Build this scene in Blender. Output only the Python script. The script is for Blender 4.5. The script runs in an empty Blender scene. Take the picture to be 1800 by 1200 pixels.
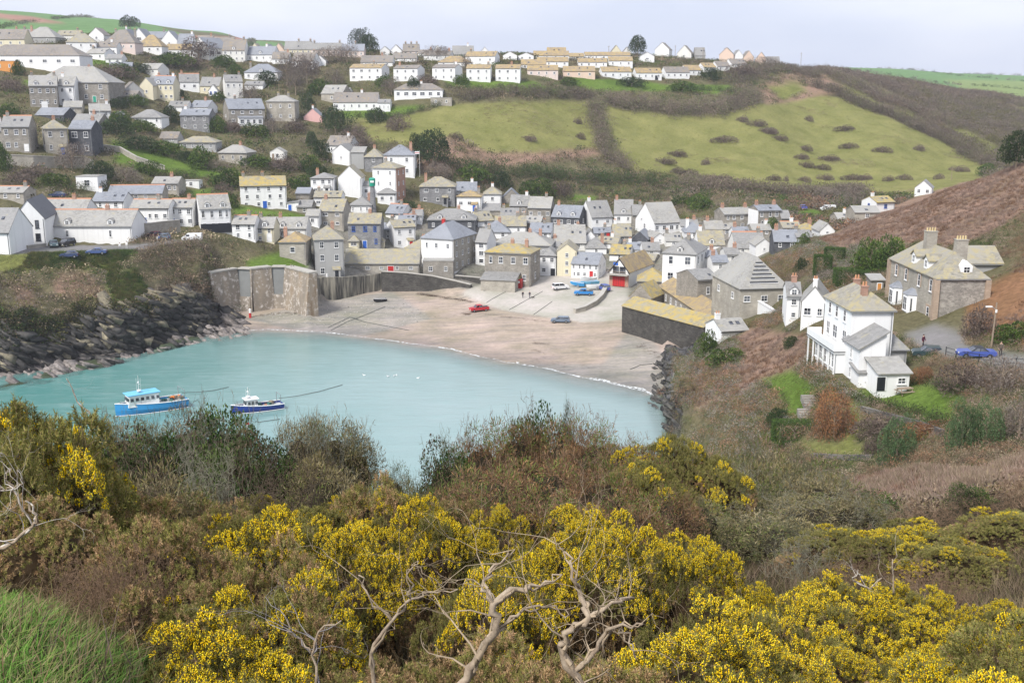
import bpy, math, random
import numpy as np
from mathutils import Vector, Matrix
R = math.radians
rng = np.random.default_rng(7)
random.seed(7)
scene = bpy.context.scene
COL = scene.collection

# ---------------------------------------------------------------- camera, sky, sun, exposure
CAMZ = 55.0
PITCH = R(12.9)
FPX = 1900.0
cam_data = bpy.data.cameras.new("camera")
cam_data.sensor_width = 36.0
cam_data.lens = FPX / 1800.0 * 36.0
cam_data.clip_start = 0.1
cam_data.clip_end = 9000.0
cam = bpy.data.objects.new("camera", cam_data)
COL.objects.link(cam)
cam.location = (0, 0, CAMZ)
cam.rotation_euler = (R(90) - PITCH, 0, 0)
scene.camera = cam

world = bpy.data.worlds.new("World")
scene.world = world
world.use_nodes = True
wn, wl = world.node_tree.nodes, world.node_tree.links
wn.clear()
w_out = wn.new("ShaderNodeOutputWorld")
w_bg = wn.new("ShaderNodeBackground")
w_sky = wn.new("ShaderNodeTexSky")
w_sky.sky_type = 'NISHITA'
w_sky.sun_disc = False
SUN_EL, SUN_AZ = 47.0, 216.0      # azimuth clockwise from +Y: behind the camera, a little to the left
w_sky.sun_elevation = R(SUN_EL)
w_sky.sun_rotation = R(SUN_AZ)
w_sky.air_density = 1.0
w_sky.dust_density = 2.0
w_mix = wn.new("ShaderNodeMixRGB")
w_mix.inputs[0].default_value = 0.86
w_cl = wn.new("ShaderNodeMixRGB")          # the even cloud layer, a shade paler in places
w_cl.inputs[1].default_value = (6.2, 6.7, 8.3, 1)
w_cl.inputs[2].default_value = (8.4, 8.6, 9.5, 1)
w_tc = wn.new("ShaderNodeTexCoord")
w_map = wn.new("ShaderNodeMapping")
w_map.inputs['Scale'].default_value = (1.2, 1.2, 4.5)
w_no = wn.new("ShaderNodeTexNoise")
w_no.inputs['Scale'].default_value = 1.6
w_no.inputs['Detail'].default_value = 5
w_rmp = wn.new("ShaderNodeValToRGB")
w_rmp.color_ramp.elements[0].position = 0.42
w_rmp.color_ramp.elements[1].position = 0.62
wl.new(w_tc.outputs['Generated'], w_map.inputs[0])
wl.new(w_map.outputs[0], w_no.inputs['Vector'])
wl.new(w_no.outputs['Fac'], w_rmp.inputs[0])
wl.new(w_rmp.outputs[0], w_cl.inputs[0])
wl.new(w_sky.outputs[0], w_mix.inputs[1])
wl.new(w_cl.outputs[0], w_mix.inputs[2])
wl.new(w_mix.outputs[0], w_bg.inputs[0])
w_bg.inputs[1].default_value = 0.08
wl.new(w_bg.outputs[0], w_out.inputs[0])

sun_d = bpy.data.lights.new("sun", 'SUN')
sun_d.energy = 2.8
sun_d.angle = R(16)
sun_d.color = (1.0, 0.965, 0.91)
sun = bpy.data.objects.new("sun", sun_d)
COL.objects.link(sun)
_az, _el = R(SUN_AZ), R(SUN_EL)
sdir = Vector((math.sin(_az) * math.cos(_el), math.cos(_az) * math.cos(_el), math.sin(_el)))
sun.rotation_euler = (-sdir).to_track_quat('-Z', 'Y').to_euler()
sun.location = (0, -20, 120)

scene.view_settings.view_transform = 'Standard'
scene.view_settings.look = 'None'
scene.view_settings.exposure = 0.72
scene.view_settings.gamma = 1.0
scene.cycles.max_bounces = 5
scene.cycles.transparent_max_bounces = 8
scene.cycles.diffuse_bounces = 2
scene.cycles.glossy_bounces = 2
scene.cycles.caustics_reflective = False
scene.cycles.caustics_refractive = False
scene.cycles.volume_bounces = 0

# ---------------------------------------------------------------- where a point of the photograph (1800 x 1200) lies
SP, CP = math.sin(PITCH), math.cos(PITCH)

def ray(px, py):
    a = (px - 900.0) / FPX
    b = (600.0 - py) / FPX
    return np.array([a, CP + b * SP, -SP + b * CP])

def at_y(px, py, Y):
    d = ray(px, py)
    t = Y / d[1]
    return Vector((d[0] * t, Y, CAMZ + d[2] * t))

def at_z(px, py, z):
    d = ray(px, py)
    t = (z - CAMZ) / d[2]
    return Vector((d[0] * t, d[1] * t, z))

def proj(X, Y, Z):
    dz = Z - CAMZ
    dep = np.maximum(Y * CP - dz * SP, 0.05)
    up = Y * SP + dz * CP
    return 900 + FPX * X / dep, 600 - FPX * up / dep

# ---------------------------------------------------------------- value noise
_tab = rng.random((256, 256))
def vnoise(x, y):
    xi, yi = np.floor(x).astype(int), np.floor(y).astype(int)
    fx, fy = x - xi, y - yi
    fx, fy = fx * fx * (3 - 2 * fx), fy * fy * (3 - 2 * fy)
    g = lambda i, j: _tab[i % 256, j % 256]
    return (g(xi, yi) * (1 - fx) * (1 - fy) + g(xi + 1, yi) * fx * (1 - fy)
            + g(xi, yi + 1) * (1 - fx) * fy + g(xi + 1, yi + 1) * fx * fy) - 0.5
def fbm(x, y, o=4):
    s, a = 0, 1.0
    for i in range(o):
        s = s + a * vnoise(x * 2 ** i + 17 * i, y * 2 ** i + 5 * i)
        a *= 0.5
    return s

# ---------------------------------------------------------------- terrain: columns of matching knots (Y, z) or (py, Y, 'p')
P = 'p'
COLS = {
 -150: [(0.5,53.2),(6,51.8),(16,47.7),(28,45.0),(50,28),(85,0),(95,-2.5),(190,-2.5),(205,0),(210,9),(227,21),(235,21),(262,23),(275,29),(320,37.5),(380,50),(430,63.6),(475,71),(520,79),(620,89),(800,100),(1000,125),(1300,160),(2500,150)],
 0: [(0.5,53.2),(6,51.8),(16,47.7),(28,45.0),(50,28),(85,0),(95,-2.5),(200,-2.5),(211,0),(215.5,9.5),(233,20.8),(247,21.5),(262,23),(275,29),(320,37.5),(380,50),(430,63.6),(475,71),(520,78),(620,88),(800,98),(1000,122),(15,1300,P),(2500,150)],
 200: [(0.5,53.2),(6,51.5),(16,47.7),(28,45.0),(50,28),(85,0),(95,-2.5),(212,-2.5),(225,0),(229.5,9),(245,19.5),(262,20.2),(278,21.8),(300,28.2),(345,36.6),(385,45.2),(405,51),(450,60.5),(530,79),(600,85),(800,92),(1000,112),(30,1300,P),(2500,140)],
 350: [(0.5,53.2),(6,50.8),(16,47.7),(28,45.0),(50,28),(85,0),(95,-2.5),(232,-2.5),(247,0),(251.5,8.5),(264,18.6),(275,19.5),(290,21),(325,26.5),(360,32),(400,39.8),(450,51.7),(500,63.6),(560,76),(600,79),(800,82),(1100,110),(52,1500,P),(2500,140)],
 470: [(0.5,53.2),(6,50.5),(16,47.7),(28,45.0),(50,27),(85,0),(95,-2.5),(240,-1.5),(253,0),(271.3,1.6),(273,11.8),(284,15.8),(296,17.4),(330,23),(362,29.5),(398,37),(440,47),(490,61),(540,70),(580,75),(800,76),(1100,98),(68,1500,P),(2500,120)],
 600: [(0.5,53.2),(6,50.3),(16,47.7),(28,45.0),(50,26),(85,0),(95,-2.5),(235,-1.5),(248,0),(283,2.1),(284.8,7.2),(292,9.0),(325,17.5),(355,25),(385,30.5),(420,39),(450,47),(490,58.6),(540,71),(600,77.5),(800,70),(1100,86),(82,1500,P),(2500,105)],
 750: [(0.5,53.2),(6,50.2),(16,47.7),(28,44.2),(50,25),(85,0),(95,-2.5),(222,-1.5),(236,0),(290,2.8),(293,6.0),(300,6.4),(335,14.5),(360,21),(380,29),(410,37.4),(445,47),(485,61),(540,69.8),(600,76),(800,66),(1100,76),(1500,92),(2500,90)],
 900: [(0.5,53.2),(6,50.2),(16,47.7),(28,45.0),(50,26),(85,0),(95,-2.5),(205,-1.5),(220,0),(263,2.3),(285,4.2),(303,5.2),(345,13.3),(375,19.5),(400,25.5),(418,31.5),(455,49),(490,61),(555,72),(620,77),(800,66),(1100,72),(1500,86),(2500,80)],
 1040: [(0.5,53.2),(6,50.2),(16,47.7),(28,45.0),(50,27),(85,2),(95,-2),(193,-1.5),(207,0),(254,2.5),(282,4.6),(300,5.6),(345,12),(380,17),(405,21),(425,25.8),(465,41),(500,55.5),(545,67),(640,77),(800,66),(1100,72),(1500,84),(2500,80)],
 1130: [(0.5,53.2),(6,50.2),(16,47.7),(28,45.0),(50,28),(88,4),(98,-2),(185,-1.5),(199,0),(231,2.2),(262,3.8),(288,4.8),(320,9.6),(360,15),(395,19.5),(430,25.5),(470,38.5),(512,54),(560,67.5),(640,80.6),(800,68),(1100,72),(1500,84),(2500,80)],
 1200: [(0.5,53.2),(6,50.2),(16,47.7),(28,45.0),(50,29),(90,8),(102,0),(148,-0.5),(157,8.5),(187,8.6),(197,3.0),(225,2.4),(257,6),(310,11),(375,17.6),(430,22),(470,34),(505,51),(560,66),(650,77.7),(800,68),(1100,72),(1500,84),(2500,80)],
 1300: [(0.5,53.2),(6,50.2),(16,47),(28,43.6),(50,30.5),(95,15.5),(118,14),(135,14),(155,13.6),(188,12.6),(202,12),(220,10.6),(240,11.5),(300,14.5),(370,20),(430,23.3),(475,34.6),(525,55),(575,67),(660,76),(800,68),(1100,72),(1500,86),(2500,80)],
 1450: [(0.5,53.2),(6,50.2),(16,47.2),(28,44),(50,32),(85,20),(105,18.4),(112,19.2),(122,21.4),(133,22),(160,21),(190,21.4),(235,22.6),(270,21),(340,15.7),(400,18),(440,18.5),(500,33.5),(545,50),(600,62.4),(655,70),(1000,60),(1500,92),(2500,90)],
 1560: [(0.5,53.2),(6,50.2),(16,47.2),(28,44),(50,33.5),(75,24),(90,21.6),(104,21.2),(120,21),(136,21.4),(150,23.2),(185,25.8),(220,26.5),(255,27.4),(320,20),(400,19.3),(440,20),(480,30),(540,45.5),(610,57),(690,64),(1000,58),(118,1500,P),(2500,90)],
 1700: [(0.5,53.2),(6,50.2),(16,47.2),(28,44.2),(45,36),(60,30),(80,26.8),(100,24.4),(116,24.4),(130,24.5),(138,24.9),(155,28),(195,32.5),(238,36),(300,28),(400,22),(455,22),(500,27),(560,36.5),(700,50),(800,55),(1200,64),(128,1600,P),(2500,84)],
 1850: [(0.5,53.2),(6,50.4),(16,47.5),(28,44.8),(45,37),(60,30.5),(80,27.5),(100,26),(114,25.8),(124,26),(132,29),(150,32.5),(185,38.5),(218,44),(300,30),(400,24),(455,23),(500,26),(560,33),(640,42),(800,50),(1150,60),(133,1600,P),(2500,80)],
 2050: [(0.5,53.4),(6,50.8),(16,48.3),(28,46),(45,39),(60,32.5),(80,29.5),(100,28),(112,27.8),(120,28),(128,33),(145,38),(175,46),(205,54),(300,36),(400,26),(455,24),(500,26),(560,30),(640,38),(800,48),(1150,58),(1600,80),(2500,78)],
}
def between(a, b, f, **ov):
    """a column between two others with some knots of its own"""
    r = []
    for k, (p, q) in enumerate(zip(COLS[a], COLS[b])):
        r.append((p[0] + (q[0] - p[0]) * f, p[1] + (q[1] - p[1]) * f) if len(p) == 2 and len(q) == 2 else (p if f < .5 else q))
    for k, v in ov.items(): r[int(k[1:])] = v
    return r
COLS[385] = between(350, 470, .3, k7=(234, -1.5), k8=(249, 0), k9=(264.6, 1.6), k10=(266.4, 11.6), k11=(278, 18.5))
COLS[430] = between(350, 470, .66, k7=(237, -1.5), k8=(251.5, 0), k9=(268.6, 1.6), k10=(270.4, 11.6), k11=(281, 17))
COLS[543] = between(470, 600, .56, k7=(237, -1.5), k8=(250.5, 0), k9=(262.6, 1.9), k10=(264.6, 8.3), k11=(288, 12.5))
COLS[505] = between(470, 600, .27, k7=(239, -1.5), k8=(252, 0), k9=(271.2, 1.7), k10=(272.8, 11.5), k11=(286, 14.5))
COLS[560] = between(470, 600, .7, k7=(237, -1.5), k8=(250, 0), k9=(277.5, 2.1), k10=(280.5, 7.4), k11=(289, 10.5))
COLS[622] = between(600, 750, .15, k7=(234, -1.5), k8=(246, 0), k9=(284.6, 2.3), k10=(286.8, 7.2), k11=(293, 8.8))
COLS[650] = between(600, 750, .33, k7=(231, -1.5), k8=(243.5, 0), k9=(289.6, 2.6), k10=(291.2, 6.9), k11=(296, 8.2))
COLS[672] = between(600, 750, .48, k7=(229, -1.5), k8=(242, 0), k9=(290.5, 2.6), k10=(292.4, 6.8), k11=(297, 8.2))
COLS[1165] = between(1130, 1200, .45, k5=(94, 4), k6=(106, -1), k7=(160, -1.2), k8=(190, -.1), k9=(229, 2.2))
cpx = sorted(COLS)
K = 24
KY = np.zeros((len(cpx), K)); KZ = np.zeros((len(cpx), K))
for i, c in enumerate(cpx):
    assert len(COLS[c]) == K, (c, len(COLS[c]))
    for k, e in enumerate(COLS[c]):
        if len(e) == 3:
            v = at_y(c, e[0], e[1]); KY[i, k], KZ[i, k] = v.y, v.z
        else:
            KY[i, k], KZ[i, k] = e
_xp = np.array(cpx, float)

rowsY = np.concatenate([np.linspace(-8, 0.1, 8), np.geomspace(0.3, 60, 130)[:-1], np.arange(60, 190, 1.1), np.arange(190, 304, 0.6),
                        np.arange(304, 560, 1.25), np.geomspace(560, 2600, 90)])
colsU = np.linspace(-0.63, 0.63, 600)
UU, YY = np.meshgrid(colsU, rowsY)
GX = UU * (YY + 12.0)
GY = YY
GZ = np.full_like(GX, 30.0)
for it in range(5):
    PX, _ = proj(GX, GY, GZ)
    PX = np.clip(PX, _xp[0], _xp[-1] - 0.01)
    ci = np.clip(np.searchsorted(_xp, PX, side='right') - 1, 0, len(_xp) - 2)
    f = (PX - _xp[ci]) / (_xp[ci + 1] - _xp[ci])
    f = f * 0.5 + 0.5 * f * f * (3 - 2 * f)
    ky = KY[ci] * (1 - f[..., None]) + KY[ci + 1] * f[..., None]
    kz = KZ[ci] * (1 - f[..., None]) + KZ[ci + 1] * f[..., None]
    Z = kz[..., 0].copy()
    for k in range(K - 1):
        y0, y1 = ky[..., k], ky[..., k + 1]
        m = (GY >= y0)
        t = np.clip((GY - y0) / (y1 - y0), 0, 1)
        Z = np.where(m, kz[..., k] + (kz[..., k + 1] - kz[..., k]) * t, Z)
    GZ = Z
# soften the hills between the knots (not the shore band)
def blur(A, n, ax):
    for _ in range(n):
        A = (np.roll(A, 1, ax) + 2 * A + np.roll(A, -1, ax)) / 4
    return A
Bz = blur(blur(np.pad(GZ, 12, mode='edge'), 24, 0), 24, 1)[12:-12, 12:-12]
wgt = np.clip((GY - 300) / 25, 0, 1) * 0.9
wgt = np.maximum(wgt, np.clip((PX - 1290) / 60, 0, 1) * np.clip((GY - 20) / 15, 0, 1) * 0.8)
wgt = np.maximum(wgt, np.clip((60 - GY) / 30, 0, 1) * 0.6)
GZ = GZ * (1 - wgt) + Bz * wgt
GPX, GPY = proj(GX, GY, GZ)

# regions of the ground, as outlines on the photograph carried onto the ground
def inpoly(px, py, poly):
    c = np.zeros(np.shape(px), bool)
    n = len(poly)
    j = n - 1
    for i in range(n):
        xi, yi = poly[i]; xj, yj = poly[j]
        if yi != yj:
            c ^= ((yi > py) != (yj > py)) & (px < (xj - xi) * (py - yi) / (yj - yi) + xi)
        j = i
    return c

#            colour (albedo)            (relief noise metres)
CLS = {
 'scrub':   (0.125, 0.115, 0.065),
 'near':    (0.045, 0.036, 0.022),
 'meadow':  (0.190, 0.192, 0.070),
 'lawn':    (0.110, 0.170, 0.035),
 'lawn2':   (0.170, 0.180, 0.060),
 'bracken': (0.25, 0.17, 0.125),
 'rust':    (0.22, 0.125, 0.07),
 'rock':    (0.120, 0.110, 0.100),
 'sand':    (0.400, 0.335, 0.280),
 'shingle': (0.330, 0.310, 0.275),
 'asphalt': (0.200, 0.196, 0.195),
 'concrete':(0.430, 0.405, 0.370),
 'village': (0.210, 0.200, 0.175),
 'farm':    (0.130, 0.230, 0.090),
 'farm2':   (0.200, 0.260, 0.100),
 'plough':  (0.330, 0.190, 0.150),
 'woods':   (0.160, 0.135, 0.110),
 'seabed':  (0.250, 0.330, 0.280),
 'reef':    (0.070, 0.085, 0.050),
 'ditch':   (0.080, 0.060, 0.030),
}
names = list(CLS)
CID = np.zeros(GX.shape, int)                    # scrub everywhere, then regions over it
def setc(name, mask): CID[mask] = names.index(name)
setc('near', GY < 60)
setc('village', (GY > 270) & (GPX > 520) & (GY < 400) & (GPY > 383) & (GPX < 1380))
POLY = [
 ('meadow', (200, 700), [(622,208),(700,208),(790,186),(900,180),(1035,176),(1042,215),(1050,262),(1055,275),(930,285),(880,283),(800,300),(760,300),(700,250),(655,250)]),
 ('meadow', (200, 700), [(1066,185),(1100,192),(1180,207),(1250,205),(1330,185),(1420,168),(1475,172),(1560,205),(1680,262),(1740,292),(1725,330),(1640,345),(1560,345),(1480,335),(1350,330),(1230,310),(1110,300),(1085,262),(1068,215)]),
 ('bracken', (200, 700), [(700,262),(790,240),(860,268),(940,268),(1050,262),(1056,277),(930,287),(800,302),(740,300)]),
 ('lawn2', (300, 900), [(1450,146),(1480,150),(1560,188),(1630,208),(1620,212),(1545,192),(1490,165)]),
 ('lawn2', (300, 900), [(1505,140),(1560,160),(1600,180),(1580,182),(1520,158)]),
 ('lawn', (300, 700), [(1000,136),(1110,140),(1180,150),(1290,150),(1260,168),(1180,160),(1060,158),(1000,150)]),
 ('lawn', (300, 700), [(780,142),(940,142),(960,152),(1010,165),(900,160),(790,155)]),
 ('lawn', (300, 700), [(600,196),(690,190),(750,188),(700,206),(600,208)]),
 ('lawn', (300, 700), [(1400,92),(1440,105),(1452,118),(1420,112),(1380,100)]),
 ('farm', (650, 3000), [(1440,108),(1600,112),(1800,125),(2100,135),(2100,190),(1800,178),(1650,150),(1560,132),(1440,124)]),
 ('farm2', (650, 3000), [(1660,140),(2100,150),(2100,185),(1800,176),(1700,160)]),
 ('farm', (620, 3000), [(-300,-20),(0,8),(150,22),(300,50),(520,76),(900,95),(900,60),(-300,-60)]),
 ('farm', (620, 3000), [(-300,0),(200,20),(320,60),(640,88),(300,85),(-300,70)]),
 ('plough', (620, 3000), [(-300,14),(0,24),(60,30),(120,42),(60,40),(0,33),(-300,25)]),
 ('plough', (620, 3000), [(250,58),(420,66),(440,72),(300,68)]),
 ('bracken', (180, 330), [(2000,240),(1800,288),(1700,315),(1600,350),(1500,395),(1430,425),(1480,440),(1560,420),(1700,440),(1800,420),(2000,400)]),
 ('bracken', (140, 420), [(2000,200),(1800,284),(1700,318),(1600,350),(1500,390),(1500,420),(1640,430),(1760,380),(2000,330)]),
 ('rust', (100, 200), [(1695,520),(1800,470),(2000,420),(2000,620),(1800,610),(1745,590),(1700,575)]),
 ('bracken', (140, 200), [(1195,700),(1215,650),(1320,575),(1420,590),(1430,650),(1335,670),(1290,710),(1230,720)]),
 ('bracken', (50, 110), [(1480,850),(1620,820),(1720,830),(1850,780),(1850,960),(1720,940),(1600,900),(1500,890)]),
 ('lawn', (60, 200), [(1330,668),(1395,648),(1432,680),(1425,735),(1385,735),(1382,712)]),
 ('lawn2', (60, 200), [(1400,775),(1530,780),(1525,805),(1430,805)]),
 ('lawn', (60, 200), [(1500,695),(1560,680),(1650,705),(1672,745),(1620,730),(1540,700)]),
 ('lawn2', (60, 200), [(1590,675),(1650,690),(1670,705),(1600,700)]),
 ('lawn', (250, 420), [(195,245),(230,255),(310,280),(380,295),(395,310),(340,312),(270,300),(200,285)]),
 ('lawn', (250, 420), [(330,335),(390,330),(410,345),(330,345)]),
 ('lawn', (380, 430), [(1000,340),(1050,345),(1045,355),(1000,352)]),
 ('lawn', (300, 470), [(1405,365),(1450,372),(1440,385),(1400,380)]),
 ('lawn', (260, 300), [(430,458),(500,440),(545,452),(540,470),(480,470),(440,472)]),
 ('lawn', (280, 330), [(410,360),(470,368),(540,378),(540,392),(410,378)]),
 ('bracken', (380, 680), [(1335,150),(1380,130),(1450,128),(1490,165),(1420,172),(1345,185)]),
 ('lawn2', (380, 680), [(1350,150),(1400,142),(1420,160),(1375,175)]),
 ('lawn2', (380, 680), [(1620,205),(1700,232),(1760,262),(1745,266),(1690,240)]),
 ('lawn2', (380, 900), [(1735,180),(1800,200),(1900,215),(1900,206),(1800,190)]),
 ('lawn', (300, 520), [(150,108),(210,106),(215,114),(160,116)]), ('lawn', (300, 520), [(30,140),(110,136),(115,146),(40,148)]), ('lawn2', (300, 520), [(560,300),(600,330),(585,340),(545,315)]),
 ('lawn', (60, 200), [(1500,690),(1560,676),(1600,680),(1660,700),(1678,720),(1676,752),(1640,742),(1560,712)]),
 ('lawn2', (60, 200), [(1488,700),(1508,704),(1514,740),(1500,785),(1478,785),(1492,740)]),
 ('lawn', (60, 200), [(1595,668),(1650,680),(1700,700),(1690,712),(1640,698)]),
 ('rock', (195, 262), [(-200,560),(100,540),(200,530),(330,500),(390,500),(420,560),(440,590),(-200,700)]),
 ('rock', (140, 215), [(1140,800),(1165,720),(1215,640),(1240,640),(1215,700),(1190,760)]),
 ('asphalt', (100, 165), [(1583,592),(1640,570),(1688,583),(1702,608),(1830,628),(1830,655),(1760,648),(1660,627),(1612,606)]),
 ('asphalt', (225, 275), [(-300,432),(60,430),(230,432),(300,420),(330,424),(250,440),(205,455),(100,461),(-300,464)]),
]
for nm, (ya, yb), pl in POLY:
    setc(nm, (GY > ya) & (GY < yb) & inpoly(GPX, GPY, pl))
n1 = fbm(GX * 0.05, GY * 0.05, 4)
# cliff tones: greener and browner towards the top
left = (GPX < 430) & (GY > 195) & (GY < 262)
setc('scrub', left & (GZ > 11 + 6 * n1) & (CID == names.index('rock')))
setc('lawn', left & inpoly(GPX, GPY, [(185,480),(240,478),(262,520),(250,540),(195,535)]))
setc('bracken', left & inpoly(GPX, GPY, [(95,485),(150,480),(195,520),(190,545),(130,530),(95,510)]))
setc('bracken', left & inpoly(GPX, GPY, [(25,505),(60,500),(60,530),(30,535)]))
setc('lawn2', left & (GZ > 14) & inpoly(GPX, GPY, [(-100,450),(240,440),(200,480),(150,470),(60,475),(-100,480)]))
sea = (GZ < 0.1) & (GY > 80) & (GY < 262)
setc('seabed', sea)
bch = (GY > 195) & (GY < 294) & (GPX > 418) & (GPX < 1215) & (GZ < 4.0) & (GZ > -0.6)
setc('sand', bch)
setc('shingle', bch & inpoly(GPX, GPY, [(430,560),(560,530),(690,512),(760,560),(640,590),(540,585)]))
setc('shingle', bch & inpoly(GPX, GPY, [(1060,640),(1100,585),(1150,600),(1180,640),(1190,700),(1100,690),(900,640)]))
plat = (GY > 250) & (GY < 306) & (GPX > 800) & (GPX < 1200) & (CID != names.index('sand'))
setc('concrete', (GY > 250) & (GY < 306) & inpoly(GPX, GPY, [(815,512),(850,498),(930,495),(990,470),(1110,480),(1100,560),(1075,590),(1020,566),(950,556),(880,545),(815,520)]))
CIDs = CID
BASE = np.array([CLS[n] for n in names])
GC = BASE[CID]
GC = np.stack([blur(blur(np.pad(GC[..., k], 4, mode='edge'), 2, 0), 2, 1)[4:-4, 4:-4] for k in range(3)], -1)
# reef stripe off the cliff foot and darker patches
def near_line(pts, w, ya, yb):
    m = np.zeros(GX.shape)
    for (x0, y0), (x1, y1) in zip(pts[:-1], pts[1:]):
        a, b = at_z(x0, y0, -1), at_z(x1, y1, -1)
        ab = np.array([b.x - a.x, b.y - a.y]); L = (ab ** 2).sum()
        t = np.clip(((GX - a.x) * ab[0] + (GY - a.y) * ab[1]) / L, 0, 1)
        d = np.hypot(GX - a.x - t * ab[0], GY - a.y - t * ab[1])
        m = np.maximum(m, np.clip(1.3 - d / w, 0, 1))
    return m * (GY > ya) * (GY < yb)
reef = near_line([(-40,700),(60,680),(150,655),(230,632),(330,608),(400,590)], 3.2, 190, 262)
reef = np.clip(reef * (1.1 + 2.0 * fbm(GX * .3, GY * .3, 3)), 0, 1)
GC = GC * (1 - reef[..., None]) + np.array(CLS['reef']) * reef[..., None]
GZ = GZ + reef * 2.3 * (GZ < -1)
# relief noise
amp = np.where(CID == names.index('rock'), 1.6, 0.25)
amp = np.where(np.isin(CID, [names.index(n) for n in ('sand', 'asphalt', 'concrete', 'shingle', 'seabed')]), 0.05, amp)
amp = np.where(np.isin(CID, [names.index(n) for n in ('lawn', 'lawn2')]) & (GY < 330), 0.1, amp)
amp = np.where((CID == names.index('scrub')) & left, 1.1, amp)
amp = np.where(np.isin(CID, [names.index(n) for n in ('farm', 'farm2', 'plough')]), 0.0, amp)
amp = np.where(GY < 45, 0.12, amp)
hill = np.clip((GY - 400) / 50, 0, 1) * (GY < 700)
amp = blur(blur(np.pad(amp, 4, mode='edge'), 3, 0), 3, 1)[4:-4, 4:-4]
ridge_ = 1 - np.abs(fbm(GX * .16 + GZ * .25, GY * .16 - GZ * .2, 4)) * 3.2
GZ = GZ + np.where((CID == names.index('rock')) & (GZ > .3), 1.0, 0) * ridge_ * 1.1
GC[(CID == names.index('rock')) & (GZ < 9)] *= .55
strata = vnoise(GX * 0.25 + GZ * 0.5, GZ * 1.3 - GX * 0.6)
GZ = GZ + amp * (fbm(GX * 0.22, GY * 0.22, 4) * 1.3 + strata * 0.9) + hill * 1.6 * fbm(GX * 0.03, GY * 0.03, 3)
GPX, GPY = proj(GX, GY, GZ)

def zg(x, y):
    """height of the ground (arrays or numbers)"""
    x = np.asarray(x, float); y = np.asarray(y, float)
    r = np.interp(y, rowsY, np.arange(len(rowsY)))
    c = np.clip((x / (y + 12.0) - colsU[0]) / (colsU[1] - colsU[0]), 0, len(colsU) - 1.001)
    r = np.clip(r, 0, len(rowsY) - 1.001)
    r0, c0 = r.astype(int), c.astype(int)
    fr, fc = r - r0, c - c0
    return (GZ[r0, c0] * (1 - fr) * (1 - fc) + GZ[r0 + 1, c0] * fr * (1 - fc)
            + GZ[r0, c0 + 1] * (1 - fr) * fc + GZ[r0 + 1, c0 + 1] * fr * fc)

_marchY = np.concatenate([np.arange(2, 60, 0.1), np.arange(60, 700, 0.4), np.arange(700, 2500, 4)])
def hit(px, py, ymin=2):
    d = ray(px, py)
    t = _marchY / d[1]
    X, Zr = d[0] * t, CAMZ + d[2] * t
    g = zg(X, _marchY)
    m = np.nonzero((Zr < g) & (_marchY >= ymin))[0]
    if ymin == 60 and py < 135 and px < 1450 and (len(m) == 0 or _marchY[m[0]] > 660):
        q = np.where((_marchY > 400) & (_marchY < 660), Zr - g, 1e9); i = int(np.argmin(q))
        return Vector((X[i], _marchY[i], float(g[i])))
    if len(m) == 0:
        return Vector((X[-1], _marchY[-1], g[-1]))
    i = m[0]
    return Vector((X[i], _marchY[i], float(g[i])))
# ---------------------------------------------------------------- materials
def nt(name):
    m = bpy.data.materials.new(name)
    m.use_nodes = True
    n, l = m.node_tree.nodes, m.node_tree.links
    b = n['Principled BSDF']
    return m, n, l, b

def noise_node(n, l, scale, detail=4, rough=0.55, coord=None, rnd=True, out='Object'):
    tc = n.new('ShaderNodeTexCoord')
    src = tc.outputs[out]
    if rnd:
        oi = n.new('ShaderNodeObjectInfo')
        va = n.new('ShaderNodeVectorMath'); va.operation = 'ADD'
        mu = n.new('ShaderNodeMath'); mu.operation = 'MULTIPLY'; mu.inputs[1].default_value = 57.0
        l.new(oi.outputs['Random'], mu.inputs[0])
        l.new(src, va.inputs[0]); l.new(mu.outputs[0], va.inputs[1])
        src = va.outputs[0]
    no = n.new('ShaderNodeTexNoise')
    no.inputs['Scale'].default_value = scale
    no.inputs['Detail'].default_value = detail
    no.inputs['Roughness'].default_value = rough
    l.new(src, no.inputs['Vector'])
    return no, src

def ramp(n, l, src, a, b, ca=(0, 0, 0, 1), cb=(1, 1, 1, 1)):
    r = n.new('ShaderNodeValToRGB')
    r.color_ramp.elements[0].position = a; r.color_ramp.elements[1].position = b
    r.color_ramp.elements[0].color = ca; r.color_ramp.elements[1].color = cb
    l.new(src, r.inputs[0])
    return r

def mixc(n, l, fac, c1, c2, mode='MIX'):
    m = n.new('ShaderNodeMixRGB'); m.blend_type = mode
    for i, s in ((0, fac), (1, c1), (2, c2)):
        if isinstance(s, (int, float)): m.inputs[i].default_value = s
        elif isinstance(s, tuple): m.inputs[i].default_value = (*s[:3], 1)
        else: l.new(s, m.inputs[i])
    return m.outputs[0]

def bump(n, l, b, src, strength, dist=0.05):
    bp = n.new('ShaderNodeBump'); bp.inputs['Strength'].default_value = strength; bp.inputs['Distance'].default_value = dist
    l.new(src, bp.inputs['Height']); l.new(bp.outputs[0], b.inputs['Normal'])

def mat_plain(name, c, rough=0.6, var=0.12, scale=1.5, metal=0.0, spec=0.3):
    m, n, l, b = nt(name)
    no, _ = noise_node(n, l, scale)
    d = tuple(x * (1 - var) for x in c); e = tuple(min(1, x * (1 + var)) for x in c)
    col = mixc(n, l, no.outputs['Fac'], d, e)
    l.new(col, b.inputs['Base Color'])
    b.inputs['Roughness'].default_value = rough
    b.inputs['Metallic'].default_value = metal
    b.inputs['Specular IOR Level'].default_value = spec
    return m

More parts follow.
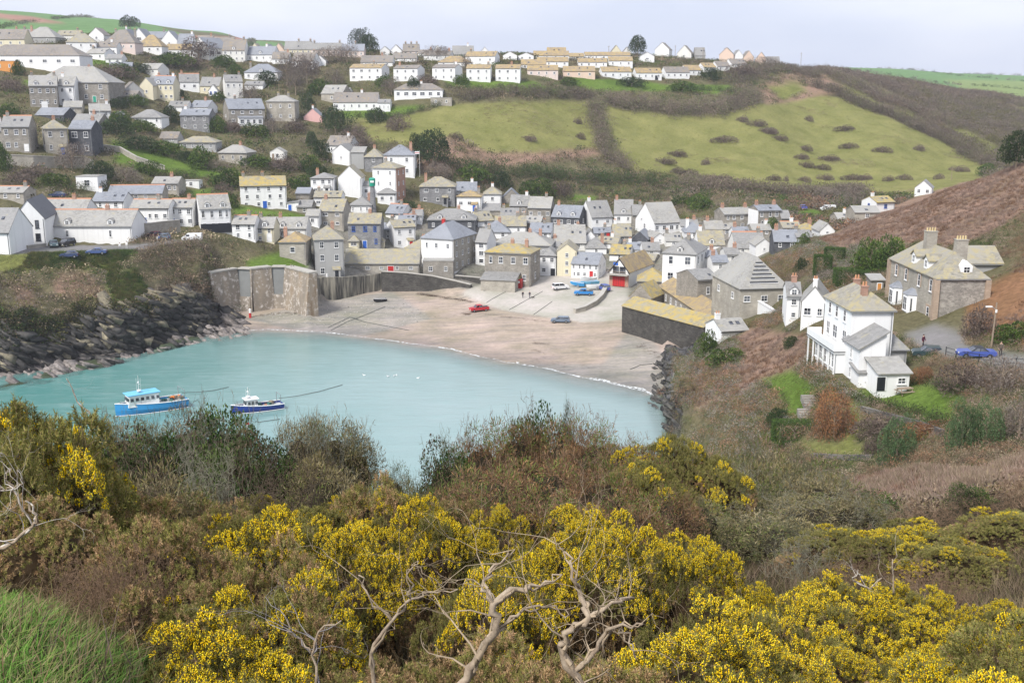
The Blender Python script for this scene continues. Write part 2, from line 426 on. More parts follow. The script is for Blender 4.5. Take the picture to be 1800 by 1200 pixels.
def mat_render(name, c):
    """painted rendered wall with weather streaks"""
    m, n, l, b = nt(name)
    no, src = noise_node(n, l, 0.35, 5)
    mp = n.new('ShaderNodeMapping'); mp.inputs['Scale'].default_value = (1.6, 1.6, 0.12)
    l.new(src, mp.inputs[0])
    n2 = n.new('ShaderNodeTexNoise'); n2.inputs['Scale'].default_value = 1.2; n2.inputs['Detail'].default_value = 4
    l.new(mp.outputs[0], n2.inputs['Vector'])
    r = ramp(n, l, n2.outputs['Fac'], 0.52, 0.75)
    d = tuple(x * 0.86 for x in c); g = tuple(x * 0.68 for x in c)
    col = mixc(n, l, no.outputs['Fac'], d, c)
    mu = n.new('ShaderNodeMath'); mu.operation = 'MULTIPLY'; mu.inputs[1].default_value = 0.35
    l.new(r.outputs[0], mu.inputs[0])
    col = mixc(n, l, mu.outputs[0], col, g)
    l.new(col, b.inputs['Base Color'])
    b.inputs['Roughness'].default_value = 0.8
    b.inputs['Specular IOR Level'].default_value = 0.2
    n3, _ = noise_node(n, l, 6, 3); bump(n, l, b, n3.outputs['Fac'], 0.3, 0.03)
    return m

def mat_stone(name, c1, c2, mortar, bw=0.55, bh=0.22):
    m, n, l, b = nt(name)
    no, src = noise_node(n, l, 0.5, 5)
    vo = n.new('ShaderNodeTexVoronoi'); vo.inputs['Scale'].default_value = 1.0
    mp = n.new('ShaderNodeMapping'); mp.inputs['Scale'].default_value = (1 / bw, 1 / bw, 1 / bh)
    l.new(src, mp.inputs[0]); l.new(mp.outputs[0], vo.inputs['Vector'])
    ve = n.new('ShaderNodeTexVoronoi'); ve.feature = 'DISTANCE_TO_EDGE'; l.new(mp.outputs[0], ve.inputs['Vector'])
    sep = n.new('ShaderNodeSeparateColor'); l.new(vo.outputs['Color'], sep.inputs[0])
    col = mixc(n, l, sep.outputs[0], c1, c2)
    dk = tuple(x * 0.72 for x in c1)
    r = ramp(n, l, no.outputs['Fac'], 0.4, 0.75)
    col = mixc(n, l, r.outputs[0], col, dk)
    re = ramp(n, l, ve.outputs[0], 0.0, 0.09, (1, 1, 1, 1), (0, 0, 0, 1))
    col = mixc(n, l, re.outputs[0], col, mortar)
    l.new(col, b.inputs['Base Color'])
    b.inputs['Roughness'].default_value = 0.9; b.inputs['Specular IOR Level'].default_value = 0.15
    bump(n, l, b, ve.outputs[0], 0.6, 0.06)
    return m

def mat_roof(name, slate, lichen, amount, warm=None):
    """slates laid in courses, with lichen patches"""
    m, n, l, b = nt(name)
    no, src = noise_node(n, l, 0.8, 7, 0.68)
    mp = n.new('ShaderNodeMapping'); mp.inputs['Scale'].default_value = (2.2, 2.2, 3.6)
    l.new(src, mp.inputs[0])
    vo = n.new('ShaderNodeTexVoronoi'); vo.inputs['Scale'].default_value = 1.0; l.new(mp.outputs[0], vo.inputs['Vector'])
    sep = n.new('ShaderNodeSeparateColor'); l.new(vo.outputs['Color'], sep.inputs[0])
    col = mixc(n, l, sep.outputs[0], tuple(x * 0.74 for x in slate), tuple(x * 1.2 for x in slate))
    n2 = n.new('ShaderNodeTexNoise'); n2.inputs['Scale'].default_value = 0.16; n2.inputs['Detail'].default_value = 5
    l.new(src, n2.inputs['Vector'])
    col = mixc(n, l, ramp(n, l, n2.outputs['Fac'], 0.35, 0.7).outputs[0], col, tuple(x * 1.18 for x in slate))
    hi = 0.78 - 0.5 * amount
    r = ramp(n, l, no.outputs['Fac'], hi - 0.1, hi + 0.06)
    li = mixc(n, l, n2.outputs['Fac'], lichen, tuple(x * 0.7 for x in lichen))
    mu = n.new('ShaderNodeMath'); mu.operation = 'MULTIPLY'; mu.inputs[1].default_value = 0.85
    l.new(r.outputs[0], mu.inputs[0])
    col = mixc(n, l, mu.outputs[0], col, li)
    l.new(col, b.inputs['Base Color'])
    b.inputs['Roughness'].default_value = 0.6; b.inputs['Specular IOR Level'].default_value = 0.35
    wv = n.new('ShaderNodeTexWave'); wv.bands_direction = 'Z'; wv.wave_profile = 'SAW'
    wv.inputs['Scale'].default_value = 1.1; wv.inputs['Distortion'].default_value = 0.6
    l.new(src, wv.inputs['Vector'])
    bump(n, l, b, wv.outputs['Fac'], 0.35, 0.05)
    return m

def mat_foliage(name, rough=0.75, sat=1.0):
    """leaf and twig colour from the mesh attribute, varied per object"""
    m, n, l, b = nt(name)
    at = n.new('ShaderNodeAttribute'); at.attribute_name = 'tint'
    oi = n.new('ShaderNodeObjectInfo')
    hs = n.new('ShaderNodeHueSaturation')
    mr = n.new('ShaderNodeMapRange'); mr.inputs[3].default_value = 0.8; mr.inputs[4].default_value = 1.2
    l.new(oi.outputs['Random'], mr.inputs[0]); l.new(mr.outputs[0], hs.inputs['Value'])
    hs.inputs['Saturation'].default_value = sat
    l.new(at.outputs['Color'], hs.inputs['Color'])
    l.new(hs.outputs[0], b.inputs['Base Color'])
    b.inputs['Roughness'].default_value = rough
    b.inputs['Specular IOR Level'].default_value = 0.02
    return m

def mat_ground(name, bump_s=0.6, rockish=False, fine=0.35):
    m, n, l, b = nt(name)
    at = n.new('ShaderNodeAttribute'); at.attribute_name = 'tint'
    no, src = noise_node(n, l, 0.09, 6, 0.65, rnd=False)
    n2 = n.new('ShaderNodeTexNoise'); n2.inputs['Scale'].default_value = 1.3; n2.inputs['Detail'].default_value = 6; n2.inputs['Roughness'].default_value = 0.7
    l.new(src, n2.inputs['Vector'])
    r1 = ramp(n, l, no.outputs['Fac'], 0.3, 0.72, (0.72, 0.76, 0.66, 1), (1.22, 1.16, 1.2, 1))
    r2 = ramp(n, l, n2.outputs['Fac'], 0.3, 0.7, (1 - fine, 1 - fine, 1 - fine, 1), (1 + fine, 1 + fine, 1 + fine, 1))
    c = mixc(n, l, 1.0, at.outputs['Color'], r1.outputs[0], 'MULTIPLY')
    c = mixc(n, l, 1.0, c, r2.outputs[0], 'MULTIPLY')
    if name == 'beach_sand':
        mp = n.new('ShaderNodeMapping'); mp.inputs['Rotation'].default_value = (0, 0, .35); mp.inputs['Scale'].default_value = (.10, .55, 1)
        l.new(src, mp.inputs[0])
        n3 = n.new('ShaderNodeTexNoise'); n3.inputs['Scale'].default_value = .8; n3.inputs['Detail'].default_value = 8; n3.inputs['Roughness'].default_value = .7; n3.inputs['Distortion'].default_value = .8
        l.new(mp.outputs[0], n3.inputs['Vector'])
        c = mixc(n, l, 1.0, c, ramp(n, l, n3.outputs['Fac'], .35, .62, (.70, .72, .76, 1), (1.08, 1.05, 1.03, 1)).outputs[0], 'MULTIPLY')
        geo = n.new('ShaderNodeNewGeometry'); sx = n.new('ShaderNodeSeparateXYZ'); l.new(geo.outputs['Position'], sx.inputs[0])
        c = mixc(n, l, 1.0, c, ramp(n, l, sx.outputs[2], .15, .75, (.74, .76, .80, 1), (1, 1, 1, 1)).outputs[0], 'MULTIPLY')
    if rockish:
        mp = n.new('ShaderNodeMapping'); mp.inputs['Rotation'].default_value = (0.3, 0.55, 0.2); mp.inputs['Scale'].default_value = (0.5, 0.5, 3.2)
        l.new(src, mp.inputs[0])
        n3 = n.new('ShaderNodeTexNoise'); n3.inputs['Scale'].default_value = 0.55; n3.inputs['Detail'].default_value = 7; n3.inputs['Roughness'].default_value = 0.7
        l.new(mp.outputs[0], n3.inputs['Vector'])
        c = mixc(n, l, 1.0, c, ramp(n, l, n3.outputs['Fac'], 0.36, 0.66, (0.3, 0.3, 0.33, 1), (1.9, 1.75, 1.6, 1)).outputs[0], 'MULTIPLY')
        bump(n, l, b, n3.outputs['Fac'], 1.0, 0.8)
    else:
        bump(n, l, b, n2.outputs['Fac'], bump_s, 0.3)
    l.new(c, b.inputs['Base Color'])
    b.inputs['Roughness'].default_value = 0.95
    b.inputs['Specular IOR Level'].default_value = 0.02
    return m

M = {}
M['w'] = mat_render('white_render', (0.84, 0.84, 0.83))
M['c'] = mat_render('cream_render', (0.74, 0.68, 0.50))
M['k'] = mat_render('offwhite_render', (0.77, 0.76, 0.72))
M['p'] = mat_render('peach_render', (0.74, 0.57, 0.46))
M['pk'] = mat_render('pink_render', (0.74, 0.45, 0.42))
M['pp'] = mat_render('pale_pink_render', (0.76, 0.64, 0.58))
M['gr'] = mat_render('grey_render', (0.40, 0.40, 0.39))
M['s'] = mat_stone('grey_stone', (0.22, 0.20, 0.17), (0.37, 0.34, 0.29), (0.36, 0.34, 0.31))
M['sl'] = mat_stone('pale_stone', (0.33, 0.30, 0.25), (0.47, 0.43, 0.36), (0.42, 0.40, 0.36))
M['sg'] = mat_stone('slate_stone', (0.17, 0.17, 0.18), (0.31, 0.31, 0.31), (0.30, 0.30, 0.30))
M['sd'] = mat_stone('dark_stone', (0.10, 0.095, 0.085), (0.21, 0.195, 0.175), (0.16, 0.15, 0.14))
M['d'] = mat_stone('dark_slate_hanging', (0.085, 0.09, 0.10), (0.15, 0.155, 0.17), (0.06, 0.06, 0.07), 0.3, 0.25)
M['b'] = mat_stone('red_brick', (0.40, 0.20, 0.14), (0.50, 0.29, 0.20), (0.42, 0.36, 0.31), 0.23, 0.09)
LI = (0.50, 0.40, 0.13)
M['R'] = {
 'g': mat_roof('slate_roof', (0.232, 0.228, 0.22), (0.40, 0.37, 0.26), 0.22),
 'h': mat_roof('pale_slate_roof', (0.288, 0.28, 0.26), (0.43, 0.39, 0.26), 0.26),
 'n': mat_roof('blue_slate_roof', (0.216, 0.228, 0.252), (0.40, 0.38, 0.30), 0.14),
 'd': mat_roof('dark_slate_roof', (0.096, 0.1, 0.112), (0.2, 0.2, 0.16), 0.05),
 'y': mat_roof('lichened_slate_roof', (0.256, 0.24, 0.2), (0.45, 0.38, 0.19), 0.42),
 'o': mat_roof('golden_lichen_roof', (0.264, 0.24, 0.176), (0.50, 0.37, 0.09), 0.52),
 'b': mat_roof('brown_tile_roof', (0.205, 0.185, 0.165), (0.47, 0.33, 0.13), 0.26),
 't': mat_roof('tan_tile_roof', (0.248, 0.196, 0.136), (0.48, 0.35, 0.14), 0.5),
}
M['frame'] = mat_plain('white_paint', (0.80, 0.80, 0.79), 0.45, 0.05)
M['ridge'] = mat_plain('clay_ridge', (0.46, 0.22, 0.13), 0.8, 0.2, 3)
M['bluep'] = mat_plain('blue_paint', (0.03, 0.12, 0.48), 0.4, 0.1)
M['redp'] = mat_plain('red_paint', (0.50, 0.03, 0.03), 0.4, 0.1)
M['greenp'] = mat_plain('green_paint', (0.02, 0.30, 0.20), 0.4, 0.1)
M['blackp'] = mat_plain('black_paint', (0.02, 0.022, 0.028), 0.4, 0.1)
M['wood'] = mat_plain('weathered_wood', (0.28, 0.22, 0.16), 0.8, 0.25, 4)
M['orangewood'] = mat_plain('orange_wood', (0.62, 0.27, 0.07), 0.6, 0.15, 3)
M['pot'] = mat_plain('chimney_pot_clay', (0.52, 0.27, 0.15), 0.8, 0.2, 4)
M['ypot'] = mat_plain('yellow_pot_clay', (0.60, 0.48, 0.26), 0.8, 0.2, 4)
M['metal'] = mat_plain('grey_metal', (0.35, 0.36, 0.37), 0.45, 0.1, 2, 0.6)
M['pale'] = mat_plain('pale_painted_post', (0.6, 0.6, 0.56), 0.6, 0.1)
M['con'] = mat_plain('concrete', (0.40, 0.38, 0.34), 0.9, 0.25, 0.8)
m, n, l, b = nt('window_glass')
no, _ = noise_node(n, l, 0.7, 2)
l.new(ramp(n, l, no.outputs['Fac'], 0.4, 0.62, (0.012, 0.014, 0.02, 1), (0.12, 0.13, 0.15, 1)).outputs[0], b.inputs['Base Color'])
b.inputs['Roughness'].default_value = 0.12; b.inputs['Specular IOR Level'].default_value = 0.6
M['glass'] = m
M['leaf'] = mat_foliage('foliage')
M['ground'] = mat_ground('hill_ground', 0.9)
M['cliff'] = mat_ground('cliff_rock', rockish=True)
M['field'] = mat_ground('pasture', 0.5, fine=0.16)
M['beach'] = mat_ground('beach_sand', 0.4, fine=0.13)
M['paved'] = mat_ground('paving', 0.2, fine=0.1)

# ---------------------------------------------------------------- mesh helpers
def link(name, me, parent=None, mats=()):
    o = bpy.data.objects.new(name, me)
    COL.objects.link(o)
    if parent is not None: o.parent = parent
    for m in mats: me.materials.append(m)
    return o

def tag(o, label=None, cat=None, group=None, kind=None):
    if label: o['label'] = label
    if cat: o['category'] = cat
    if group: o['group'] = group
    if kind: o['kind'] = kind
    return o

def empty(name, loc, rz, label, cat, group=None):
    o = bpy.data.objects.new(name, None)
    COL.objects.link(o)
    o.empty_display_size = 0.3
    o.location = loc; o.rotation_euler = (0, 0, rz)
    return tag(o, label, cat, group)

def np_mesh(name, V, F, tint=None, smooth=False):
    """V (n,3); F (m,3) or (m,4)"""
    me = bpy.data.meshes.new(name)
    V = np.ascontiguousarray(V, np.float32); F = np.ascontiguousarray(F, np.int32)
    k = F.shape[1]
    me.vertices.add(len(V)); me.vertices.foreach_set('co', V.ravel())
    me.loops.add(F.size); me.loops.foreach_set('vertex_index', F.ravel())
    me.polygons.add(len(F)); me.polygons.foreach_set('loop_start', np.arange(0, F.size, k, dtype=np.int32))
    me.update(calc_edges=True)
    if smooth: me.polygons.foreach_set('use_smooth', np.ones(len(F), bool))
    if tint is not None:
        a = me.attributes.new('tint', 'FLOAT_COLOR', 'POINT')
        c = np.ones((len(V), 4), np.float32); c[:, :3] = tint
        a.data.foreach_set('color', c.ravel())
    return me

class MB:
    """collects shapes into one mesh"""
    def __init__(s): s.v = []; s.f = []; s.m = []; s.mi = 0
    def add(s, vs, fs):
        o = len(s.v); s.v += [tuple(v) for v in vs]
        for f in fs: s.f.append(tuple(i + o for i in f)); s.m.append(s.mi)
        return s
    def box(s, c, d, rz=0, ry=0):
        x, y, z = d[0] / 2, d[1] / 2, d[2] / 2
        vs = [Vector((a * x, b * y, e * z)) for e in (-1, 1) for b in (-1, 1) for a in (-1, 1)]
        if ry: vs = [Matrix.Rotation(ry, 3, 'Y') @ v for v in vs]
        if rz: vs = [Matrix.Rotation(rz, 3, 'Z') @ v for v in vs]
        vs = [v + Vector(c) for v in vs]
        return s.add(vs, [(0, 2, 3, 1), (4, 5, 7, 6), (0, 1, 5, 4), (2, 6, 7, 3), (0, 4, 6, 2), (1, 3, 7, 5)])
    def tube(s, a, b, r0, r1=None, n=8, cap=True):
        a, b = Vector(a), Vector(b); r1 = r0 if r1 is None else r1
        d = (b - a).normalized()
        u = d.orthogonal().normalized(); w = d.cross(u)
        vs = []
        for p, r in ((a, r0), (b, r1)):
            for i in range(n):
                t = 2 * math.pi * i / n
                vs.append(p + u * math.cos(t) * r + w * math.sin(t) * r)
        fs = [(i, (i + 1) % n, n + (i + 1) % n, n + i) for i in range(n)]
        if cap: fs += [tuple(range(n - 1, -1, -1)), tuple(range(n, 2 * n))]
        return s.add(vs, fs)
    def path(s, pts, rs, n=6):
        pts = [Vector(p) for p in pts]
        vs = []; u = None
        for i, p in enumerate(pts):
            d = (pts[min(i + 1, len(pts) - 1)] - pts[max(i - 1, 0)]).normalized()
            u = d.orthogonal().normalized() if u is None else (u - d * u.dot(d)).normalized()
            w = d.cross(u)
            r = rs[i] if hasattr(rs, '__len__') else rs
            for k in range(n):
                t = 2 * math.pi * k / n
                vs.append(p + u * math.cos(t) * r + w * math.sin(t) * r)
        fs = []
        for i in range(len(pts) - 1):
            for k in range(n):
                fs.append((i * n + k, i * n + (k + 1) % n, (i + 1) * n + (k + 1) % n, (i + 1) * n + k))
        fs += [tuple(range(n - 1, -1, -1)), tuple(range((len(pts) - 1) * n, len(pts) * n))]
        return s.add(vs, fs)
    def prism(s, poly, axis, a, b):
        """poly of 2D points extruded along axis from a to b; axis 'x': (y,z), 'y': (x,z), 'z': (x,y)"""
        mk = {'x': lambda p, t: (t, p[0], p[1]), 'y': lambda p, t: (p[0], t, p[1]), 'z': lambda p, t: (p[0], p[1], t)}[axis]
        n = len(poly)
        vs = [mk(p, a) for p in poly] + [mk(p, b) for p in poly]
        fs = [tuple(range(n)), tuple(range(2 * n - 1, n - 1, -1))] + [(i, n + i, n + (i + 1) % n, (i + 1) % n) for i in range(n)]
        return s.add(vs, fs)
    def ball(s, c, r, seg=10, rings=6):
        c = Vector(c); r = r if hasattr(r, '__len__') else (r, r, r)
        vs = [c + Vector((0, 0, r[2]))]
        for i in range(1, rings):
            ph = math.pi * i / rings
            for k in range(seg):
                t = 2 * math.pi * k / seg
                vs.append(c + Vector((r[0] * math.sin(ph) * math.cos(t), r[1] * math.sin(ph) * math.sin(t), r[2] * math.cos(ph))))
        vs.append(c - Vector((0, 0, r[2])))
        fs = [(0, 1 + k, 1 + (k + 1) % seg) for k in range(seg)]
        for i in range(rings - 2):
            o = 1 + i * seg
            fs += [(o + k, o + seg + k, o + seg + (k + 1) % seg, o + (k + 1) % seg) for k in range(seg)]
        e = len(vs) - 1; o = 1 + (rings - 2) * seg
        fs += [(e, o + (k + 1) % seg, o + k) for k in range(seg)]
        return s.add(vs, fs)
    def mesh(s, name, recalc=True):
        import bmesh
        me = bpy.data.meshes.new(name)
        me.from_pydata(s.v, [], s.f)
        me.polygons.foreach_set('material_index', s.m)
        if recalc:
            bm = bmesh.new(); bm.from_mesh(me)
            bmesh.ops.recalc_face_normals(bm, faces=bm.faces)
            bm.to_mesh(me); bm.free()
        return me
    def build(s, name, mats, parent=None, smooth=False):
        me = s.mesh(name)
        if smooth: me.polygons.foreach_set('use_smooth', [True] * len(me.polygons))
        return link(name, me, parent, mats if isinstance(mats, (list, tuple)) else [mats])

# ---------------------------------------------------------------- ground objects
nr, nc = GX.shape
_idx = np.arange(nr * nc).reshape(nr, nc)
_quads = np.stack([_idx[:-1, :-1], _idx[:-1, 1:], _idx[1:, 1:], _idx[1:, :-1]], -1).reshape(-1, 4)
_cls = CID[:-1, :-1].ravel()
_allV = np.stack([GX, GY, GZ], -1).reshape(-1, 3)
_allC = GC.reshape(-1, 3)
def ground_obj(name, classes, m, label_kind='structure', extra=None):
    sel = np.isin(_cls, [names.index(c) for c in classes])
    if extra is not None: sel &= extra
    q = _quads[sel]
    used, inv = np.unique(q, return_inverse=True)
    me = np_mesh(name, _allV[used], inv.reshape(-1, 4), _allC[used], smooth=True)
    o = link(name, me, None, [m])
    return tag(o, kind='structure')
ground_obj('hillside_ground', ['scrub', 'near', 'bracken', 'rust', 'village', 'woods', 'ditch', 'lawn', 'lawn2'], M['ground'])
ground_obj('meadow_field', ['meadow', 'farm', 'farm2', 'plough'], M['field'])
ground_obj('beach', ['sand', 'shingle', 'seabed', 'reef'], M['beach'])
ground_obj('cliff', ['rock'], M['cliff'])
ground_obj('road_surface', ['asphalt', 'concrete'], M['paved'])

# ---------------------------------------------------------------- sea
def build_sea():
    ys = np.concatenate([np.arange(60, 190, 2.0), np.arange(190, 262, 0.6)])
    us = np.linspace(-0.63, 0.35, 420)
    U2, Y2 = np.meshgrid(us, ys)
    X2 = U2 * (Y2 + 12)
    depth = -zg(X2, Y2)
    V = np.stack([X2, Y2, np.zeros_like(X2)], -1).reshape(-1, 3)
    ix = np.arange(V.shape[0]).reshape(X2.shape)
    q = np.stack([ix[:-1, :-1], ix[:-1, 1:], ix[1:, 1:], ix[1:, :-1]], -1).reshape(-1, 4)
    keep = (depth[:-1, :-1] > -1.2).ravel()
    spx, _ = proj(X2, Y2, X2 * 0)
    sandy = np.clip((spx - 150) / 900, 0, 1)
    tnt = np.stack([np.clip(depth, 0, 4) / 4, sandy, sandy * 0], -1).reshape(-1, 3)
    me = np_mesh('sea_water', V, q[keep], tnt, smooth=True)
    m, n, l, b = nt('sea_water')
    at = n.new('ShaderNodeAttribute'); at.attribute_name = 'tint'
    no, src = noise_node(n, l, 0.05, 5, 0.6, rnd=False)
    mp = n.new('ShaderNodeMapping'); mp.inputs['Scale'].default_value = (0.35, 1.0, 1.0); mp.inputs['Rotation'].default_value = (0, 0, -0.25)
    l.new(src, mp.inputs[0])
    n2 = n.new('ShaderNodeTexNoise'); n2.inputs['Scale'].default_value = 0.45; n2.inputs['Detail'].default_value = 6; n2.inputs['Roughness'].default_value = 0.65
    l.new(mp.outputs[0], n2.inputs['Vector'])
    sp = n.new('ShaderNodeSeparateColor'); l.new(at.outputs['Color'], sp.inputs[0])
    ad = n.new('ShaderNodeMath'); ad.operation = 'MULTIPLY_ADD'; ad.inputs[1].default_value = .5; l.new(no.outputs['Fac'], ad.inputs[0]); l.new(sp.outputs[1], ad.inputs[2])
    c = mixc(n, l, ramp(n, l, ad.outputs[0], 0.15, 1.25).outputs[0], (0.075, 0.225, 0.205), (0.27, 0.365, 0.36))
    c = mixc(n, l, ramp(n, l, n2.outputs['Fac'], 0.48, 1.0).outputs[0], c, (0.25, 0.38, 0.37))
    l.new(c, b.inputs['Base Color'])
    b.inputs['Roughness'].default_value = 0.13; b.inputs['Specular IOR Level'].default_value = 0.5; b.inputs['IOR'].default_value = 1.33
    bump(n, l, b, n2.outputs['Fac'], 0.4, 0.3)
    tr = n.new('ShaderNodeBsdfTransparent')
    ms = n.new('ShaderNodeMixShader')
    rr = n.new('ShaderNodeValToRGB')
    e = rr.color_ramp.elements
    e[0].position = 0.0; e[0].color = (0.12, 0.12, 0.12, 1)
    e[1].position = 0.42; e[1].color = (1, 1, 1, 1)
    x = e.new(0.12); x.color = (0.55, 0.55, 0.55, 1)
    l.new(sp.outputs[0], rr.inputs[0])
    l.new(rr.outputs[0], ms.inputs[0]); l.new(tr.outputs[0], ms.inputs[1]); l.new(b.outputs[0], ms.inputs[2])
    l.new(ms.outputs[0], n['Material Output'].inputs['Surface'])
    tag(link('sea_water', me, None, [m]), kind='structure')
build_sea()

# foam where the ripples reach the sand
def build_foam():
    V = []; F = []; C = []
    pts = [(430,578),(500,577),(560,583),(640,592),(700,601),(800,617),(900,638),(1000,658),(1100,679),(1150,688),(1185,693)]
    xs = np.linspace(430, 1186, 500)
    W = []
    for px in xs:
        Yc = np.arange(190, 262, 0.2)
        d = ray(px, 640)
        Xc = d[0] / d[1] * Yc
        z = zg(Xc, Yc)
        i = np.nonzero(z > 0.0)[0]
        i = i[0] if len(i) else 0
        W.append((Xc[i], Yc[i]))
    for k, (x, y) in enumerate(W):
        wd = 0.25 + 1.3 * max(0, vnoise(np.array([k * .07]), np.array([3.3]))[0] + .15) + (0.9 if k > 400 else 0)
        for s in (-0.6, 0.5): V.append((x, y + s * wd, max(0.012, float(zg(x, y + s * wd)) + 0.012)))
    for k in range(len(W) - 1): F.append((2 * k, 2 * k + 2, 2 * k + 3, 2 * k + 1))
    me = np_mesh('foam', np.array(V), np.array(F))
    m, n, l, b = nt('sea_foam')
    no, src = noise_node(n, l, 1.4, 5, 0.7, rnd=False)
    r = ramp(n, l, no.outputs['Fac'], 0.44, 0.58)
    b.inputs['Base Color'].default_value = (0.75, 0.78, 0.78, 1)
    tr = n.new('ShaderNodeBsdfTransparent'); ms = n.new('ShaderNodeMixShader')
    l.new(r.outputs[0], ms.inputs[0]); l.new(tr.outputs[0], ms.inputs[1]); l.new(b.outputs[0], ms.inputs[2])
    l.new(ms.outputs[0], n['Material Output'].inputs['Surface'])
    tag(link('sea_foam', me, None, [m]), kind='stuff')
build_foam()
# ---------------------------------------------------------------- buildings
_cache = {}
def window_mesh(w, h, far, frame, cols, rows_):
    key = (round(w, 1), round(h, 1), far, frame, cols, rows_)
    if key in _cache: return _cache[key]
    t = 0.09 if not far else 0.13
    mb = MB()
    for sx in (-1, 1): mb.box((sx * (w / 2 - t / 2), -0.03, 0), (t, 0.10, h))
    for sz in (-1, 1): mb.box((0, -0.03, sz * (h / 2 - t / 2)), (w - 2 * t, 0.10, t))
    for i in range(1, cols): mb.box((-w / 2 + w * i / cols, -0.03, 0), (0.05, 0.07, h - 2 * t))
    for j in range(1, rows_): mb.box((0, -0.028, -h / 2 + h * j / rows_), (w - 2 * t, 0.06, 0.05))
    mb.box((0, -0.06, -h / 2 - 0.05), (w + 0.16, 0.16, 0.09))
    if far:
        mb.mi = 1
        mb.box((0, -0.01, 0), (w - 2 * t, 0.05, h - 2 * t))
        fr = mb.mesh('window'); fr.materials.append(M[frame]); fr.materials.append(M['glass'])
        _cache[key] = (fr, None)
        return _cache[key]
    fr = mb.mesh('window'); fr.materials.append(M[frame])
    pb = MB(); pb.box((0, -0.01, 0), (w - 2 * t, 0.04, h - 2 * t))
    pn = pb.mesh('pane'); pn.materials.append(M['glass'])
    _cache[key] = (fr, pn)
    return _cache[key]

def add_window(root, x, y, z, rz, w=1.0, h=1.3, far=False, frame='frame', cols=2, rows_=2):
    fr, pn = window_mesh(w, h, far, frame, cols, rows_)
    o = bpy.data.objects.new('window', fr); COL.objects.link(o)
    o.parent = root; o.location = (x, y, z); o.rotation_euler = (0, 0, rz)
    if pn:
        q = bpy.data.objects.new('pane', pn); COL.objects.link(q); q.parent = o
    return o

def add_door(root, x, y, z, rz, col='blackp', w=1.0, h=2.1, far=False):
    mb = MB()
    mb.box((0, -0.03, h / 2), (w, 0.08, h))
    if not far:
        mb.mi = 1
        for s in (-1, 1): mb.box((s * (w / 2 + 0.06), -0.03, h / 2), (0.12, 0.12, h))
        mb.box((0, -0.03, h + 0.06), (w + 0.24, 0.12, 0.12))
    mb.mi = 0
    mb.box((0, -0.085, h * 0.72), (w * 0.5, 0.03, h * 0.35))
    o = mb.build('door', [M[col], M['frame']], root)
    o.location = (x, y, z); o.rotation_euler = (0, 0, rz)
    return o

def add_chimney(root, x, y, z, hh=1.2, w=0.8, d=0.6, m='s', pots=2, potm='pot', far=False):
    mb = MB()
    mb.box((0, 0, hh / 2 - 1.0), (w, d, hh + 2.0))
    mb.box((0, 0, hh + 0.06), (w + 0.14, d + 0.14, 0.12))
    pb = mb if far else MB()
    if far: pb.mi = 1
    for i in range(pots):
        px = (i - (pots - 1) / 2) * (w / max(pots, 1))
        pb.tube((px, 0, hh + 0.12), (px, 0, hh + 0.62), 0.13, 0.10, 6)
    o = mb.build('chimney', [M[m], M[potm]], root)
    o.location = (x, y, z)
    if not far and pots:
        pb.build('chimney_pot', [M[potm]], o)
    return o

def roof_mesh(w, d, h, r, rt, ov=0.28, th=0.13):
    mb = MB()
    W, D = w / 2, d / 2
    if rt == 'g' or rt == 'x':
        A, B = (D, W) if rt == 'g' else (W, D)      # A half-span, B half-length of ridge
        sl = r / A
        e = h - ov * sl
        poly = [(-A - ov, e), (0, h + r), (A + ov, e), (A + ov, e + th), (0, h + r + th * 1.2), (-A - ov, e + th)]
        mb.prism(poly, 'x' if rt == 'g' else 'y', -B - 0.12, B + 0.12)
    elif rt == 'm':                                   # one slope rising towards +x
        sl = r / w
        poly = [(-W - ov, h - ov * sl), (W + ov, h + r + ov * sl), (W + ov, h + r + ov * sl + th), (-W - ov, h - ov * sl + th)]
        mb.prism(poly, 'y', -D - ov, D + ov)
    elif rt == 's':                                   # one slope rising towards the back
        sl = r / d
        poly = [(-D - ov, h - ov * sl), (D + ov, h + r + ov * sl), (D + ov, h + r + ov * sl + th), (-D - ov, h - ov * sl + th)]
        mb.prism(poly, 'x', -W - ov, W + ov)
    elif rt == 'f':
        mb.box((0, 0, h + th / 2), (w + 0.2, d + 0.2, th))
    else:                                             # hipped
        k = r / min(W, D)
        e = h - ov * k
        if W >= D: rg = [(-(W - D * 0.95), 0), (W - D * 0.95, 0)]
        else: rg = [(0, -(D - W * 0.95)), (0, D - W * 0.95)]
        X, Y = W + ov, D + ov
        for base, top in (((e), (h + r)), ((e + th), (h + r + th * 1.2))):
            pass
        vs = [(-X, -Y, e), (X, -Y, e), (X, Y, e), (-X, Y, e), (-X, -Y, e + th), (X, -Y, e + th), (X, Y, e + th), (-X, Y, e + th),
              (rg[0][0], rg[0][1], h + r + th), (rg[1][0], rg[1][1], h + r + th)]
        fs = [(0, 3, 2, 1), (0, 1, 5, 4), (1, 2, 6, 5), (2, 3, 7, 6), (3, 0, 4, 7)]
        if W >= D: fs += [(4, 5, 9, 8), (5, 6, 9), (6, 7, 8, 9), (7, 4, 8)]
        else: fs += [(4, 5, 8), (5, 6, 9, 8), (6, 7, 9), (7, 4, 8, 9)]
        mb.add(vs, fs)
    return mb, None

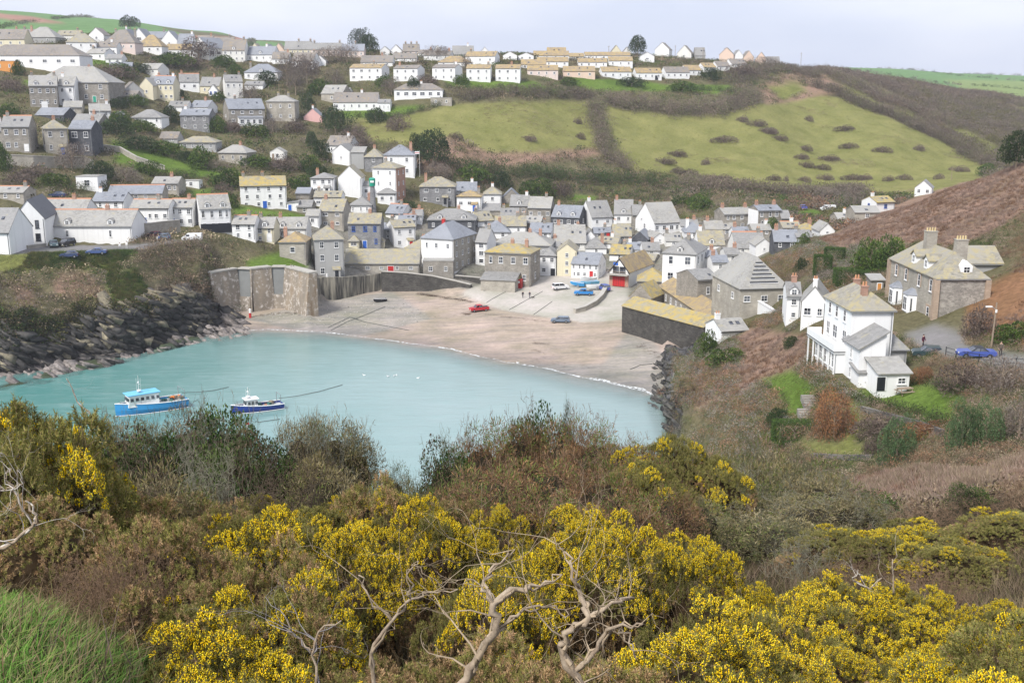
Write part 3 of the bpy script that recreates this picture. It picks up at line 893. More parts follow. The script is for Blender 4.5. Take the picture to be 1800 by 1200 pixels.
BUILT = []
def hash_(t): return sum(ord(c) for c in t)
def house(xl, xr, yb, ye, yr, wall, roof, label, d=7.5, yaw=0, rt='g', win=(2, 2), side=(0, 0), ch=(), dorm=0,
          door=None, ridge=False, wm='frame', ws=(1.0, 1.3), name='house', cat=None, group=None, z=None, Y=None,
          side_wall=None, rise=None, found=4.0, chm='s', potm='pot', dz=0.0, wcols=2):
    xc = (xl + xr) / 2
    if z is not None: p = at_z(xc, yb, z)
    elif Y is not None: p = at_y(xc, yb, Y)
    else: p = hit(xc, yb, 60)
    dep = p.y * CP - (p.z - CAMZ) * SP
    s = FPX / dep
    a = R(yaw)
    ct = (xc - 900) / FPX
    w = (xr - xl) / s / max(0.35, (math.cos(a) - ct * math.sin(a)))
    h = (yb - ye) / s / 0.965
    cx, cy = p.x - math.sin(a) * d / 2, p.y + math.cos(a) * d / 2
    far = dep > 400
    vfar = dep > 1e9
    if rise is None:
        if rt in ('x', 'm'): zt = at_y(xc, yr, p.y).z
        elif rt == 's': zt = at_y(xc, yr, p.y + d * math.cos(a)).z
        elif rt == 'f': zt = 0
        elif rt == 'h' and w < d: zt = at_y(xc, yr, p.y + w * 0.5).z
        else: zt = at_y(xc, yr, p.y + d / 2 * math.cos(a)).z
        r = zt - (p.z + h)
        span = {'g': d, 'x': w, 'h': min(w, d), 'm': w * 1.2, 's': d * 1.2}.get(rt, 1)
        r = min(max(r, span * 0.16), span * 0.62)
    else: r = rise
    root = empty(name, (cx, cy, p.z), a, label, cat or {'house': 'house', 'cottage': 'cottage', 'bungalow': 'bungalow', 'shed': 'shed', 'outbuilding': 'outbuilding'}.get(name, name.replace('_', ' ')), group)
    W, D = w / 2, d / 2
    f = -found
    mb = MB()
    if rt == 'g': mb.prism([(-D, f), (D, f), (D, h), (0, h + r), (-D, h)], 'x', -W, W)
    elif rt == 'x': mb.prism([(-W, f), (W, f), (W, h), (0, h + r), (-W, h)], 'y', -D, D)
    elif rt == 'm': mb.prism([(-W, f), (W, f), (W, h + r), (-W, h)], 'y', -D, D)
    elif rt == 's': mb.prism([(-D, f), (D, f), (D, h + r), (-D, h)], 'x', -W, W)
    else: mb.box((0, 0, (h + f) / 2), (w, d, h - f))
    wo = mb.build('wall', [M[wall]], root)
    if side_wall:
        sb = MB()
        sb.box((W + 0.03 if side_wall[1] > 0 else -W - 0.03, 0, (h - 0.1) / 2), (0.06, d - 0.1, h - 0.1))
        sb.build('side_wall', [M[side_wall[0]]], root)
    rb, _ = roof_mesh(w, d, h, r, rt)
    ro = rb.build('roof', [M['R'][roof]], root)
    if ridge and rt in 'gx':
        b2 = MB()
        L = (W if rt == 'g' else D) + 0.15
        poly = [(-0.22, h + r + 0.0), (0, h + r + 0.32), (0.22, h + r + 0.0)]
        b2.prism(poly, 'x' if rt == 'g' else 'y', -L, L)
        b2.build('ridge', [M['ridge']], ro)
    if not far and rt in ('g', 'h', 'x') and h > 2:
        b4 = MB()
        if rt != 'x': b4.box((0, -D - .33, h - .22), (w + .5, .12, .12))
        b4.tube((W - .25, -D - .08, 0), (W - .25, -D - .08, h - .2), .05, .05, 5)
        b4.build('gutter', [M['blackp'] if wall in ('w', 'k', 'c') and hash_(label) % 2 else M['metal']], root)
    c, n = win
    hh = h / max(n, 1)
    ww, wh = ws
    if c:
        ww = min(ww, w / c * 0.62); wh = min(wh, hh * 0.62)
    for j in range(n):
        for i in range(c):
            x = -W + w * (i + 0.5) / c
            if door and j == 0 and abs(x - (-W + w * door[1])) < 0.9: continue
            k_ = (hash_(label) + 7 * i + 3 * j) % 5
            add_window(root, x + ((k_ - 2) * .12 if c > 2 and not far else 0), -D, hh * (j + 0.55), 0, ww * (1, .85, 1, .75, 1.1)[k_ if n < 3 else 0], wh * (1 if j else .92), far, wm, wcols if k_ != 3 else 1)
    c, n = side
    if c and n:
        lx = (math.cos(a) * -1) * (cx) + 0  # which side is turned to the camera
        left_seen = (-math.cos(a)) * (0 - cx) + (-math.sin(a)) * (0 - cy) > 0
        sg = -1 if left_seen else 1
        hh = h / n
        for j in range(n):
            for i in range(c):
                y = -D + d * (i + 0.5) / c
                add_window(root, sg * (W + (0.06 if side_wall else 0)), y, hh * (j + 0.55), R(90) * sg, min(ww, d / c * .6), min(wh, hh * .62), far, wm, wcols)
    if door:
        add_door(root, -W + w * door[1], -D, 0.0, 0, door[0], min(1.1 if len(door) < 3 else door[2], w * .3), min(2.1, h * .8), far)
    hk = hash_(label)
    if name in ('house', 'cottage') and not ch and rt in 'gh' and dep < 560: ch = ((-.85, .85, .3)[hk % 3],); chm = ('b', 's', 'b', 'w')[hk % 4]
    if rt == 'g' and w > 4.5 and hk % 3 != 1 and not dorm:
        for q in range(1 + hk % 2):
            t = .35 + .2 * (hk % 2); mb = MB(); mb.box((0, 0, 0), (.7, .95, .07))
            o = mb.build('skylight', [M['glass']], root); o.rotation_euler = (math.atan2(r, D), 0, 0)
            o.location = (W * ((hk % 7) / 7 - .4 + q * .5), -D * (1 - t), h + r * t + .2)
    if dep < 400 and w > 5.5 and name == 'house' and hk % 4 == 1 and not door:
        px_ = W * (.45 if hk % 2 else -.45)
        mb = MB(); mb.box((px_, -D - .7, .2), (1.9, 1.4, 4.2)); mb.mi = 1
        mb.prism([(-D - 1.6, 2.25), (-D, 2.9), (-D, 3.02), (-D - 1.6, 2.37)], 'x', px_ - 1.1, px_ + 1.1); mb.mi = 2; mb.box((px_, -D - 1.42, 1.1), (.9, .08, 2.0))
        mb.build('porch', [M[wall], M['R'][roof], M[('blackp', 'bluep', 'redp', 'frame')[hk % 3]]], root)
    for t in ch:
        if rt in ('g',): add_chimney(root, t * (W - 0.5), 0, h + r, 1.0, 0.9, 0.65, chm, 2, potm, far)
        elif rt == 'x': add_chimney(root, 0, t * (D - 0.5), h + r, 1.0, 0.65, 0.9, chm, 2, potm, far)
        else: add_chimney(root, t * (W - 0.7), 0, h + r * 0.8, 1.3, 0.9, 0.65, chm, 2, potm, far)
    for i in range(dorm):
        x = -W + w * (i + 0.5) / dorm
        dw, dh = 1.3, min(1.35, r * 0.8)
        y0 = -D + 0.35
        zb = h + r * (0.35 / D)
        y1 = -D + (zb + dh + 0.5 - h) / r * D
        y1 = min(y1, 0)
        b3 = MB()
        zt = zb + dh * 0.72
        b3.prism([(x - dw / 2, zb - 0.4), (x + dw / 2, zb - 0.4), (x + dw / 2, zt), (x, zt + 0.45), (x - dw / 2, zt)], 'y', y0, y1)
        b3.mi = 1
        b3.prism([(x - dw / 2 - .15, zt - .1), (x, zt + 0.46), (x + dw / 2 + .15, zt - .1), (x + dw / 2 + .15, zt + .02), (x, zt + 0.6), (x - dw / 2 - .15, zt + .02)], 'y', y0 - 0.12, y1 + .3)
        do = b3.build('dormer', [M['frame'], M['R'][roof]], root)
        add_window(do, x, y0, (zb + zt) / 2 + 0.05, 0, 0.9, min(1.0, dh * 0.75), far, wm)
    BUILT.append((label, p.x, p.y, p.z, w, d, h, r))
    return root, w, d, h, r
H = house
UP = 'houses of the upper village'
# --- far upper row on the left skyline
H(-22,44,84,70,52,'c','b','cream house with long brown roof at the left edge of the skyline',win=(4,1),d=9,ch=(.9,))
H(42,98,76,66,48,'gr','h','grey house with broad pale hipped roof under the pink field',rt='h',d=12,win=(2,1))
H(100,140,71,63,54,'k','y','low house with mottled yellow roof between the broad grey roof and the round-window gable',win=(2,1),ch=(.7,))
H(118,170,100,76,59,'w','y','white house with golden hipped roof above the long white bungalow',rt='h',d=10,win=(3,2),yaw=12,ch=(0,))
H(172,206,100,84,74,'w','b','low white wing with small black windows beside the golden hipped roof',win=(3,1))
H(157,183,74,62,49,'w','b','white gable with one round-looking dark window on the skyline',rt='x',d=9,win=(1,1))
H(184,238,91,76,53,'pp','b','pink-walled house with big brown roof right of the round-window gable',win=(4,1),d=11,ch=(-.5,.9),rt='h')
H(212,233,80,66,45,'w','n','steep white gable with a white chimney beneath the windswept tree',rt='x',d=10,win=(1,1),ch=(-.8,),chm='w')
H(234,257,82,66,49,'w','n','steep white gable with large glazed front right of the one with the white chimney',rt='x',d=12,win=(1,2),ws=(2.6,2))
H(241,285,94,82,62,'w','t','square bungalow with tan pyramid roof in front of the steep slate gables',rt='h',d=10,win=(3,1),name='bungalow')
H(284,312,84,72,54,'w','n','white gable with slate roof next to the tan pyramid roof',rt='x',d=10,win=(1,1))
H(312,338,92,80,60,'k','n','slate roofed house with two skylights between two white gables',win=(2,1),d=10)
H(292,336,98,88,78,'w','t','low white bungalow with tan roof below the skylight roof',win=(3,1),name='bungalow')
H(338,367,103,86,66,'w','n','tall white gable with wide balcony window on the upper slope',rt='x',d=14,yaw=-28,win=(1,2),ws=(3.2,1.8),side=(3,1))
H(392,431,109,90,70,'k','b','cream house with long brown roof right of the balcony gable',win=(4,2),d=10,dorm=1)
H(412,433,107,96,81,'w','n','small white gable with single black window in front of a slate roof',rt='x',d=8,win=(1,1))
H(434,481,109,97,82,'w','n','white house with slate roof and a glazed central gable',win=(4,1),d=9,dorm=1,yaw=-10)
H(438,458,88,82,72,'c','y','small yellow gable on the skyline',rt='x',d=9,win=(1,1))
H(462,480,92,84,72,'gr','n','grey gable end behind the yellow gable',rt='x',d=9,win=(1,1))
H(480,500,92,84,71,'p','y','peach coloured gable at the end of a long terrace',rt='x',d=9,win=(1,1))
H(500,547,93,84,73,'c','g','cream section of the long skyline terrace',win=(5,1),d=8,ch=(0,.95))
H(547,600,99,88,76,'pp','g','pinkish section of the long skyline terrace with a chimney at each end',win=(6,1),d=8,ch=(-.9,.9))
H(600,640,101,90,78,'pp','n','last pinkish section of the skyline terrace beside the dark cypress',win=(4,1),d=8,ch=(.2,))
H(478,508,113,104,92,'w','b','white cottage with brown roof tucked below the terrace',win=(2,1))
H(512,550,121,108,93,'w','b','long white house with brown roof and white end gable below the terrace',yaw=-16,win=(4,1),side=(1,1),d=9)
H(552,573,116,108,98,'w','g','little white gabled house at the end of the brown roofed row',rt='x',win=(1,1))
H(430,489,141,128,113,'w','n','white detached house with pale slate hipped roof among bare trees',rt='h',d=11,win=(4,1),dorm=1)
# --- long white bungalow etc.
H(-30,141,120,99,79,'w','b','very long white house with dark brown roof and a golden patch at the left edge',d=14,rt='h',win=(7,1),ws=(1.8,1.4),name='bungalow')
H(-8,26,126,109,106,'orangewood','h','bright orange timber shed in front of the long white house',rt='f',d=5,win=(2,1),name='shed')
H(152,184,105,95,86,'w','h','small white cottage with pale roof behind a hedge',yaw=-18,win=(2,1),side=(1,1),name='cottage')
H(192,232,127,121,110,'d','n','black boarded shed with a bright slate roof',win=(0,0),d=8,yaw=10,name='shed')
H(243,278,131,122,112,'k','h','small cream outbuilding with pale roof left of the green shrubs',win=(2,1),yaw=-20,name='outbuilding')
H(62,193,180,147,117,'s','h','large stone building with huge grey hipped roof and green door',rt='h',d=17,win=(5,2),door=('greenp',.8),ws=(1.2,1.7),chm='b')
H(54,104,190,153,133,'s','h','tall stone terrace house with rooftop dormers and white porch',yaw=20,d=13,win=(4,2),side=(1,2),dorm=2,ch=(-.9,.9),door=('frame',.5,1.8),ws=(1.0,1.5))
H(105,133,187,153,135,'w','h','white painted end of the stone dormer terrace',yaw=8,d=9,win=(2,2),dorm=1,ws=(.9,1.3))
H(218,254,177,161,144,'gr','b','brown roofed house with dark slate gable facing the bay',rt='x',yaw=24,d=15,win=(2,1),ws=(1.5,1.3))
H(247,270,174,152,137,'c','h','cream gabled wing left of the cream house with small roof windows',rt='x',d=9,win=(1,1),ws=(1.2,1.2))
H(271,306,178,150,134,'c','n','cream house with slate roof and small gabled roof windows',win=(4,2),d=9,dorm=2,ridge=True)
H(316,351,161,145,130,'w','g','white house with red ridge tiles and dark bay windows',yaw=14,win=(2,1),ridge=True,ws=(1.3,1.4),side=(1,1))
H(352,386,166,152,136,'c','g','low cream house between the red ridge house and the square cream house',win=(2,1),d=9)
H(367,383,169,160,148,'w','g','small white gabled porch house with blue window frames',rt='x',d=4,win=(2,1),wm='bluep')
H(397,428,174,146,132,'k','g','square cream house with four windows and a gabled porch',yaw=20,d=9,win=(3,2),side=(1,1),ch=(-.9,.9),door=('frame',.5))
H(403,467,219,193,174,'s','n','stone farmhouse with bright slate roof and white conservatory',yaw=26,d=10,win=(4,2),side=(1,1),ws=(1.3,1.1),ch=(-.5,))
H(421,463,222,208,204,'frame','n','white framed conservatory with three wide openings against the stone farmhouse',d=2.6,rt='s',win=(4,1),ws=(2.2,1.8),name='conservatory',yaw=26)
H(469,519,214,181,168,'sl','h','square brown stone house with hipped roof behind the farmhouse',rt='h',d=9,win=(3,2),ch=(-.3,.5),potm='ypot')
H(335,366,201,189,177,'w','n','white cottage with slate roof behind the grey stone house',yaw=-14,win=(1,1),side=(1,1),name='cottage')
H(318,369,230,204,192,'sg','n','grey stone house with low slate roof and dark downpipes',win=(3,2),d=9,ch=(-.9,),chm='w')
H(534,566,214,206,191,'pk','n','pink gabled house alone among trees',rt='x',d=8,win=(0,0),ch=(-.8,),chm='w')
H(232,284,218,207,193,'w','g','white bungalow with grey pyramid roof behind a garden hedge',rt='h',d=9,win=(3,1),name='bungalow')
H(159,196,209,196,183,'w','h','white cottage with white end gable beside the tall pale pole',yaw=24,win=(2,1),side=(1,1),ch=(),name='cottage')
H(112,145,201,189,178,'sl','h','brown stone barn with pale patched roof',yaw=14,win=(1,1),name='barn')
H(128,175,229,215,201,'s','g','low stone house with slate roof behind the dark slate-hung block',win=(2,1),yaw=-8)
H(62,112,209,203,190,'d','n','dark slate outbuilding behind the stone hotel',win=(0,0),yaw=-14,name='outbuilding')
H(-30,8,262,232,214,'s','g','stone house cut by the left edge of the picture',win=(2,2))
H(6,55,267,225,204,'s','g','big stone villa with arched porch and red ridge at the left edge',yaw=10,d=9,win=(3,2),ridge=True,ws=(1.1,1.6),door=('frame',.85))
H(81,122,272,228,211,'sl','y','tall stone villa with hipped lichen roof and orange chimney',yaw=26,rt='h',d=10,win=(2,2),side=(2,2),ch=(0,),chm='b',ws=(1.0,1.7))
H(124,164,273,229,212,'d','n','dark slate-hung block with paired white windows',d=9,win=(2,2),ws=(1.6,1.8))
H(280,312,250,244,232,'gr','b','low house with brown roof half hidden by the slope',win=(2,1),name='bungalow')
H(316,380,264,251,240,'gr','y','long low grey bungalow with lichen hipped roof',rt='h',d=8,win=(4,1),name='bungalow')
H(385,434,287,269,255,'sl','h','low stone house with pale hipped roof below the long bungalow',rt='h',yaw=-12,win=(3,1),ws=(1.0,1.4))
H(475,500,281,268,260,'k','h','small pale green garden chalet with brown door',rt='x',d=5,win=(1,1),door=('wood',.22,.8),name='chalet',cat='chalet')
H(268,314,339,323,311,'sl','h','stone house with pale roof above the white terrace',win=(4,1))
H(322,350,330,319,316,'w','h','low white flat roofed building beside the pale roofed stone house',rt='f',d=4,win=(1,1),name='outbuilding')
H(135,173,335,312,309,'w','h','white flat roofed box house with one big dark window',rt='f',d=7,win=(1,1),ws=(1.8,1.8))
H(190,286,352,341,326,'sl','n','long low slate roofed garage block with green opening',win=(5,1),ridge=True,d=8,yaw=6,name='garage',cat='garage',door=('greenp',.15,3))
H(163,218,369,355,338,'w','n','white house with smooth blue-grey slate roof behind the car park building',d=8,win=(2,1))
H(72,152,378,369,350,'w','h','grey roofed range with red ridge tiles and brick chimney behind the car park building',ridge=True,win=(3,1),ch=(.3,),chm='b')
H(82,233,427,398,369,'w','h','long white building with two roof dormers beside the car park',d=11,ridge=True,win=(2,1),ws=(.8,1.8),dorm=2,side=(0,0))
H(-20,42,352,340,328,'sl','h','stone range with red ridge tiles behind the old school',ridge=True,win=(3,1),ch=(.9,))
H(8,28,430,386,377,'w','d','low white link building with black door beside the white gable',rt='f',d=8,win=(1,2),ws=(.6,1.3),door=('blackp',.5,1.4))
H(28,82,430,386,344,'w','d','white schoolhouse gable with black framed windows and dark slate roof',rt='x',yaw=12,d=17,win=(2,2),wm='blackp',ws=(1.1,2.0),ch=(),name='schoolhouse',cat='schoolhouse')
H(-32,19,447,410,366,'w','g','white building with steep grey roof at the left edge by the cliff',d=12,win=(1,1),ws=(.6,1))
H(230,298,397,367,351,'w','h','long white cottage with two bright blue doors',ridge=True,win=(5,1),door=('bluep',.35,1.4),d=8,name='cottage')
H(299,340,398,366,350,'w','h','white cottage with blue door at the end of the red ridged terrace',ridge=True,win=(3,2),door=('bluep',.12,1.2),ch=(.5,),chm='b',d=8,name='cottage')
r_,w_,d_,h_,_ = H(354,408,409,368,342,'w','h','white shop house with two gabled dormers above a black shopfront',yaw=22,d=10,ridge=True,win=(4,2),side=(1,1),dorm=2,ws=(.8,1.8),name='shop_house',cat='shop')
mb = MB(); mb.box((0,-d_/2-.15,1.2),(w_+.1,.3,2.4)); mb.build('shopfront',[M['blackp']],r_)
H(409,449,421,395,379,'w','h','white cottage with red ridge tiles between the black shopfront and the yellow cottage',ridge=True,win=(2,2),name='cottage')
H(450,482,426,402,382,'c','h','yellow cottage with one pointed dormer',dorm=1,win=(2,2),door=('pp' if False else 'frame',.75),name='cottage')
H(483,539,421,402,382,'k','h','cream cottage with two pointed dormers',dorm=2,win=(2,1),name='cottage')
H(424,505,366,328,310,'w','o','tall white seaside house with golden roof and blue doors',yaw=14,d=9,win=(4,3),side=(1,1),ch=(-.9,0),door=('bluep',.52,1.2),ws=(.9,1.2))
H(505,525,371,358,350,'w','g','small white lean-to with a bright blue door at the end of the golden roofed house',rt='m',d=5,win=(0,0),door=('bluep',.25,1.0),name='outbuilding',rise=0.4)
H(492,538,457,426,408,'sl','t','squat stone round-cornered house with tan pyramid roof on the harbour edge',rt='h',d=8,win=(1,1),ws=(1.7,1.5),ch=(-.9,),chm='b')
H(555,606,489,423,397,'gr','y','tall grey harbour house with six white sash windows and hipped roof',rt='h',yaw=12,d=9,win=(2,3),ws=(1.1,1.7),ch=(.4,),chm='b')
H(562,604,401,372,350,'sl','y','stone cottage with brown lichened roof and triple windows',win=(2,2),ws=(1.5,.9),d=8,yaw=-8,name='cottage')
H(538,561,398,380,368,'w','h','low white annexe beside the triple window cottage',win=(1,1),d=6,name='outbuilding')
H(613,670,436,394,375,'sg','y','slate-grey house with bright blue window surrounds and two roof windows',win=(3,2),wm='bluep',door=('bluep',.5,1.1),ws=(1.0,1.5),dorm=0,d=8)
H(613,631,437,424,414,'c','y','small cream bay with pyramid roof left of the blue door',rt='h',d=3,win=(1,1),name='bay',cat='bay',ws=(1.6,1.0))
H(652,675,437,424,414,'c','y','small cream bay with blue sign board right of the blue door',rt='h',d=3,win=(1,1),wm='bluep',name='bay',cat='bay',ws=(1.8,1.0))
H(615,653,377,361,346,'w','g','white round-fronted house with pale grey curved roof',rt='h',d=8,win=(3,1),ws=(.6,1.4))
H(547,587,343,315,304,'w','g','white house with low slate hipped roof behind the golden roofed terrace',rt='h',d=8,win=(3,2),ch=(-.7,),chm='b')
H(552,600,367,348,336,'w','y','white house with balcony and two dark windows below the hipped one',win=(3,1),d=8,ws=(1.4,1.0))
H(595,636,347,314,292,'w','y','plain white gable house without windows',rt='x',d=9,win=(0,0))
H(636,652,348,328,322,'w','g','small white wing with grey lean roof against the plain gable',rt='s',d=5,win=(1,1),name='outbuilding')
H(656,697,352,298,284,'w','y','tall narrow white house with red brick side and tan hipped roof',rt='h',yaw=-16,d=8,win=(2,3),side=(2,3),side_wall=('b',1),ws=(.7,1.3),ch=(-.3,))
H(664,696,360,341,331,'w','g','rounded white bay block at the foot of the tall narrow house',rt='h',d=5,win=(2,1),name='bay',cat='bay')
H(675,729,311,274,255,'w','n','white square house with slate pyramid roof and flagpole',rt='h',d=10,win=(2,2),ws=(.9,1.5),ch=(.8,),chm='b')
H(641,673,303,277,261,'sg','y','dark stone tower-like house with lichened hipped roof',rt='h',d=8,win=(1,2),ch=(0,),chm='b')
H(584,616,290,268,254,'w','g','white gable cottage high on the lane with one small window',rt='x',d=8,yaw=-12,win=(1,1),ws=(.7,1),name='cottage')
H(573,614,272,256,239,'w','b','mottled roofed cottage with white chimney behind the high white gable',d=8,yaw=-20,win=(2,1),ch=(.6,),chm='w',name='cottage')
H(618,640,297,270,262,'gr','h','plain grey end wall house left of the dark stone tower-like house',win=(0,0),d=8,rt='s')
H(738,800,359,329,311,'sg','y','broad slate-stone house with golden hipped roof and black downpipes',rt='h',d=10,win=(3,2),ch=(-.8,),chm='b',ws=(1.3,1.2))
H(678,708,387,376,359,'k','n','cottage with smooth blue slate roof above the alley',yaw=-22,win=(1,1),ridge=True,name='cottage')
H(693,731,437,401,386,'w','y','white house with brown lichened roof and white left gable',yaw=22,d=8,win=(2,2),side=(1,2),ws=(.9,1.3),ch=(-.9,))
H(700,730,402,388,378,'k','n','little house with slate roof and red ridge behind the white gable house',ridge=True,win=(1,1),ch=(.9,),chm='b')
H(752,836,406,387,367,'d','g','dark fronted house with hipped roof and two white dormers',rt='h',d=11,win=(4,1),dorm=2,side=(1,1))
H(741,797,476,421,391,'w','n','large white harbour house with blue-grey pyramid roof and stone side',rt='h',yaw=-24,d=15,win=(3,2),side=(4,3),side_wall=('sl',1),ws=(.9,1.4),ch=(-.4,),chm='redp')
H(712,756,465,437,420,'w','y','small white building with brown pyramid roof left of the large white harbour house',rt='h',yaw=-10,d=8,win=(2,1))
H(606,737,483,465,438,'sl','y','long low stone fish shed with worn slate roof and red door',d=9,win=(5,1),door=('redp',.62,1.6),ws=(1.2,.9),name='fish_shed',cat='shed')
H(744,797,489,460,458,'s','h','square stone store with ragged top below the large white harbour house',rt='f',d=5,win=(2,1),ws=(1.0,1.4),name='store',cat='store')
H(852,932,503,446,428,'s','o','stone harbour house with golden hipped roof and tall white windows',rt='h',yaw=-16,d=10,win=(4,2),side=(1,2),ch=(0,.7),chm='b',ws=(1.2,1.8))
H(868,968,458,432,408,'gr','h','wide grey slate roof house behind the golden roofed harbour house',rt='h',yaw=-8,d=12,win=(4,1),ch=(.2,.6),chm='b')
H(949,977,485,450,436,'w','g','white corner shop with black canopy',rt='h',yaw=-10,d=8,win=(2,2),door=('blackp',.8,1.2),name='shop_house',cat='shop')
H(836,856,466,427,402,'w','g','narrow white house with bay windows between two stone houses',yaw=-18,d=8,win=(1,3),ws=(1.4,1.3))
H(845,905,512,493,480,'sl','g','low mossy stone shelter with sloping roof on the slipway',rt='s',yaw=-12,d=6,win=(0,0),name='shelter',cat='shelter')
H(979,1013,485,443,429,'c','y','tall pale yellow house with three stacked windows',rt='x',yaw=-6,d=10,win=(1,3),ws=(.9,1.2))
H(1004,1051,489,464,444,'w','n','white inn with five upper windows and a red door',yaw=-20,d=8,win=(5,2),side=(2,2),ws=(.75,1.2),door=('redp',.75,1.0),name='inn',cat='inn')
H(896,928,379,362,343,'s','g','slate roofed cottage with a white dormer in the middle terrace',dorm=1,win=(2,1),name='cottage',yaw=-8)
H(928,968,388,366,346,'s','h','brown stone cottage with stepped roof beside the white dormer cottage',win=(3,1),yaw=-12,ch=(.5,),name='cottage')
H(969,1018,400,382,361,'d','n','long dark slate-hung building with four white windows',yaw=-20,d=9,win=(4,1),side=(1,1),dorm=2,ws=(1.2,1.3))
H(1040,1077,399,382,353,'w','g','white gabled house behind the long dark slate-hung building',yaw=20,d=10,win=(2,1),ch=(-.8,),chm='w')
H(1079,1112,394,377,351,'w','g','white house with big grey roof and a single box dormer',yaw=-6,d=10,win=(2,1),dorm=1,ch=(-.9,),chm='b')
H(1112,1130,397,378,360,'s','g','narrow stone house joined to the box dormer house',win=(1,2),d=8)
H(1150,1196,411,392,356,'w','h','white low-walled chapel hall with large pale slate roof',yaw=20,d=13,win=(4,1),ws=(1.2,1.5),name='hall',cat='hall',side=(1,1))
H(1128,1148,408,385,366,'w','g','white two storey bay beside the chapel hall',rt='x',d=6,win=(1,2),ws=(1.6,1.4))
H(1044,1077,421,411,400,'d','n','dark low house with smooth slate roof below the box dormer house',win=(3,1))
H(1028,1047,433,418,406,'w','g','small white gable left of the smooth slate roof',rt='x',d=7,win=(0,0))
H(1030,1066,447,436,418,'w','g','small white cottage with curved pale roof behind the inn',rt='h',win=(1,1),name='cottage')
H(975,1030,441,428,395,'k','h','cottage range with sagging mossy roof above the yellow house',d=12,win=(2,1),ch=(-.8,),chm='b',name='cottage')
H(870,925,412,398,380,'w','y','cottage with broad mottled roof in the middle of the village',win=(2,1),ch=(.5,))
H(930,968,421,409,392,'w','n','white cottage with steel-blue roof in the middle of the village',win=(2,1),yaw=-10,name='cottage')
H(803,846,372,347,335,'w','t','white building with flat terrace and two black windows',rt='h',yaw=-4,d=8,win=(3,1),ws=(1.3,1.1))
H(850,881,360,342,328,'w','y','white house with dome-like golden roof and white chimney',rt='h',d=8,win=(1,1),ch=(0,),chm='w')
H(802,838,345,336,320,'w','n','white house with slate roof and bright blue patch behind the terrace building',win=(2,1),ch=(.6,),chm='w')
H(882,916,358,349,333,'s','n','grey roofed stone cottage between the dome-like roof and the terrace',rt='x',win=(1,1),name='cottage')
H(842,880,378,371,358,'s','g','low stone outhouse with mossy slate roof below the golden dome roof',win=(0,0),name='outbuilding')
H(840,868,399,388,372,'w','y','small white cottage with pink-tinged roof right of the dark fronted house',yaw=25,win=(1,1),name='cottage')
H(850,895,420,408,388,'w','n','cottage with dark pointed slate roofs above the wide grey roof',rt='h',win=(2,1),name='cottage')
H(1078,1110,427,415,393,'sl','y','cottage with mossy green roof left of the dark gable',win=(1,1),d=9,name='cottage')
H(1110,1138,438,421,407,'d','n','dark slate gable facing the harbour above the lifeboat house',rt='x',yaw=-16,d=9,win=(1,1))
H(1104,1142,446,439,426,'w','n','low white house with blue-grey roof beneath the dark slate gable',win=(2,1))
H(1150,1169,430,418,410,'w','h','small white gable with an oval window beside the inn roof',rt='x',yaw=15,d=8,win=(1,1),ws=(.6,.9))
H(1170,1198,432,424,410,'k','h','pale roofed cottage right of the oval window gable',win=(1,1),name='cottage')
H(1071,1106,459,447,430,'w','o','cottage with orange-gold roof directly behind the lifeboat house',win=(1,1),yaw=-15,name='cottage',d=8)
H(1163,1222,502,447,419,'w','g','large white hotel with dark hipped roof and box dormers',rt='h',yaw=-22,d=13,win=(2,2),side=(3,2),dorm=1,ws=(1.5,2.0),ch=(.2,))
H(1272,1322,403,377,365,'s','h','grey stone terrace with four white windows at the valley mouth',yaw=12,win=(4,2),ch=(-.9,.9),chm='b',ws=(.9,1.1))
H(1332,1372,400,371,361,'s','n','stone house with white gable end and slate roof at the valley mouth',yaw=10,win=(3,2),ch=(-.9,.9),chm='b',side_wall=('w',-1))
H(1373,1389,398,384,370,'s','g','small pale roofed annexe on the end of the white gabled stone house',win=(0,0),name='outbuilding')
H(1205,1236,419,408,391,'w','n','white cottage with steel-blue pyramid roof above the large hotel',rt='h',win=(1,1),name='cottage')
H(1240,1290,414,403,388,'sl','h','long pale roofed cottage right of the steel-blue pyramid roof',win=(2,1),name='cottage')
H(1228,1274,441,431,405,'w','y','cottage with speckled roof and white dormer behind the large hotel',win=(1,1),dorm=1,d=9,name='cottage')
H(1292,1345,446,436,408,'k','g','grey slate cottage with red ridge and pale chimney behind the solar roof',ridge=True,win=(2,1),d=10,name='cottage')
H(1328,1358,446,432,420,'w','h','white gable with small dark window behind the solar roof',rt='x',win=(1,1),ws=(.6,.8))
H(1360,1403,438,425,404,'d','n','dark walled cottage with slate roof and two white windows',win=(2,1),yaw=-5,name='cottage')
H(1376,1408,409,401,393,'s','y','small cottage with yellowed roof and red ridge up the valley',ridge=True,win=(1,1),name='cottage')
H(1412,1440,413,405,395,'k','o','little house with golden pyramid roof up the valley',rt='h',win=(1,1))
H(1441,1467,413,406,393,'w','h','white house with pale cross gable right of the golden pyramid roof',rt='x',win=(1,1))
H(1472,1502,393,385,374,'sl','h','stone cottage below the bracken slope',win=(1,1),name='cottage')
H(1502,1546,386,374,363,'sl','h','stone barn with mossy roof below the white hillside cottages',win=(1,1),name='barn')
H(1540,1572,371,356,345,'w','o','white hillside cottage with golden roof and tall white chimney',yaw=18,win=(1,1),side=(1,1),ch=(-.8,),chm='w',wm='bluep',name='cottage')
H(1607,1637,343,331,318,'w','g','white gable cottage highest on the bracken slope',rt='x',yaw=-25,d=8,win=(2,1),name='cottage')
H(1225,1262,535,492,474,'s','g','stone store with tall red framed window behind the fish cellars',yaw=20,win=(1,1),ws=(.8,1.8),d=10,name='store',cat='store',wm='frame')
H(1252,1280,478,462,452,'w','n','small slate roofed house squeezed behind the stone store',win=(1,1))
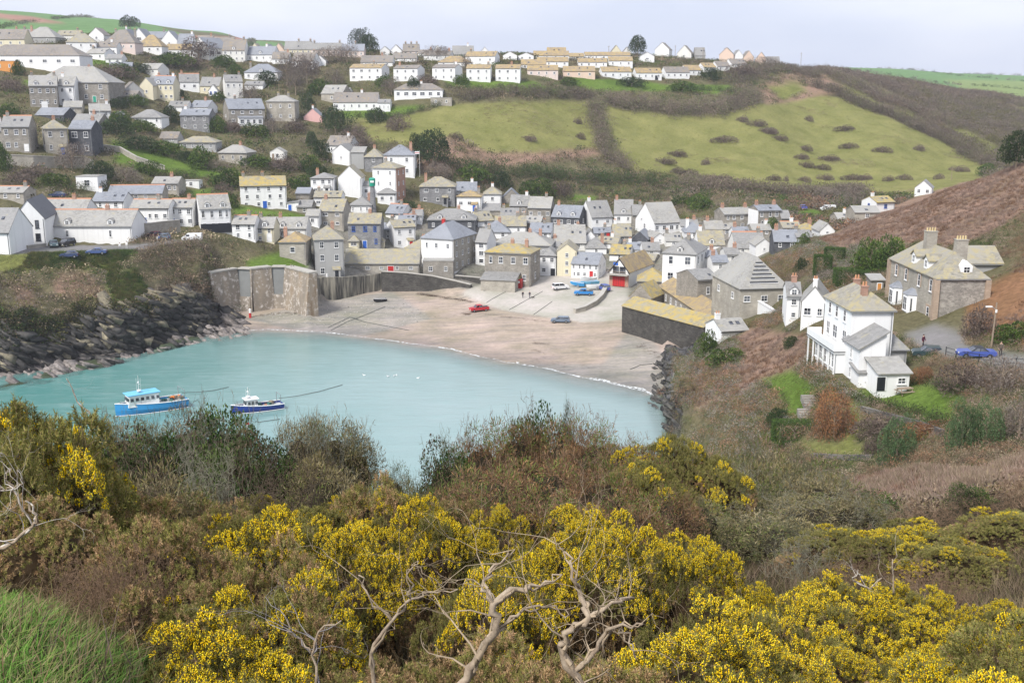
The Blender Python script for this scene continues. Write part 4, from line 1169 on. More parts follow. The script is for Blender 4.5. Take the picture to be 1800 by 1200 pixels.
rt_, w_, d_, h_, r_ = H(1300,1384,548,506,452,'sl','h','large stone hall with hipped slate roof and rows of solar panels',rt='h',yaw=8,d=17,win=(3,1),side=(2,1),ws=(1.3,1.3),name='hall',cat='hall')
# rows of panels on the front hip
def solar(root, w, d, h, r):
    W, D = w / 2, d / 2
    run = D * 0.95 if w >= d else W * 0.95
    nx, nz = 0, 0
    sl = math.atan2(r, run)
    for k in range(6):
        t = 0.12 + 0.13 * k
        half = W * (1 - t) * 0.66
        y = -D + run * t
        z = h + r * t + 0.22
        mb = MB(); mb.box((0, 0, 0), (2 * half, run * 0.085, 0.06))
        mb.mi = 1; mb.box((0, -run * 0.05, 0.02), (2 * half + .2, run * .018, 0.07))
        o = mb.build('solar_panel', [M['blackp'], M['frame']], root)
        o.location = (0, y, z + .05); o.rotation_euler = (sl, 0, 0)
solar(rt_, w_, d_, h_, r_)
H(1381,1406,566,522,496,'w','g','white cottage with grey roof and stepped white skylights',yaw=-10,d=9,win=(1,2),ws=(1,1),dorm=1,name='cottage')
H(1407,1450,570,531,500,'w','h','white gabled cottage with curved parapet and white chimney',rt='x',yaw=-18,d=9,win=(2,1),ch=(-.9,),chm='w',name='cottage')
H(1267,1314,612,581,560,'w','h','small white cliff-edge house with one dark window beside the fish cellars',yaw=14,d=7,win=(1,1),side=(1,1),ws=(1.1,1.1),z=9.6,ch=(-.9,),chm='w')
# --- rows on the far hill
G1 = 'two storey houses in a row above the pasture'
H(615,671,142,121,113,'w','t','long white two storey house with tan roof at the left end of the hill row',yaw=-16,d=9,win=(4,2),side=(1,1),ws=(1.4,1.2))
H(692,734,143,122,115,'w','b','white two storey house with brown roof second from the left of the hill row',yaw=-16,d=9,win=(3,2),group=G1)
H(760,800,142,121,115,'w','b','white two storey house with wooden balcony in the middle of the hill row',yaw=-18,d=9,win=(3,2),group=G1)
H(820,862,144,122,114,'w','t','white two storey house with orange-tan roof left of its twin',yaw=-4,d=8,win=(3,2),group=G1)
H(871,914,144,122,114,'w','t','white two storey house with orange-tan roof right of its twin',yaw=-4,d=8,win=(3,2),group=G1)
H(693,778,174,159,147,'w','b','long white bungalow with rows of tall windows above the pasture hedge',rt='h',d=10,win=(6,1),ws=(1.9,1.6),name='bungalow',ch=(.1,),chm='w')
H(586,664,195,181,163,'w','b','long low white farmhouse with brown roof and tall white chimney',win=(6,1),d=10,ch=(.25,),chm='w')
H(664,686,197,182,175,'w','g','small white extension with narrow arched windows on the farmhouse',win=(3,1),ws=(.6,1.4),d=7,name='outbuilding')
H(757,794,186,173,171,'sl','h','flat topped stone ruin at the corner of the pasture',rt='f',win=(2,1),d=5,name='outbuilding')
H(565,602,181,166,150,'sl','h','grey stone barn with pale glass-like roof above the farmhouse',yaw=-18,win=(1,1),name='barn',d=9)
H(634,690,117,110,98,'w','b','low house with broad brown roof behind the left end of the hill row',d=12,win=(3,1))
H(690,732,109,103,94,'w','b','white bungalow with small arched window behind the hill row',win=(3,1),name='bungalow')
H(668,685,97,90,82,'w','g','first small white gable right of the dark cypress',rt='x',win=(0,0),d=9)
H(686,706,93,86,79,'w','b','second small white gable right of the dark cypress',rt='x',win=(1,1),d=9)
H(708,736,93,86,78,'pp','b','pale pink house with several chimneys on the skyline',win=(3,1),ch=(-.8,0,.8))
H(745,791,107,98,90,'w','b','white house with brown roof and end gable right of the bare skyline trees',win=(3,1),yaw=-12,side=(1,1))
H(758,780,93,87,80,'w','g','white gable alone on the skyline above the brown roofed house',rt='x',win=(1,1))
H(795,832,91,87,81,'gr','g','grey house with white chimney on the skyline',win=(2,1),ch=(.5,),chm='w')
H(770,828,117,110,99,'w','t','bungalow with large orange-tan hipped roof behind the hill row',rt='h',d=11,win=(3,1),name='bungalow')
H(818,870,113,100,91,'w','t','white house with tan roof and plain side wall above the twin houses',win=(3,1),yaw=-14,d=9)
H(820,836,92,88,85,'w','b','tiny white gable left of the big round trees',rt='x',win=(0,0),d=6)
H(843,861,92,88,83,'w','b','tiny white gable just left of the round trees',rt='x',win=(1,1),d=6)
H(884,909,105,98,91,'w','b','white gabled bungalow under the round trees',rt='x',d=9,win=(1,1),name='bungalow')
H(911,938,107,99,93,'w','b','white gabled bungalow right of the one under the round trees',rt='x',d=9,win=(2,1),name='bungalow')
G2 = 'bungalows in rows on the far hill'
H(916,960,123,114,105,'w','t','white bungalow with long tan roof above the twin houses',win=(3,1),name='bungalow',group=G2)
H(927,981,135,124,115,'pp','t','pale pink bungalow first in the front row of the hill',win=(4,1),name='bungalow',group=G2)
H(990,1046,137,126,117,'p','t','peach coloured bungalow with blank tan roof in the front row',win=(3,1),name='bungalow',group=G2)
H(1058,1110,139,127,118,'w','t','white bungalow right of the peach one in the front row',yaw=8,win=(4,1),name='bungalow',group=G2,side=(1,1))
H(1118,1163,141,129,120,'w','t','white bungalow with a dark patio door fourth in the front row',yaw=8,win=(4,1),name='bungalow',group=G2,door=('blackp',.8,1.5))
H(1170,1212,139,128,118,'w','b','white bungalow with brown roof where the front row starts to climb',yaw=12,win=(4,1),name='bungalow',group=G2,side=(1,1))
H(1206,1232,133,124,115,'w','t','short white bungalow with tan roof first on the climb',yaw=16,win=(3,1),name='bungalow',group=G2)
H(1237,1258,127,119,111,'w','t','short white bungalow second on the climb',yaw=18,win=(2,1),name='bungalow',group=G2)
H(1261,1283,125,117,108,'w','b','short white bungalow third on the climb with brown roof',yaw=18,win=(2,1),name='bungalow',group=G2)
H(1286,1312,121,113,104,'w','b','white bungalow with blank front at the top of the climb',yaw=20,win=(1,1),name='bungalow',group=G2)
H(944,999,117,109,101,'w','t','white bungalow with tan roof left in the second row',win=(4,1),name='bungalow',group=G2)
H(1016,1067,119,110,103,'w','t','white bungalow in the middle of the second row',win=(4,1),name='bungalow',group=G2)
H(1070,1112,118,108,100,'w','t','white bungalow at the end of the second row above dark hedges',win=(3,1),name='bungalow',group=G2)
H(938,1000,104,98,90,'w','t','low white bungalow left in the third row',win=(4,1),name='bungalow',group=G2)
H(1028,1108,105,98,92,'w','t','very long white bungalow at the back of the third row',win=(6,1),name='bungalow',group=G2)
H(1074,1092,95,87,77,'c','b','cream twin gable beside the square clipped tree',rt='x',win=(1,1))
H(1094,1110,97,91,83,'w','b','white gable tucked left of the square clipped tree',rt='x',win=(0,0),d=6)
H(1125,1150,109,100,92,'w','g','wide white gable with garage door right of the square clipped tree',rt='x',win=(1,1),ws=(2,1))
H(1151,1176,98,86,75,'w','b','tall white gable in front of the small rounded skyline tree',rt='x',win=(0,0),d=10,yaw=-18)
H(1190,1215,98,89,80,'k','b','cream gable right of the tall white gable',rt='x',win=(1,1),yaw=-18,d=10)
H(1222,1240,98,91,84,'gr','g','small grey house with white side on the skyline',win=(1,1))
H(1264,1289,108,97,84,'p','b','peach gable at the end of the skyline houses',rt='x',win=(0,0),yaw=-16,d=10)
H(1290,1306,106,97,86,'w','g','white gable squeezed between two peach gables',rt='x',win=(0,0),d=9)
H(1307,1325,105,96,87,'p','b','middle peach gable of the three on the brow',rt='x',win=(0,0),d=9)
H(1327,1348,107,98,89,'p','b','last peach gable before the open hillside',rt='x',win=(0,0),yaw=-16,d=10)
H(1350,1372,107,102,93,'w','g','low white house ending the skyline row on the right',win=(1,1))

# --- more of the crowd of roofs
for a in (
 (640,668,412,398,388,'w','g','small white cottage squeezed behind the slate-grey house',{'win':(2,1)}),
 (672,692,420,404,392,'gr','n','narrow grey cottage left of the white house with the brown lichened roof',{'win':(1,2)}),
 (700,742,392,380,368,'w','g','cottage with red ridge and grey slates above the alley',{'ridge':True,'win':(2,1),'ch':(.8,),'chm':'b'}),
 (520,545,352,340,330,'s','n','dark slate roofed store left of the low hipped house',{'win':(0,0),'name':'store','cat':'store'}),
 (522,548,376,364,352,'s','g','low stone shed between the golden roofed house and the triple window cottage',{'win':(1,1),'name':'shed'}),
 (880,912,392,380,366,'w','g','white cottage with rough slate roof below the slate dormer cottage',{'win':(2,1),'ch':(-.8,)}),
 (912,950,404,392,380,'s','h','brown cottage roof between the steel-blue roof and the middle terrace',{'win':(2,1),'yaw':-14}),
 (985,1022,417,408,398,'k','g','cream cottage under the long dark slate-hung building',{'win':(2,1)}),
 (940,985,444,434,420,'w','g','cottage with steep patched roof above the corner shop',{'win':(2,1),'ch':(.7,),'chm':'b'}),
 (1048,1085,437,428,416,'w','y','white cottage with ochre roof behind the inn',{'win':(2,1),'yaw':-18}),
 (1130,1160,452,440,426,'w','g','white cottage between the lifeboat house and the large hotel',{'win':(1,1)}),
 (1118,1150,470,458,446,'sl','y','long ochre-roofed shed behind the lifeboat house',{'win':(2,1),'yaw':-20,'name':'shed'}),
 (1196,1228,408,398,386,'w','g','white cottage right of the chapel hall',{'win':(1,1),'ch':(.8,),'chm':'b'}),
 (1290,1322,420,411,399,'w','n','white cottage with slate roof under the grey stone terrace',{'win':(2,1)}),
 (1322,1356,414,405,394,'s','h','low stone cottage right of the white cottage under the grey stone terrace',{'win':(2,1)}),
 (1400,1428,424,417,408,'s','g','small slate cottage at the edge of the valley bushes',{'win':(1,1)}),
 (1275,1300,462,448,438,'k','g','cream cottage squeezed behind the solar panel hall',{'win':(1,1)}),
 (1236,1262,468,452,440,'w','n','white cottage right of the large hotel',{'win':(1,1),'ch':(.5,),'chm':'b'}),
 (60,96,118,112,104,'k','b','low cream annexe behind the very long white house',{'win':(2,1)}),
 (186,214,112,104,96,'w','g','small white house on the slope below the golden hipped roof',{'win':(2,1)}),
 (212,240,180,170,160,'s','b','stone outbuilding behind the brown roofed gable',{'win':(1,1),'name':'outbuilding'}),
 (262,284,150,142,134,'w','g','white cottage roof above the cream house with small roof windows',{'win':(1,1)}),
 (296,330,196,188,178,'w','g','white cottage with grey roof above the white pyramid bungalow',{'win':(2,1)}),
 (430,462,158,150,143,'w','g','low white garage below the pale slate hipped house',{'win':(1,1),'name':'garage','cat':'garage'}),
 (246,290,70,63,56,'gr','n','blue-grey roofed house on the skyline right of the windswept tree',{'win':(2,1)}),
 (372,410,82,74,66,'k','b','cream house with brown roof on the skyline above the balcony gable',{'win':(3,1),'ch':(.6,)}),
 (345,372,74,67,61,'w','b','small white house behind the balcony gable',{'win':(2,1)}),
 (455,500,106,99,91,'w','g','white bungalow below the yellow gable',{'win':(3,1),'name':'bungalow'}),
 (20,60,64,58,52,'k','b','low pale house on the left skyline under the farmland',{'win':(2,1)}),
 (575,612,172,163,155,'k','g','pale outbuilding with white roof panels beside the grey stone barn',{'win':(1,1),'name':'outbuilding','yaw':-10}),
 (735,760,100,94,88,'w','b','small white house right of the chimneyed pink house',{'win':(2,1)}),
 (962,995,96,90,84,'w','t','tiny white bungalow on the skyline behind the third row',{'win':(2,1),'name':'bungalow'}),
 (1000,1026,106,100,94,'k','t','short cream bungalow between the two long third row ones',{'win':(2,1),'name':'bungalow'}),
): H(*a[:8], **a[8])
# ---------------------------------------------------------------- fish cellars on the harbour edge
def world_house(x, y, z, w, d, h, r, yaw, wall, roof, rt, label, name='building', cat=None, win=(0, 0), side=(0, 0), found=3.0, ws=(1, 1.2), group=None):
    root = empty(name, (x, y, z), R(yaw), label, cat or name.replace('_', ' '), group)
    W, D = w / 2, d / 2; f = -found
    mb = MB()
    if rt == 'g': mb.prism([(-D, f), (D, f), (D, h), (0, h + r), (-D, h)], 'x', -W, W)
    elif rt == 'x': mb.prism([(-W, f), (W, f), (W, h), (0, h + r), (-W, h)], 'y', -D, D)
    else: mb.box((0, 0, (h + f) / 2), (w, d, h - f))
    mb.build('wall', [M[wall]], root)
    roof_mesh(w, d, h, r, rt)[0].build('roof', [M['R'][roof]], root)
    for j in range(win[1]):
        for i in range(win[0]):
            add_window(root, -W + w * (i + .5) / win[0], -D, h / win[1] * (j + .55), 0, *ws)
    return root
m = mat_stone('harbour_dark_stone', (0.05, 0.047, 0.044), (0.125, 0.118, 0.105), (0.085, 0.08, 0.074), 0.5, 0.2)
# wet, weed-dark foot of the wall
n_, l_ = m.node_tree.nodes, m.node_tree.links
M['hs'] = m
ca, cb = Vector((24.9, 239.8)), Vector((39.4, 216.5))
dirv = (cb - ca).normalized(); nrm = Vector((dirv.y, -dirv.x))      # outward, towards the sea
cen = (ca + cb) / 2 - nrm * 3.6 if nrm.x < 0 else (ca + cb) / 2 + nrm * 3.6
if nrm.x > 0: nrm = -nrm
cen = (ca + cb) / 2 - nrm * 3.6
yawf = math.degrees(math.atan2(dirv.y, dirv.x))
world_house(cen.x, cen.y, 2.2, (cb - ca).length, 7.2, 6.2, 1.7, yawf, 'hs', 'o', 'g', 'long dark stone fish cellar with golden lichen roof standing on the beach', 'fish_cellar', 'fish cellar', found=4)
ba, bb = Vector((37.0, 268.0)), Vector((42.0, 228.0))
dv = (bb - ba).normalized(); nn = Vector((dv.y, -dv.x)); nn = -nn if nn.x > 0 else nn
cc = (ba + bb) / 2 - nn * 3.5
world_house(cc.x, cc.y, 4.0, (bb - ba).length, 7.0, 4.0, 2.0, math.degrees(math.atan2(dv.y, dv.x)), 's', 't', 'g', 'rear cellar wing with grey and orange-brown roof along the courtyard', 'fish_cellar', 'fish cellar', win=(9, 1), ws=(1.0, 1.6))
H(1120, 1172, 514, 494, 472, 's', 'o', 'cellar wing with bright golden hipped roof nearest the lifeboat house', rt='h', yaw=-8, d=9, win=(0, 0), name='fish_cellar', cat='fish cellar', z=4.8)
H(1106, 1144, 548, 522, 500, 's', 'o', 'short cellar wing with golden gable roof closing the courtyard', rt='x', yaw=-30, d=8, win=(0, 0), name='fish_cellar', cat='fish cellar', z=3.2)

# ---------------------------------------------------------------- lifeboat house
r_, w_, d_, h_, rr_ = H(1071, 1105, 503, 477, 452, 'w', 't', 'lifeboat house with timber gable balcony above big dark red doors', rt='x', yaw=-28, d=18, win=(0, 0), name='lifeboat_house', cat='lifeboat house', z=4.9)
mb = MB(); mb.box((0, -d_/2 - .12, 1.5), (w_ * .98, .24, 3.0)); mb.build('brick_base', [M['b']], r_)
mb = MB(); mb.box((0, -d_/2 - .3, 1.35), (w_ * .62, .16, 2.6))
mb.mi = 1
for i in range(-2, 3): mb.box((i * w_ * .12, -d_/2 - .4, 1.35), (.06, .05, 2.6))
mb.build('boathouse_door', [M['redp'], M['blackp']], r_)
mb = MB(); mb.box((0, -d_/2 - .9, 3.2), (w_ + .3, 1.7, .18)); bo = mb.build('balcony', [M['con']], r_)
mb = MB()
mb.box((0, -d_/2 - 1.7, 4.2), (w_ + .3, .07, .08))
for i in range(15): mb.box((-w_/2 + w_ * i / 14, -d_/2 - 1.7, 3.7), (.05, .05, 1.0))
mb.build('balustrade', [M['wood']], bo)
for sx in (-1, 1): add_window(r_, sx * w_ * .17, -d_/2, h_ + .35, 0, 1.7, 1.7, frame='blackp')
mb = MB(); mb.box((-w_ * .18, -d_/2 - .14, h_ + 1.9), (1.3, .06, .8)); mb.build('blue_sign_board', [M['bluep']], r_)
mb = MB()
for sx in (-1, 1):
    mb.prism([(0, -.35), (0, 0), (sx * (w_/2 + .35), -rr_ * (w_/2 + .35)/(w_/2)), (sx * (w_/2 + .35), -rr_ * (w_/2 + .35)/(w_/2) - .35)], 'y', -d_/2 - .28, -d_/2 - .16)
bb_ = mb.build('bargeboard', [M['blackp']], r_); bb_.location = (0, 0, h_ + rr_)

# ---------------------------------------------------------------- white villa above the garden
r_, w_, d_, h_, rr_ = H(1490, 1563, 655, 546, 503, 'w', 'y', 'tall white villa with long balcony over a glazed verandah above the lawns', rt='h', yaw=3, d=9.5, z=21.8, win=(0, 0), found=5, rise=2.0, ch=(), name='villa', cat='villa')
W_, D_ = w_ / 2, d_ / 2
for y in (-2.6, 0.2, 2.7): add_window(r_, -W_, y, h_ - 1.15, -R(90), 0.95, 1.5, cols=1)
for y, ww in ((-2.9, 1.3), (0.4, 1.6), (2.9, 1.2)): add_window(r_, -W_, y, h_ - 3.75, -R(90), ww, 1.7)
mb = MB(); mb.box((-W_ - .95, 0.3, 2.55), (1.9, d_ + .8, .22)); bo = mb.build('balcony', [M['frame']], r_)
mb = MB()
mb.box((-W_ - 1.88, 0.3, 3.1), (.09, d_ + .8, .95)); mb.box((-W_ - .95, -D_ - .08, 3.1), (1.9, .09, .95)); mb.box((-W_ - .95, D_ + .66, 3.1), (1.9, .09, .95))
mb.mi = 1; mb.box((-W_ - 1.95, 0.3, 2.68), (.06, d_ + .9, .08)); mb.box((-W_ - .95, -D_ - .15, 2.68), (2.0, .06, .08))
mb.build('parapet', [M['frame'], M['blackp']], bo)
for k in range(6):
    mb = MB(); y = -D_ + .1 + (d_ + .3) * k / 5
    mb.box((-W_ - 1.75, y, 0.3), (.16, .16, 4.4)); mb.build('post', [M['frame']], r_)
mb = MB(); mb.box((-W_ - .75, -.9, 1.2), (1.5, d_ - 2.0, 2.5)); ve = mb.build('verandah', [M['frame']], r_)
for k in range(5): add_window(ve, -W_ - 1.5, -D_ + .9 + 1.55 * k, 1.35, -R(90), 1.1, 1.8, cols=2)
for xx, m_ in ((-1.3, 'b'), (1.0, 'b')): add_chimney(r_, xx * .4, xx * 2.2, h_ + 1.4, 1.1, .7, .7, m_, 2, 'pot')
H(1507, 1552, 682, 613, 586, 'w', 'g', 'white wing of the villa with one steep grey roof slope', rt='m', yaw=3, d=5.2, z=21.2, win=(0, 0), name='villa_annexe', cat='annexe', side=(1, 2), ws=(.7, 1.3))
H(1554, 1592, 645, 612, 588, 'gr', 'g', 'grey slate-clad block with hipped roof between the villa and the lane', rt='h', yaw=2, d=6, z=22.3, win=(0, 0), name='villa_annexe', cat='annexe')
H(1543, 1597, 686, 656, 630, 'w', 'h', 'small white garden building with black door and slate roof below the villa', rt='s', yaw=6, d=3.3, z=21.9, win=(2, 1), ws=(.9, .9), door=('blackp', .08, 1.0), name='garden_building', cat='outbuilding', found=3)
H(1508, 1541, 678, 655, 640, 'w', 'g', 'tiny white lean-to between the villa and the garden building', rt='s', yaw=3, d=2.4, z=21.6, win=(1, 1), ws=(.6, .6), name='outbuilding')

# ---------------------------------------------------------------- stone villa with bays and dormers
r_, w_, d_, h_, rr_ = H(1640, 1729, 571, 490, 444, 'sl', 'y', 'big stone villa with white bay windows and tall yellow chimneys', rt='h', yaw=0, d=18.6, z=23.8, win=(0, 0), rise=3.0, found=5, name='villa', cat='villa')
W_, D_ = w_ / 2, d_ / 2
M['qb'] = mat_stone('worn_brick', (0.40, 0.29, 0.21), (0.50, 0.37, 0.27), (0.42, 0.38, 0.32), 0.3, 0.12)
M['sv'] = mat_stone('speckled_stone', (0.20, 0.18, 0.16), (0.46, 0.42, 0.37), (0.40, 0.38, 0.34), 0.32, 0.2)
mb = MB(); mb.box((0.1, -D_ - .04, (h_ - .2) / 2 - 1), (w_ - .9, .08, h_ - .2 + 2)); mb.build('speckled_end_wall', [M['sv']], r_)
for (x, y) in ((-W_, -D_), (-W_, D_), (W_, -D_)):
    mb = MB(); mb.box((x, y, h_/2 - .75), (.75, .75, h_ + 1)); mb.build('brick_quoin', [M['qb']], r_)
def ypos(f): return -D_ + d_ * f
for f, zz, ww, wh in ((.10, h_ - 1.4, 1.0, 1.7), (.34, h_ - 1.4, 1.0, 1.7), (.62, h_ - 1.4, 1.0, 1.7), (.84, h_ - 1.4, 1.0, 1.7), (.12, 1.2, 1.0, 1.9)):
    mb = MB()
    for s in (-1, 1): mb.box((-W_ - .03, ypos(f) + s * (ww/2 + .14), zz), (.10, .28, wh + .1))
    mb.box((-W_ - .03, ypos(f), zz + wh/2 + .15), (.10, ww + .56, .3))
    mb.build('brick_surround', [M['qb']], r_)
    add_window(r_, -W_, ypos(f), zz, -R(90), ww, wh, cols=1)
for f in (.44, .76):
    y = ypos(f)
    mb = MB(); mb.prism([(-W_, y - 1.5), (-W_ - 1.1, y - .95), (-W_ - 1.1, y + .95), (-W_, y + 1.5)], 'z', -2.5, 2.9)
    bay = mb.build('bay_window', [M['frame']], r_)
    mb = MB(); mb.add([(-W_, y - 1.65, 2.9), (-W_ - 1.25, y - 1.05, 2.9), (-W_ - 1.25, y + 1.05, 2.9), (-W_, y + 1.65, 2.9), (-W_, y - .7, 3.7), (-W_, y + .7, 3.7)],
        [(0, 3, 2, 1), (0, 1, 4), (1, 2, 5, 4), (2, 3, 5), (0, 4, 5, 3)])
    mb.build('bay_roof', [M['R']['n']], bay)
    add_window(bay, -W_ - 1.1, y, 1.5, -R(90), 1.5, 2.0)
    for s in (-1, 1):
        a = math.atan2(s * 1.1, .55)
        add_window(bay, -W_ - .55, y + s * 1.225, 1.5, -R(90) + s * R(63), .8, 2.0, cols=1)
for f in (.30, .56):
    y = ypos(f)
    mb = MB()
    mb.prism([(y - .9, h_ + .2), (y + .9, h_ + .2), (y + .9, h_ + 1.6), (y, h_ + 2.3), (y - .9, h_ + 1.6)], 'x', -W_ + .5, -W_ + 3.2)
    mb.mi = 1
    mb.prism([(y - 1.15, h_ + 1.5), (y, h_ + 2.36), (y + 1.15, h_ + 1.5), (y + 1.15, h_ + 1.64), (y, h_ + 2.5), (y - 1.15, h_ + 1.64)], 'x', -W_ + .3, -W_ + 3.3)
    dm = mb.build('dormer', [M['frame'], M['R']['y']], r_)
    add_window(dm, -W_ + .5, y, h_ + 1.1, -R(90), 1.0, 1.1)
mb = MB()
mb.prism([(-.1, h_ + .2), (1.5, h_ + .2), (1.5, h_ + 1.5), (.7, h_ + 2.2), (-.1, h_ + 1.5)], 'y', -D_ + .6, -D_ + 2.6)
dm = mb.build('dormer', [M['frame']], r_); add_window(dm, .7, -D_ + .6, h_ + 1.0, 0, .95, .9, frame='frame')
add_chimney(r_, -.4, ypos(.62), h_ + rr_ - .4, 2.3, 1.5, 1.3, 'sl', 4, 'ypot')
add_chimney(r_, .9, ypos(.2), h_ + rr_ - .6, 2.3, 1.5, 1.3, 'sl', 4, 'ypot')
H(1692, 1756, 530, 464, 433, 'gr', 'y', 'rear wing of the stone villa clad in pale slate', rt='g', yaw=0, d=7, Y=158, win=(1, 1), ws=(1.6, .5), name='villa_annexe', cat='annexe', found=5)
H(1530, 1552, 520, 493, 487, 'wood' if False else 's', 'h', 'little timber garden shed with orange door beside the stone villa', rt='s', d=2.5, win=(0, 0), door=('orangewood', .65, 1.0), name='shed', Y=172)

# ---------------------------------------------------------------- green capped stone stack
p = hit(656, 378, 60)
t = empty('stone_stack', p, 0, 'tapering stone stack with a bright green cowl among the roofs', 'chimney stack')
s_ = FPX / (p.y * CP - (p.z - CAMZ) * SP)
hh = (378 - 328) / s_
mb = MB(); mb.tube((0, 0, -2), (0, 0, hh), 6.5 / s_, 4.0 / s_, 14); mb.build('stack', [M['sg']], t)
mb = MB(); mb.tube((0, 0, hh), (0, 0, hh + 2.1), 5.2 / s_, 5.6 / s_, 14); mb.ball((0, 0, hh + 2.1), (5.8 / s_, 5.8 / s_, .5), 14, 6)
cw = mb.build('cowl', [M['greenp']], t)
mb = MB(); mb.box((0.05, -5.3 / s_, hh + 1.4), (1.1, .2, .6)); mb.build('opening', [M['frame']], cw)

# ---------------------------------------------------------------- harbour walls
def wall_run(name, label, cat, pts, mat, thick=0.9, zbot=None, coping=True, copm='con', group=None):
    """pts: (x, y, ztop) world points of the seaward face; the wall stands behind it"""
    c0 = Vector(pts[0][:3])
    zb = zbot if zbot is not None else min(float(zg(p[0], p[1])) for p in pts) - 2
    root = empty(name, (c0.x, c0.y, float(zg(c0.x, c0.y))), 0, label, cat, group)
    mb = MB(); cb_ = MB()
    P_ = [Vector((p[0], p[1], p[2])) - root.location for p in pts]
    zb -= root.location.z
    back = []
    for i, p in enumerate(P_):
        d = (P_[min(i + 1, len(P_) - 1)] - P_[max(i - 1, 0)]); d.z = 0; d.normalize()
        nb = Vector((-d.y, d.x, 0))
        if nb.y < 0 and abs(nb.y) > 0.05: nb = -nb
        back.append(nb * thick)
    for i in range(len(P_) - 1):
        a, b, ba, bb = P_[i], P_[i + 1], back[i], back[i + 1]
        vs = [(a.x, a.y, zb), (b.x, b.y, zb), (b.x + bb.x, b.y + bb.y, zb), (a.x + ba.x, a.y + ba.y, zb),
              a, b, b + bb, a + ba]
        mb.add(vs, [(0, 1, 2, 3), (4, 7, 6, 5), (0, 4, 5, 1), (1, 5, 6, 2), (2, 6, 7, 3), (3, 7, 4, 0)])
        if coping:
            o = Vector((0, 0, .16))
            e = .12
            ua, ub = ba.normalized() * e, bb.normalized() * e
            q = [a - ua + Vector((0, 0, .003)), b - ub + Vector((0, 0, .003)), b + bb + ub + Vector((0, 0, .003)), a + ba + ua + Vector((0, 0, .003))]
            cb_.add(q + [v + o for v in q], [(0, 3, 2, 1), (4, 5, 6, 7), (0, 1, 5, 4), (1, 2, 6, 5), (2, 3, 7, 6), (3, 0, 4, 7)])
    mb.build('wall_body', [M[mat]], root)
    if coping: cb_.build('coping', [M[copm]], root)
    return root

# salt-stained concrete sea wall with two recessed bays
m, n, l, b = nt('stained_sea_wall')
no, src = noise_node(n, l, 0.9, 7, 0.7, rnd=False)
mp = n.new('ShaderNodeMapping'); mp.inputs['Scale'].default_value = (1, 1, .3); l.new(src, mp.inputs[0])
n2 = n.new('ShaderNodeTexNoise'); n2.inputs['Scale'].default_value = .35; n2.inputs['Detail'].default_value = 5; l.new(mp.outputs[0], n2.inputs['Vector'])
c = mixc(n, l, ramp(n, l, n2.outputs['Fac'], .42, .62).outputs[0], (0.24, 0.205, 0.165), (0.32, 0.265, 0.20))
c = mixc(n, l, ramp(n, l, no.outputs['Fac'], .52, .64).outputs[0], c, (0.58, 0.53, 0.48))
c = mixc(n, l, ramp(n, l, n2.outputs['Fac'], .60, .72).outputs[0], c, (0.20, 0.13, 0.07))
l.new(c, b.inputs['Base Color']); b.inputs['Roughness'].default_value = .9
bump(n, l, b, no.outputs['Fac'], .6, .1)
M['saltwall'] = m
sw = empty('sea_wall', at_z(369, 481, 12.0).xy.to_3d(), 0, 'tall stained concrete sea wall with two grey recessed bays above the beach', 'sea wall')
sw.location.z = 0
def sw_panel(nm, p0, p1, z0, z1, mat, back=0.0, thick=2.2, parent=None, batter=1.4):
    a, b_ = at_z(p0[0], p0[1], 12.0), at_z(p1[0], p1[1], 12.0)
    d = (b_ - a); d.z = 0; d.normalize(); nb = Vector((-d.y, d.x, 0)); nb = -nb if nb.y < 0 else nb
    o = sw.location
    A, B = a - o + nb * back, b_ - o + nb * back
    f = lambda z: -nb * batter * (12 - z) / 12
    vs = []
    for z in (z0, z1):
        vs += [Vector((A.x, A.y, z)) + f(z), Vector((B.x, B.y, z)) + f(z), Vector((B.x, B.y, z)) + nb * thick, Vector((A.x, A.y, z)) + nb * thick]
    mb = MB(); mb.add(vs, [(0, 3, 2, 1), (4, 5, 6, 7), (0, 1, 5, 4), (1, 2, 6, 5), (2, 3, 7, 6), (3, 0, 4, 7)])
    return mb.build(nm, [M[mat]], parent or sw)
for i, (p0, p1) in enumerate([((369, 481), (417, 473)), ((440, 474), (477, 470)), ((500, 470), (543, 481))]):
    wp = sw_panel('wall_panel', p0, p1, -1, 12.0, 'saltwall')
    sw_panel('coping', (p0[0] - .3, p0[1]), (p1[0] + .3, p1[1]), 12.004, 12.35, 'con', -.15, 2.6, wp, 0)
    for q, s in ((p0, 1), (p1, -1)):
        if 369 < q[0] < 543: sw_panel('pilaster', q, (q[0] + s * 2.0, q[1]), -1, 12.0, 'saltwall', -.22, .2, wp)
M['recess'] = mat_plain('dark_grey_render', (0.20, 0.205, 0.20), .85, .2, .5)
for (p0, p1) in (((417, 473), (440, 474)), ((477, 470), (500, 470))):
    sw_panel('recess_panel', p0, p1, 5.2, 11.96, 'recess', .35, 1.8)
    sw_panel('coping', p0, p1, 12.004, 12.3, 'con', -.1, 2.4, None, 0)
    sw_panel('lower_panel', p0, p1, -1, 5.197, 'saltwall', .12, 2.0)
a, b_ = at_z(350, 466, 13.5), at_z(369, 481, 12.0)
wall_run('retaining_wall', 'short sloping wall with pale coping at the cliff end of the sea wall', 'wall', [(a.x, a.y, 13.2), (b_.x - .3, b_.y, 12.1)], 'saltwall', 1.0, 0)
def foot(px, py, h, z=None):
    p = hit(px, py, 60) if z is None else at_z(px, py, z)
    return (p.x, p.y, p.z + h)
m, n, l, b = nt('ribbed_rock')
no, src = noise_node(n, l, 1, 5, rnd=False)
mp = n.new('ShaderNodeMapping'); mp.inputs['Scale'].default_value = (1.3, 1.3, .16); l.new(src, mp.inputs[0]); l.new(mp.outputs[0], no.inputs['Vector'])
